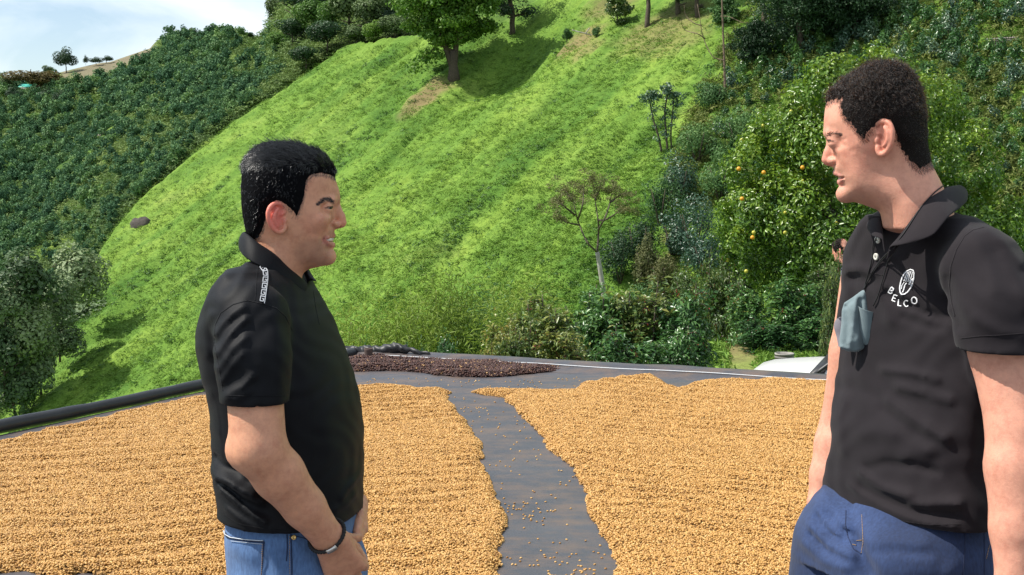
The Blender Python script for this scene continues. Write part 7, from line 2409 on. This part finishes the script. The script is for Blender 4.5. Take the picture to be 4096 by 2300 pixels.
# ------------------------------------------------------------------ young coffee on the right hillside
def right_hillside():
    rg = np.random.default_rng(88); kinds = []
    for s in range(5):
        p, d, t = blob_points(300, (.40, .40, .52), np.random.default_rng(500 + s), 8, .5, .3)
        p[:, :2] *= (1.15 - .55 * (p[:, 2] / .52 * .5 + .5))[:, None]
        kinds.append(leaf_mesh('hillside_coffee_shrub', [leaves(p + (0, 0, .42), d, .13, rg, .42, tint=t, droop=.4)]))
        kinds[-1].materials.append(M_COFFEE_BLUE if s < 1 else M_COFFEE)
    pts = []
    for r in np.arange(-10, 90, 1.25):                                   # rows along the contour
        for c in np.arange(-60, 60, 1.1):
            g = math.hypot(GA, GB); ux, uy = GA / g, GB / g; vx, vy = -uy, ux
            x = 14 + ux * r + vx * -c + rg.normal(0, .16); y = 62 + uy * r + vy * -c + rg.normal(0, .16)
            if y < 44 or y > 130 or abs(x) > .45 * y: continue
            z = float(ground_z(x, y)); px, py = to_px((x, y, z))
            edge = np.interp(py, [-60, 60, 150, 260, 400, 560, 700, 850, 1000], [3150, 3100, 3020, 2960, 2900, 2860, 2830, 2900, 2960])
            if px < edge or px > 4250 or py < -80 or py > 1120: continue
            if px > 3920 and 130 < py < 225: continue
            pts.append((x, y, z, px, py))
    vis = [p for p in pts if not (3280 < p[3] < 3730 and p[4] > 260) and not (3000 < p[3] < 3980 and p[4] > 560)]
    hid = [p for p in pts if p not in vis]
    vis.sort(key=lambda p: p[1])
    for p in vis[:300]:
        o = bpy.data.objects.new('hillside_coffee_shrub', kinds[rg.integers(5)]); COL.objects.link(o)
        s = rg.uniform(.8, 1.25) * (1.55 if p[4] < 360 else 1.15); o.location = p[:3]; o.scale = (s, s, s * rg.uniform(.85, 1.2)); o.rotation_euler = (0, 0, rg.uniform(0, 6.28))
        tag(o, 'young coffee shrub in the planted rows on the right hillside', 'coffee shrub', 'young coffee shrubs on the right hillside')
    rest = np.array([p[:3] for p in vis[300:] + hid])
    if len(rest):
        s = rg.uniform(1.1, 1.8, len(rest))
        ks = []
        for kme in kinds: ks.append(bpy.data.objects.new('coffee_kind', kme))
        o = scatter('coffee_rows', rest, np.stack([0 * s, 0 * s, rg.uniform(0, 6.28, len(s))], 1), s, ks)
        tag(o, 'farther planted rows of coffee on the right hillside', 'coffee shrubs', kind='stuff')
    print('right shrubs', len(vis), len(hid))
    # tall grass and herbs between the rows
    pr = [proto('herb', tuft_mesh('herb', 30, .28, .42, .17, 40 + s, .25, .8), M_HERB) for s in range(3)]
    n = 22000; inv = rg.uniform(1 / 115, 1 / 30, n); y = 1 / inv; x = rg.uniform(.10, .45, n) * y; z = ground_z(x, y); px, py = to_px(np.stack([x, y, z], 0))
    edge = np.interp(py, [0, 150, 400, 700, 1000, 1300], [3000, 2900, 2780, 2680, 2650, 2740]); k = (px > edge) & (z > -1.2)
    o = scatter('tall_herbs', np.stack([x, y, z], 1)[k], np.stack([0 * x, 0 * x, rg.uniform(0, 6.28, n)], 1)[k], rg.uniform(1., 2.2, n)[k], pr, tint=np.clip(rg.normal(.65, .25, n), 0, 1)[k])
    tag(o, 'tall herbs and grass growing between the coffee rows on the right', 'herbs', kind='stuff')
    # ground cover on the shelf beside the path
    pr = [proto('lawn', tuft_mesh('lawn', 16, .12, .07, .09, 60 + s, .2, .5), M_TUFT) for s in range(3)]
    n = 26000; x = rg.uniform(-3, 9, n); y = rg.uniform(12.2, 27, n); z = ground_z(x, y); k = (np.abs(x - (2.55 + .14 * (y - 15))) > .25) & (z > -3)
    o = scatter('shelf_grass', np.stack([x, y, z], 1)[k], np.stack([0 * x, 0 * x, rg.uniform(0, 6.28, n)], 1)[k], rg.uniform(.7, 1.5, n)[k], pr, tint=np.clip(rg.normal(.45, .25, n), 0, 1)[k])
    tag(o, 'short grass on the shelf beside the footpath below the terrace', 'grass', kind='stuff')
right_hillside()

# ------------------------------------------------------------------ far hill: coffee, woods, ridge trees
def far_surface(px, py):
    ys = np.interp(px, [p[0] for p in SKY_LINE], [p[1] for p in SKY_LINE]); yg = np.interp(px, [p[0] for p in GULLY], [p[1] for p in GULLY])
    s = (py - yg) / (ys - yg)
    return at(*far_point(px, float(np.clip(s, 0.0, 1.0)))) + np.array((0, 0, .2))

def far_hill_plants():
    rg = np.random.default_rng(99); kinds = []
    for s in range(6):
        p, d, t = blob_points(260, (1.0, 1.0, 1.05), np.random.default_rng(600 + s), 8, .5, .35)
        me = leaf_mesh('far_coffee_shrub', [leaves(p + (0, 0, .85), d, .36, rg, .55, tint=t)])
        me.materials.append((M_FARLEAF, M_FARLEAF, M_FARLEAF, M_WOOD, M_FARLEAF, M_FARLEAF)[s]); kinds.append(me)
    cand = []
    py = 150.0
    while py < 1330:
        step = 16 + .010 * max(0, py - 150)
        px = -60.0 + rg.uniform(0, 20)
        while px < 1120:
            x_, y_ = px + rg.normal(0, 5), py + rg.normal(0, 4) + 8 * math.sin(px * .012 + py * .01)
            ys = np.interp(x_, [p[0] for p in SKY_LINE], [p[1] for p in SKY_LINE]); yg = np.interp(x_, [p[0] for p in GULLY], [p[1] for p in GULLY])
            px += step * 1.35
            if y_ < ys + 6 or y_ > yg - 6: continue
            if 225 < x_ < 650 and y_ < ys + 62: continue
            dens = .36 + 1.3 * (fbm(x_ / 150, y_ / 80, 3, 120) - .38) + (.18 if y_ > 430 else 0)
            if 430 < x_ < 900 and 190 < y_ < 470: dens += .40
            if x_ > 930 and y_ > 180: dens -= .1
            if rg.random() > dens: continue
            cand.append((x_, y_))
        py += step
    P = np.array([far_surface(*c) for c in cand])
    size = rg.uniform(.75, 1.25, len(P)) * np.clip(P[:, 1] / 190, .55, 1.2)
    app = size / P[:, 1]
    order = np.argsort(-app)
    for i in order[:300]:
        o = bpy.data.objects.new('far_coffee_shrub', kinds[rg.integers(6)]); COL.objects.link(o)
        s = size[i]; o.location = P[i]; o.scale = (s, s, s * rg.uniform(.85, 1.25)); o.rotation_euler = (0, 0, rg.uniform(0, 6.28))
        tag(o, 'dark round coffee shrub on the steep far hill', 'coffee shrub', 'coffee shrubs on the far hill')
    r = order[300:]
    ks = [bpy.data.objects.new('far_kind', k) for k in kinds]
    o = scatter('far_coffee_field', P[r], np.stack([0 * size[r], 0 * size[r], rg.uniform(0, 6.28, len(r))], 1), size[r], ks)
    tag(o, 'mass of smaller dark coffee shrubs covering the far hill', 'coffee shrubs', kind='stuff')
    print('far shrubs', len(P))
    # loose undergrowth over the whole far hill
    pr = [proto('scrub', tuft_mesh('scrub', 34, 1.0, .34, .34, 70 + s, .5, 1.8), M_SCRUB) for s in range(3)]
    Q = []
    for _ in range(13000):
        x_ = rg.uniform(-80, 1640); ys = np.interp(x_, [p[0] for p in SKY_LINE], [p[1] for p in SKY_LINE]); yg = np.interp(x_, [p[0] for p in GULLY], [p[1] for p in GULLY])
        y_ = rg.uniform(max(ys, -60), yg)
        if 225 < x_ < 650 and y_ < ys + 55: continue
        Q.append(far_surface(x_, y_))
    Q = np.array(Q); n = len(Q)
    o = scatter('far_undergrowth', Q, np.stack([rg.normal(0, .2, n), rg.normal(0, .2, n), rg.uniform(0, 6.28, n)], 1), rg.uniform(.6, 1.5, n) * np.clip(Q[:, 1] / 200, .5, 1.2), pr, tint=np.clip(.42 + 1.5 * (fbm(Q[:, 0] / 14, Q[:, 1] / 14, 3, 130) - .47) + rg.normal(0, .15, n), 0, 1))
    tag(o, 'mixed green undergrowth between the shrubs of the far hill', 'undergrowth', kind='stuff')
far_hill_plants()

def wood_proto(seed, leaf, bark=M_BARK, low=.22, n=2600, size=.058):
    """a broad tree of unit height: trunk, limbs and a crown of overlapping leaf masses"""
    rg = np.random.default_rng(seed)
    mb, tips = branch_tree(rg, (0, 0, -.05), (0, 0, .80), .020, nb=6, spread=.36, levels=1, up=.5, start=.30)
    hz_ = (1 - low) / 2
    q, d, t = blob_points(n, (.46, .46, hz_ * 1.02), rg, 13, .42, .62)
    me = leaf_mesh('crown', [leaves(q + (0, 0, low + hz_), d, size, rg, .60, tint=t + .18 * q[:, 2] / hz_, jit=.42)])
    tm = mb.mesh('trunk'); tm.materials.append(bark); me.materials.append(leaf)
    return tm, me
WOODS = [wood_proto(700 + i, lf, low=.05 if i > 5 else (.34 if i == 1 else .10 if i == 4 else .2)) for i, lf in enumerate([M_RIDGE, M_DARKTREE, M_RIDGE, M_TREE, M_DARKTREE, M_RUST, M_GULLY, M_GULLY, M_GULLY_DK])]
def far_tree(kind, px, py_base, h, label, w=None, group=None, pos=None, name='tree'):
    b = far_surface(px, py_base) if pos is None else pos
    k = mpp(b); tm, me = WOODS[kind]
    e = empty(name, b, label, 'tree', group)
    for nm, d in (('trunk', tm), ('crown', me)):
        o = bpy.data.objects.new(nm, d); COL.objects.link(o); o.parent = e
    s = h * k; sw = s if w is None else w * k / .92
    e.scale = (sw, sw, s); e.rotation_euler = (0, 0, px * .37)
    return e
GW = 'trees on the far wooded ridge'
for kind, px, py, h, w, lb in [
    (1, 1180, 100, 150, 130, 'dark round-crowned tree on the skyline of the wooded ridge'), (0, 1105, 95, 95, 70, 'slender tree leaning out at the left edge of the wooded ridge'), (4, 1290, 75, 110, 110, 'dark tree near the top centre of the wooded ridge'), (4, 1340, 60, 110, 110, 'dark tree near the top, left of the big slope tree'),
    (1, 1310, 215, 100, 110, 'darkest squat tree just above the green slope edge'), (3, 1260, 140, 110, 110, 'bright green tree in the middle of the wooded ridge'), (0, 1400, 130, 170, 150, 'tall grey-green tree with visible pale stems on the wooded ridge'), (3, 1330, 150, 120, 90, 'light green slim tree beside the grey-green tall one'),
    (0, 1490, 140, 130, 130, 'broad pale green tree left of the big slope tree'), (4, 1560, 120, 80, 90, 'dark small tree partly behind the big slope tree'), (0, 1580, 200, 90, 110, 'grey-green bush-like tree at the left foot of the big slope tree'), (1, 1170, 190, 90, 90, 'dark tree low on the left flank of the wooded ridge'),
    (1, 1225, 280, 70, 90, 'dark small tree above the gully at the slope edge'), (3, 1120, 205, 60, 80, 'light green small tree on the left flank of the ridge'), (0, 1430, 200, 70, 90, 'low green tree just above the slope edge'), (3, 1500, 205, 70, 80, 'low bright tree just above the slope edge, nearer the big tree'),
    (0, 1240, 40, 120, 130, 'green tree crossing the top edge of the photo'), (3, 1450, 40, 120, 130, 'pale green tree crossing the top edge left of the big tree'), (0, 1640, 70, 150, 150, 'green tree behind the left side of the big tree crown')]:
    far_tree(kind, px, py + 14, h * 1.45, lb, w * 1.65, GW)
GR = 'trees along the left skyline'
for kind, px, py, h, w, lb in [
    (4, 266, 290, 96, 104, 'lone dark dome-shaped tree on the bare skyline'), (4, 343, 264, 40, 24, 'tiny narrow tree right of the lone dark tree'), (4, 385, 262, 30, 60, 'low dark skyline bush right of the tiny narrow tree'), (4, 425, 254, 28, 60, 'lowest dark skyline bush, farthest right of the lone tree'),
    (0, 195, 318, 56, 60, 'bluish tree left of the lone dark skyline tree'), (5, 135, 380, 104, 250, 'wide rust-brown tree crown on the left skyline'), (0, 22, 372, 64, 90, 'bluish tree at the left edge of the photo'), (4, 60, 410, 60, 80, 'dark tree in front of the teal roof'),
    (4, 190, 420, 70, 110, 'dark tree right of the teal roof'), (4, 250, 425, 60, 90, 'second dark tree right of the teal roof'), (1, 1000, 165, 34, 40, 'small skyline tree where the wooded ridge begins'), (0, 765, 150, 42, 26, 'thin feathery skyline tree between the two hilltops')]:
    far_tree(kind, px, py, h, lb, w, GR)
GB_ = 'trees in the gully at the left'
for kind, px, top, h, w, lb in [
    (6, 290, 985, 240, 250, 'tall light green gully tree right of the dark one'), (8, 100, 985, 280, 275, 'dark gully tree at upper left'), (7, 365, 1180, 190, 250, 'bushy gully tree reaching farthest onto the green slope'), (6, 250, 1120, 190, 187, 'small gully tree between the tall ones'), (6, 100, 1180, 260, 237, 'pale gully tree in the middle left'),
    (6, 165, 1300, 280, 212, 'pale gully tree hanging low over the slope edge'), (8, 20, 1250, 300, 212, 'very dark gully tree at the left edge'), (7, 30, 1120, 220, 200, 'green gully tree at the left edge'), (6, 240, 1290, 150, 187, 'low round gully tree beside the slope edge'), (8, 440, 1250, 80, 112, 'low dark bush-like gully tree farthest right'), (8, 60, 1420, 260, 200, 'dark gully tree at the bottom left, above the black roll')]:
    yb = top + h
    yg = np.interp(px, [p[0] for p in GULLY], [p[1] for p in GULLY]); Y = plane_depth(px, max(yg - 40, 760)) * .97 - 1.0
    pos = at(px, yb, Y)
    far_tree(kind, px, yb, h * 1.12, lb, w * 1.25, GB_, pos=pos, name='gully_tree')
# ---- small things on the hills
def boulder(px, py, w, h, label, seed, far=False, col=((.3, (.035, .030, .026)), (.7, (.095, .080, .068)))):
    b = far_surface(px, py) if far else hit_ground(px, py); k = mpp(b)
    g = Grid(*[np.arange(-a, a, .075 * w * k) for a in (w * k * .8, w * k * .8, h * k * .9)])
    rg = np.random.default_rng(seed)
    for i in range(6):
        add_ell(g, rg.normal(0, 1, 3) * (w * .2 * k, w * .2 * k, h * .12 * k), (w * .33 * k, w * .3 * k, h * .36 * k), .1 * w * k)
    V, Q = surface_nets(g.F + 0, g.ax)
    sc = 4.5 / (w * k); V = V * (1 + .75 * (fbm(V[:, :1] * sc + V[:, 2:] * sc * .7, V[:, 1:2] * sc - V[:, 2:] * sc, 4, seed) - .5)) + rg.normal(0, .008 * w * k, V.shape)
    o = link('boulder', mesh_np('boulder', V, Q, smooth=False), None, simple_mat('rock_' + str(seed), list(col), 2.0, .95, bump_s=.5)); o.location = b + np.array((0, 0, -h * .22 * k))
    tag(o, label, 'rock')
boulder(572, 890, 100, 80, 'dark weathered boulder on the left edge of the green slope', 1)
boulder(425, 548, 46, 34, 'pale grey boulder among the shrubs of the far hill', 2, True, ((.3, (.16, .13, .11)), (.7, (.30, .26, .22))))
def far_house():
    b = far_surface(100, 372); k = mpp(b)
    e = empty('hill_shed', b, 'small white shed with a teal roof far away on the left skyline', 'shed')
    mb = MB(); mb.box((0, 0, 9 * k), (44 * k, 30 * k, 22 * k)); o = mb.build('wall', plain('whitewash', (.6, .6, .58), .9), None, False); o.parent = e
    mb = MB(); mb.add(np.array([(-26, -20, 16), (26, -20, 16), (26, 20, 30), (-26, 20, 30), (-26, -20, 18), (26, -20, 18), (26, 20, 32), (-26, 20, 32)]) * k, [(0, 3, 2, 1), (4, 5, 6, 7), (0, 1, 5, 4), (2, 3, 7, 6), (1, 2, 6, 5), (0, 4, 7, 3)])
    o = mb.build('roof', plain('teal_sheet', (.03, .42, .32), .5), None, False); o.parent = e
    for dx in (-12, 10):
        mb = MB(); mb.box((dx * k, -15.2 * k, 8 * k), (6 * k, .6 * k, 10 * k)); o = mb.build('window', plain('dark_window', (.03, .03, .035), .3), None, False); o.parent = e
    b2 = far_surface(24, 392); e = empty('hill_house', b2, 'low whitish house half hidden by trees at the left edge', 'house')
    mb = MB(); mb.box((0, 0, 6 * k), (40 * k, 26 * k, 14 * k)); o = mb.build('wall', plain('faded_whitewash', (.42, .44, .48), .9), None, False); o.parent = e
    mb = MB(); mb.box((0, 0, 14.5 * k), (46 * k, 32 * k, 3 * k)); o = mb.build('roof', plain('grey_roof', (.14, .15, .18), .8), None, False); o.parent = e
far_house()
def stone_wall():
    b = hit_ground(4010, 190); k = mpp(b); rg = np.random.default_rng(5)
    e = empty('dry_stone_wall', b, 'short dry stone retaining wall on the upper right hillside', 'wall')
    st = MB(); st.sphere((0, 0, 0), (.5, .5, .5), 6, 4); sm = st.mesh('stone', False); sm.materials.append(simple_mat('field_stone', [(.3, (.16, .13, .11)), (.7, (.36, .32, .28))], 1.2, .95))
    for r in range(5):
        for c in range(13):
            o = bpy.data.objects.new('stone', sm); COL.objects.link(o); o.parent = e
            o.location = ((c * 10 - 62 + (r % 2) * 5 + rg.normal(0, 1)) * k, rg.normal(0, 1) * k, (r * 8 + c * .6 - 4) * k); o.scale = (11 * k * rg.uniform(.8, 1.2), 9 * k, 9 * k * rg.uniform(.8, 1.1)); o.rotation_euler = (rg.normal(0, .2), rg.normal(0, .2), rg.normal(0, .3))
stone_wall()
# ------------------------------------------------------------------ white car below the terrace, grey bucket, third man
def car():
    gz_ = -.95
    o3 = np.array((2.10, 12.56, gz_)); top = .755                              # bonnet height
    e = empty('parked_car', o3 + np.array((1.9, 0, 0)), 'white car below the terrace, its bonnet and windscreen corner showing over the rim', 'car')
    # side profile along x (front at x=0), z up
    prof_b = []
    W = .80
    n = 13
    def section(xs, zs, name, mat, wid, par=None):
        V = []; m = len(xs)
        for x, z in zip(xs, zs):
            for j in range(n):
                u = -1 + 2 * j / (n - 1)
                V.append((x + .05 * u * u * 0, u * wid(x), z - .055 * abs(u) ** 3.2))
        q = [(i * n + j, i * n + j + 1, (i + 1) * n + j + 1, (i + 1) * n + j) for i in range(m - 1) for j in range(n - 1)]
        return V, q
    def body_mesh():
        mb = MB()
        xs = np.concatenate([[0, .012, .03, .06, .10, .15, .20, .27, .34, .42, .50, .58, .66, .72], [.76, 1.30, 1.7, 2.1, 2.6, 3.0, 3.3, 3.55, 3.7, 3.78]])
        zt = np.interp(xs, [0, .012, .04, .10, .20, .38, .58, .74, 3.55, 3.7, 3.78], [.45, top - .185, top - .11, top - .065, top - .035, top - .018, top, top + .01, top + .02, top - .05, .5])
        zb = np.interp(xs, [0, .15, 3.6, 3.78], [.32, .20, .20, .34])
        wd = np.interp(xs, [0, .12, .4, 3.3, 3.78], [.55, .70, W, W, .66])
        ring = 20; V = []
        for x, a, b_, w in zip(xs, zt, zb, wd):
            for j in range(ring):
                t = 2 * math.pi * j / ring; c, s = math.cos(t), math.sin(t)
                p = 4.5
                yy = w * np.sign(c) * abs(c) ** (2 / p); zz = (a + b_) / 2 + (a - b_) / 2 * np.sign(s) * abs(s) ** (2 / p)
                V.append((x, yy, zz))
        m = len(xs)
        q = [(i * ring + j, (i + 1) * ring + j, (i + 1) * ring + (j + 1) % ring, i * ring + (j + 1) % ring) for i in range(m - 1) for j in range(ring)]
        V += [(0, 0, .45), (3.78, 0, .45)]
        a, b_ = len(V) - 2, len(V) - 1
        t = [(a, j, (j + 1) % ring) for j in range(ring)] + [(b_, (m - 1) * ring + (j + 1) % ring, (m - 1) * ring + j) for j in range(ring)]
        mb.add(V, q, t); return mb
    m, nt, b = new_mat('white_car_paint'); b.inputs['Base Color'].default_value = (.80, .80, .80, 1); b.inputs['Roughness'].default_value = .25; b.inputs['Coat Weight'].default_value = .5
    nn = noise(nt, 2.0, 3); rr = ramp(nt, [(.3, (.86, .86, .87)), (.7, (.90, .90, .89))]); nt.links.new(nn.outputs['Fac'], rr.inputs['Fac']); nt.links.new(rr.outputs['Color'], b.inputs['Base Color'])
    white = m
    m, nt, b = new_mat('dark_glass'); b.inputs['Roughness'].default_value = .06; b.inputs['Specular IOR Level'].default_value = .9
    nn = noise(nt, 3, 2); rr = ramp(nt, [(.3, (.012, .02, .02)), (.7, (.03, .045, .04))]); nt.links.new(nn.outputs['Fac'], rr.inputs['Fac']); nt.links.new(rr.outputs['Color'], b.inputs['Base Color'])
    glass = m
    rub = plain('tyre_rubber', (.02, .02, .021), .8); chrome = plain('wheel_alloy', (.5, .5, .52), .3, .8); trim = plain('black_trim', (.012, .012, .014), .45); lamp = plain('lamp_lens', (.55, .57, .6), .1)
    off = o3
    def place(mb, nm, mat, par, smooth=True):
        me = mb.mesh(nm, smooth)
        v = verts_of(me); v = v + np.array((-1.9, 0, 0)); me.vertices.foreach_set('co', v.astype(np.float32).ravel())
        o = bpy.data.objects.new(nm, me); COL.objects.link(o); o.parent = par; me.materials.append(mat); return o
    place(body_mesh(), 'body', white, e)
    # cabin: windscreen, roof, side windows
    xs = [(.74, top + .01), (1.32, top + .50), (1.50, top + .55), (2.7, top + .55), (3.15, top + .40), (3.55, top + .03)]
    def strip(a, b_, wa, wb, nm, mat, lift=0.0):
        mb = MB(); V = []
        for (x, z), w in ((a, wa), (b_, wb)):
            for j in range(n):
                u = -1 + 2 * j / (n - 1); V.append((x - .10 * (u * u) * (-1 if nm == 'windscreen' else 0), u * w, z - .03 * u * u + lift))
        V += [(p[0], p[1], p[2] - .03) for p in V]
        q = [(j, j + 1, n + j + 1, n + j) for j in range(n - 1)]; h = 2 * n
        q += [(h + j, h + n + j, h + n + j + 1, h + j + 1) for j in range(n - 1)] + [(j, h + j, h + j + 1, j + 1) for j in range(n - 1)] + [(n + j, n + j + 1, h + n + j + 1, h + n + j) for j in range(n - 1)]
        mb.add(V, q); return place(mb, nm, mat, e)
    strip(xs[0], xs[1], .70, .60, 'windscreen', glass)
    strip(xs[1], xs[2], .60, .58, 'roof_edge', white); strip(xs[2], xs[3], .585, .57, 'roof', white); strip(xs[3], xs[4], .57, .58, 'roof_edge', white); strip(xs[4], xs[5], .60, .70, 'rear_window', glass)
    for sd in (-1, 1):
        mb = MB(); V = []
        for x, z, w in ((.82, top + .02, .755), (1.38, top + .47, .625), (2.7, top + .47, .595), (3.15, top + .37, .61), (3.5, top + .02, .755)): V += [(x, sd * w, z), (x, sd * (w - .03), z)]
        base_ = [(x, sd * .765, top + .01) for x in (.82, 1.38, 2.7, 3.15, 3.5)]
        V += base_
        mb.add(V, [(2 * i, 2 * i + 2, 11 + i, 10 + i) if sd < 0 else (10 + i, 11 + i, 2 * i + 2, 2 * i) for i in range(4)]); place(mb, 'side_window', glass, e)
        mb = MB(); mb.tube([(.68, sd * .74, top - .02), (.76, sd * .73, top + .05), (1.34, sd * .615, top + .51)], [.020, .019, .017], 7); place(mb, 'pillar', trim, e)
        mb = MB(); mb.tube(spline([(.76, sd * .66, top + .055), (.86, sd * .40, top + .15), (.92, sd * .1, top + .20)], 4), .011, 5); place(mb, 'wiper', trim, e)
        mb = MB(); mb.sphere((1.22, sd * .86, top + .14), (.07, .10, .07), 10, 8); place(mb, 'mirror', white, e)
        mb = MB(); mb.sphere((.055, sd * .50, top - .24), (.06, .13, .075), 12, 8); place(mb, 'headlight', lamp, e)
        for x in (.72, 3.05):
            R = np.array(((1, 0, 0), (0, 0, 1), (0, -1, 0)))
            mb = MB(); mb.lathe([(.17, -.09), (.27, -.09), (.30, -.06), (.30, .06), (.27, .09), (.17, .09)], 24, (x, sd * .74, .30), R); w = place(mb, 'wheel', rub, e)
            mb = MB(); mb.lathe([(.001, .07 * sd * -1), (.05, .08 * sd * -1), (.17, .085 * sd * -1)], 20, (x, sd * .74, .30), R); h_ = place(mb, 'rim', chrome, w)
    mb = MB(); mb.box((.72, 0, top + .012), (.10, 1.42, .022)); place(mb, 'cowl', trim, e)
    e.location = Vector(o3 + np.array((1.9 * math.cos(.34), -1.9 * math.sin(.34), 0))); e.rotation_euler = (0, 0, -.34)
car()

def bucket():
    Y = 15.2; b = at(3137, 1445, Y); k = Y / FPX; gz_ = float(ground_z(b[0], b[1])); t = at(3137, 1412, Y)[2]
    e = empty('grey_bucket', (b[0], b[1], gz_), 'grey concrete-coloured drum standing behind the bonnet of the white car', 'drum')
    r = 38 * k; H = t - gz_
    mb = MB(); mb.lathe([(1e-3, 0), (r * .92, 0), (r * .95, H * .5), (r, H - .02), (r * 1.03, H - .02), (r * 1.03, H), (r * .93, H), (r * .9, H - .06), (r * .88, .1)], 26); o = mb.build('barrel', simple_mat('weathered_concrete', [(.3, (.20, .19, .17)), (.7, (.38, .36, .33))], 7, .9, bump_s=.2)); o.parent = e
    mb = MB(); mb.lathe([(r * .99, H - .055), (r * 1.035, H - .05), (r * 1.035, H - .035), (r * .99, H - .03)], 26); o = mb.build('hoop', simple_mat('hoop_grey', [(.3, (.15, .14, .13)), (.7, (.25, .24, .22))], 9, .8)); o.parent = e
bucket()

def third_man():
    """he stands beyond the terrace, his face just past the sleeve of the man on the right"""
    c = PERSON_B.copy(); COL.objects.link(c)
    m2 = {}
    tee = cloth_mat('grey_blue_tee', (.05, .06, .08), (.09, .10, .12)); tr = cloth_mat('dark_trousers', (.02, .02, .025), (.04, .04, .045))
    c.data = PERSON_B.data.copy(); c.data.materials.clear(); c.data.materials.append(M_SKIN_A)
    tag(c, 'third man mostly hidden behind the man on the right, only his face showing', 'person')
    def cp(o, par):
        for ch in list(o.children):
            if ch.name.split('.')[0] in ('chest_emblem', 'chest_lettering', 'nape_hair', 'button', 'seam', 'stitching', 'fly_tack'): continue
            d = ch.copy(); COL.objects.link(d); d.parent = par; d.matrix_parent_inverse = ch.matrix_parent_inverse.copy()
            nm = ch.name.split('.')[0]
            if nm in ('polo_shirt', 'collar', 'jeans'):
                d.data = ch.data.copy(); d.data.materials.clear(); d.data.materials.append(tee if nm != 'jeans' else tr)
            if nm == 'hair': d.location = d.location + Vector((-.010, 0, -.008))
            cp(ch, d)
    cp(PERSON_B, c)
    # head of B sits at about px 3480, 520 at 2.4 m; put the copy's face at px 3372, 985
    Yd = 14.0
    face = at(3380, 1000, Yd)
    bx = PERSON_B.location
    head_b = Vector(at(3480, 560, 2.38 / math.cos(.25)))
    offv = head_b - Vector(bx)
    s = .93
    feet = float(ground_z(face[0], face[1]))
    s = (face[2] - feet) / head_b.z
    c.scale = (s, s, s)
    tw = -.30; c.rotation_euler.z += tw
    offv = Vector((math.cos(tw) * offv.x - math.sin(tw) * offv.y, math.sin(tw) * offv.x + math.cos(tw) * offv.y, offv.z))
    c.location = (face[0] - offv.x * s, face[1] - offv.y * s, feet)
third_man()
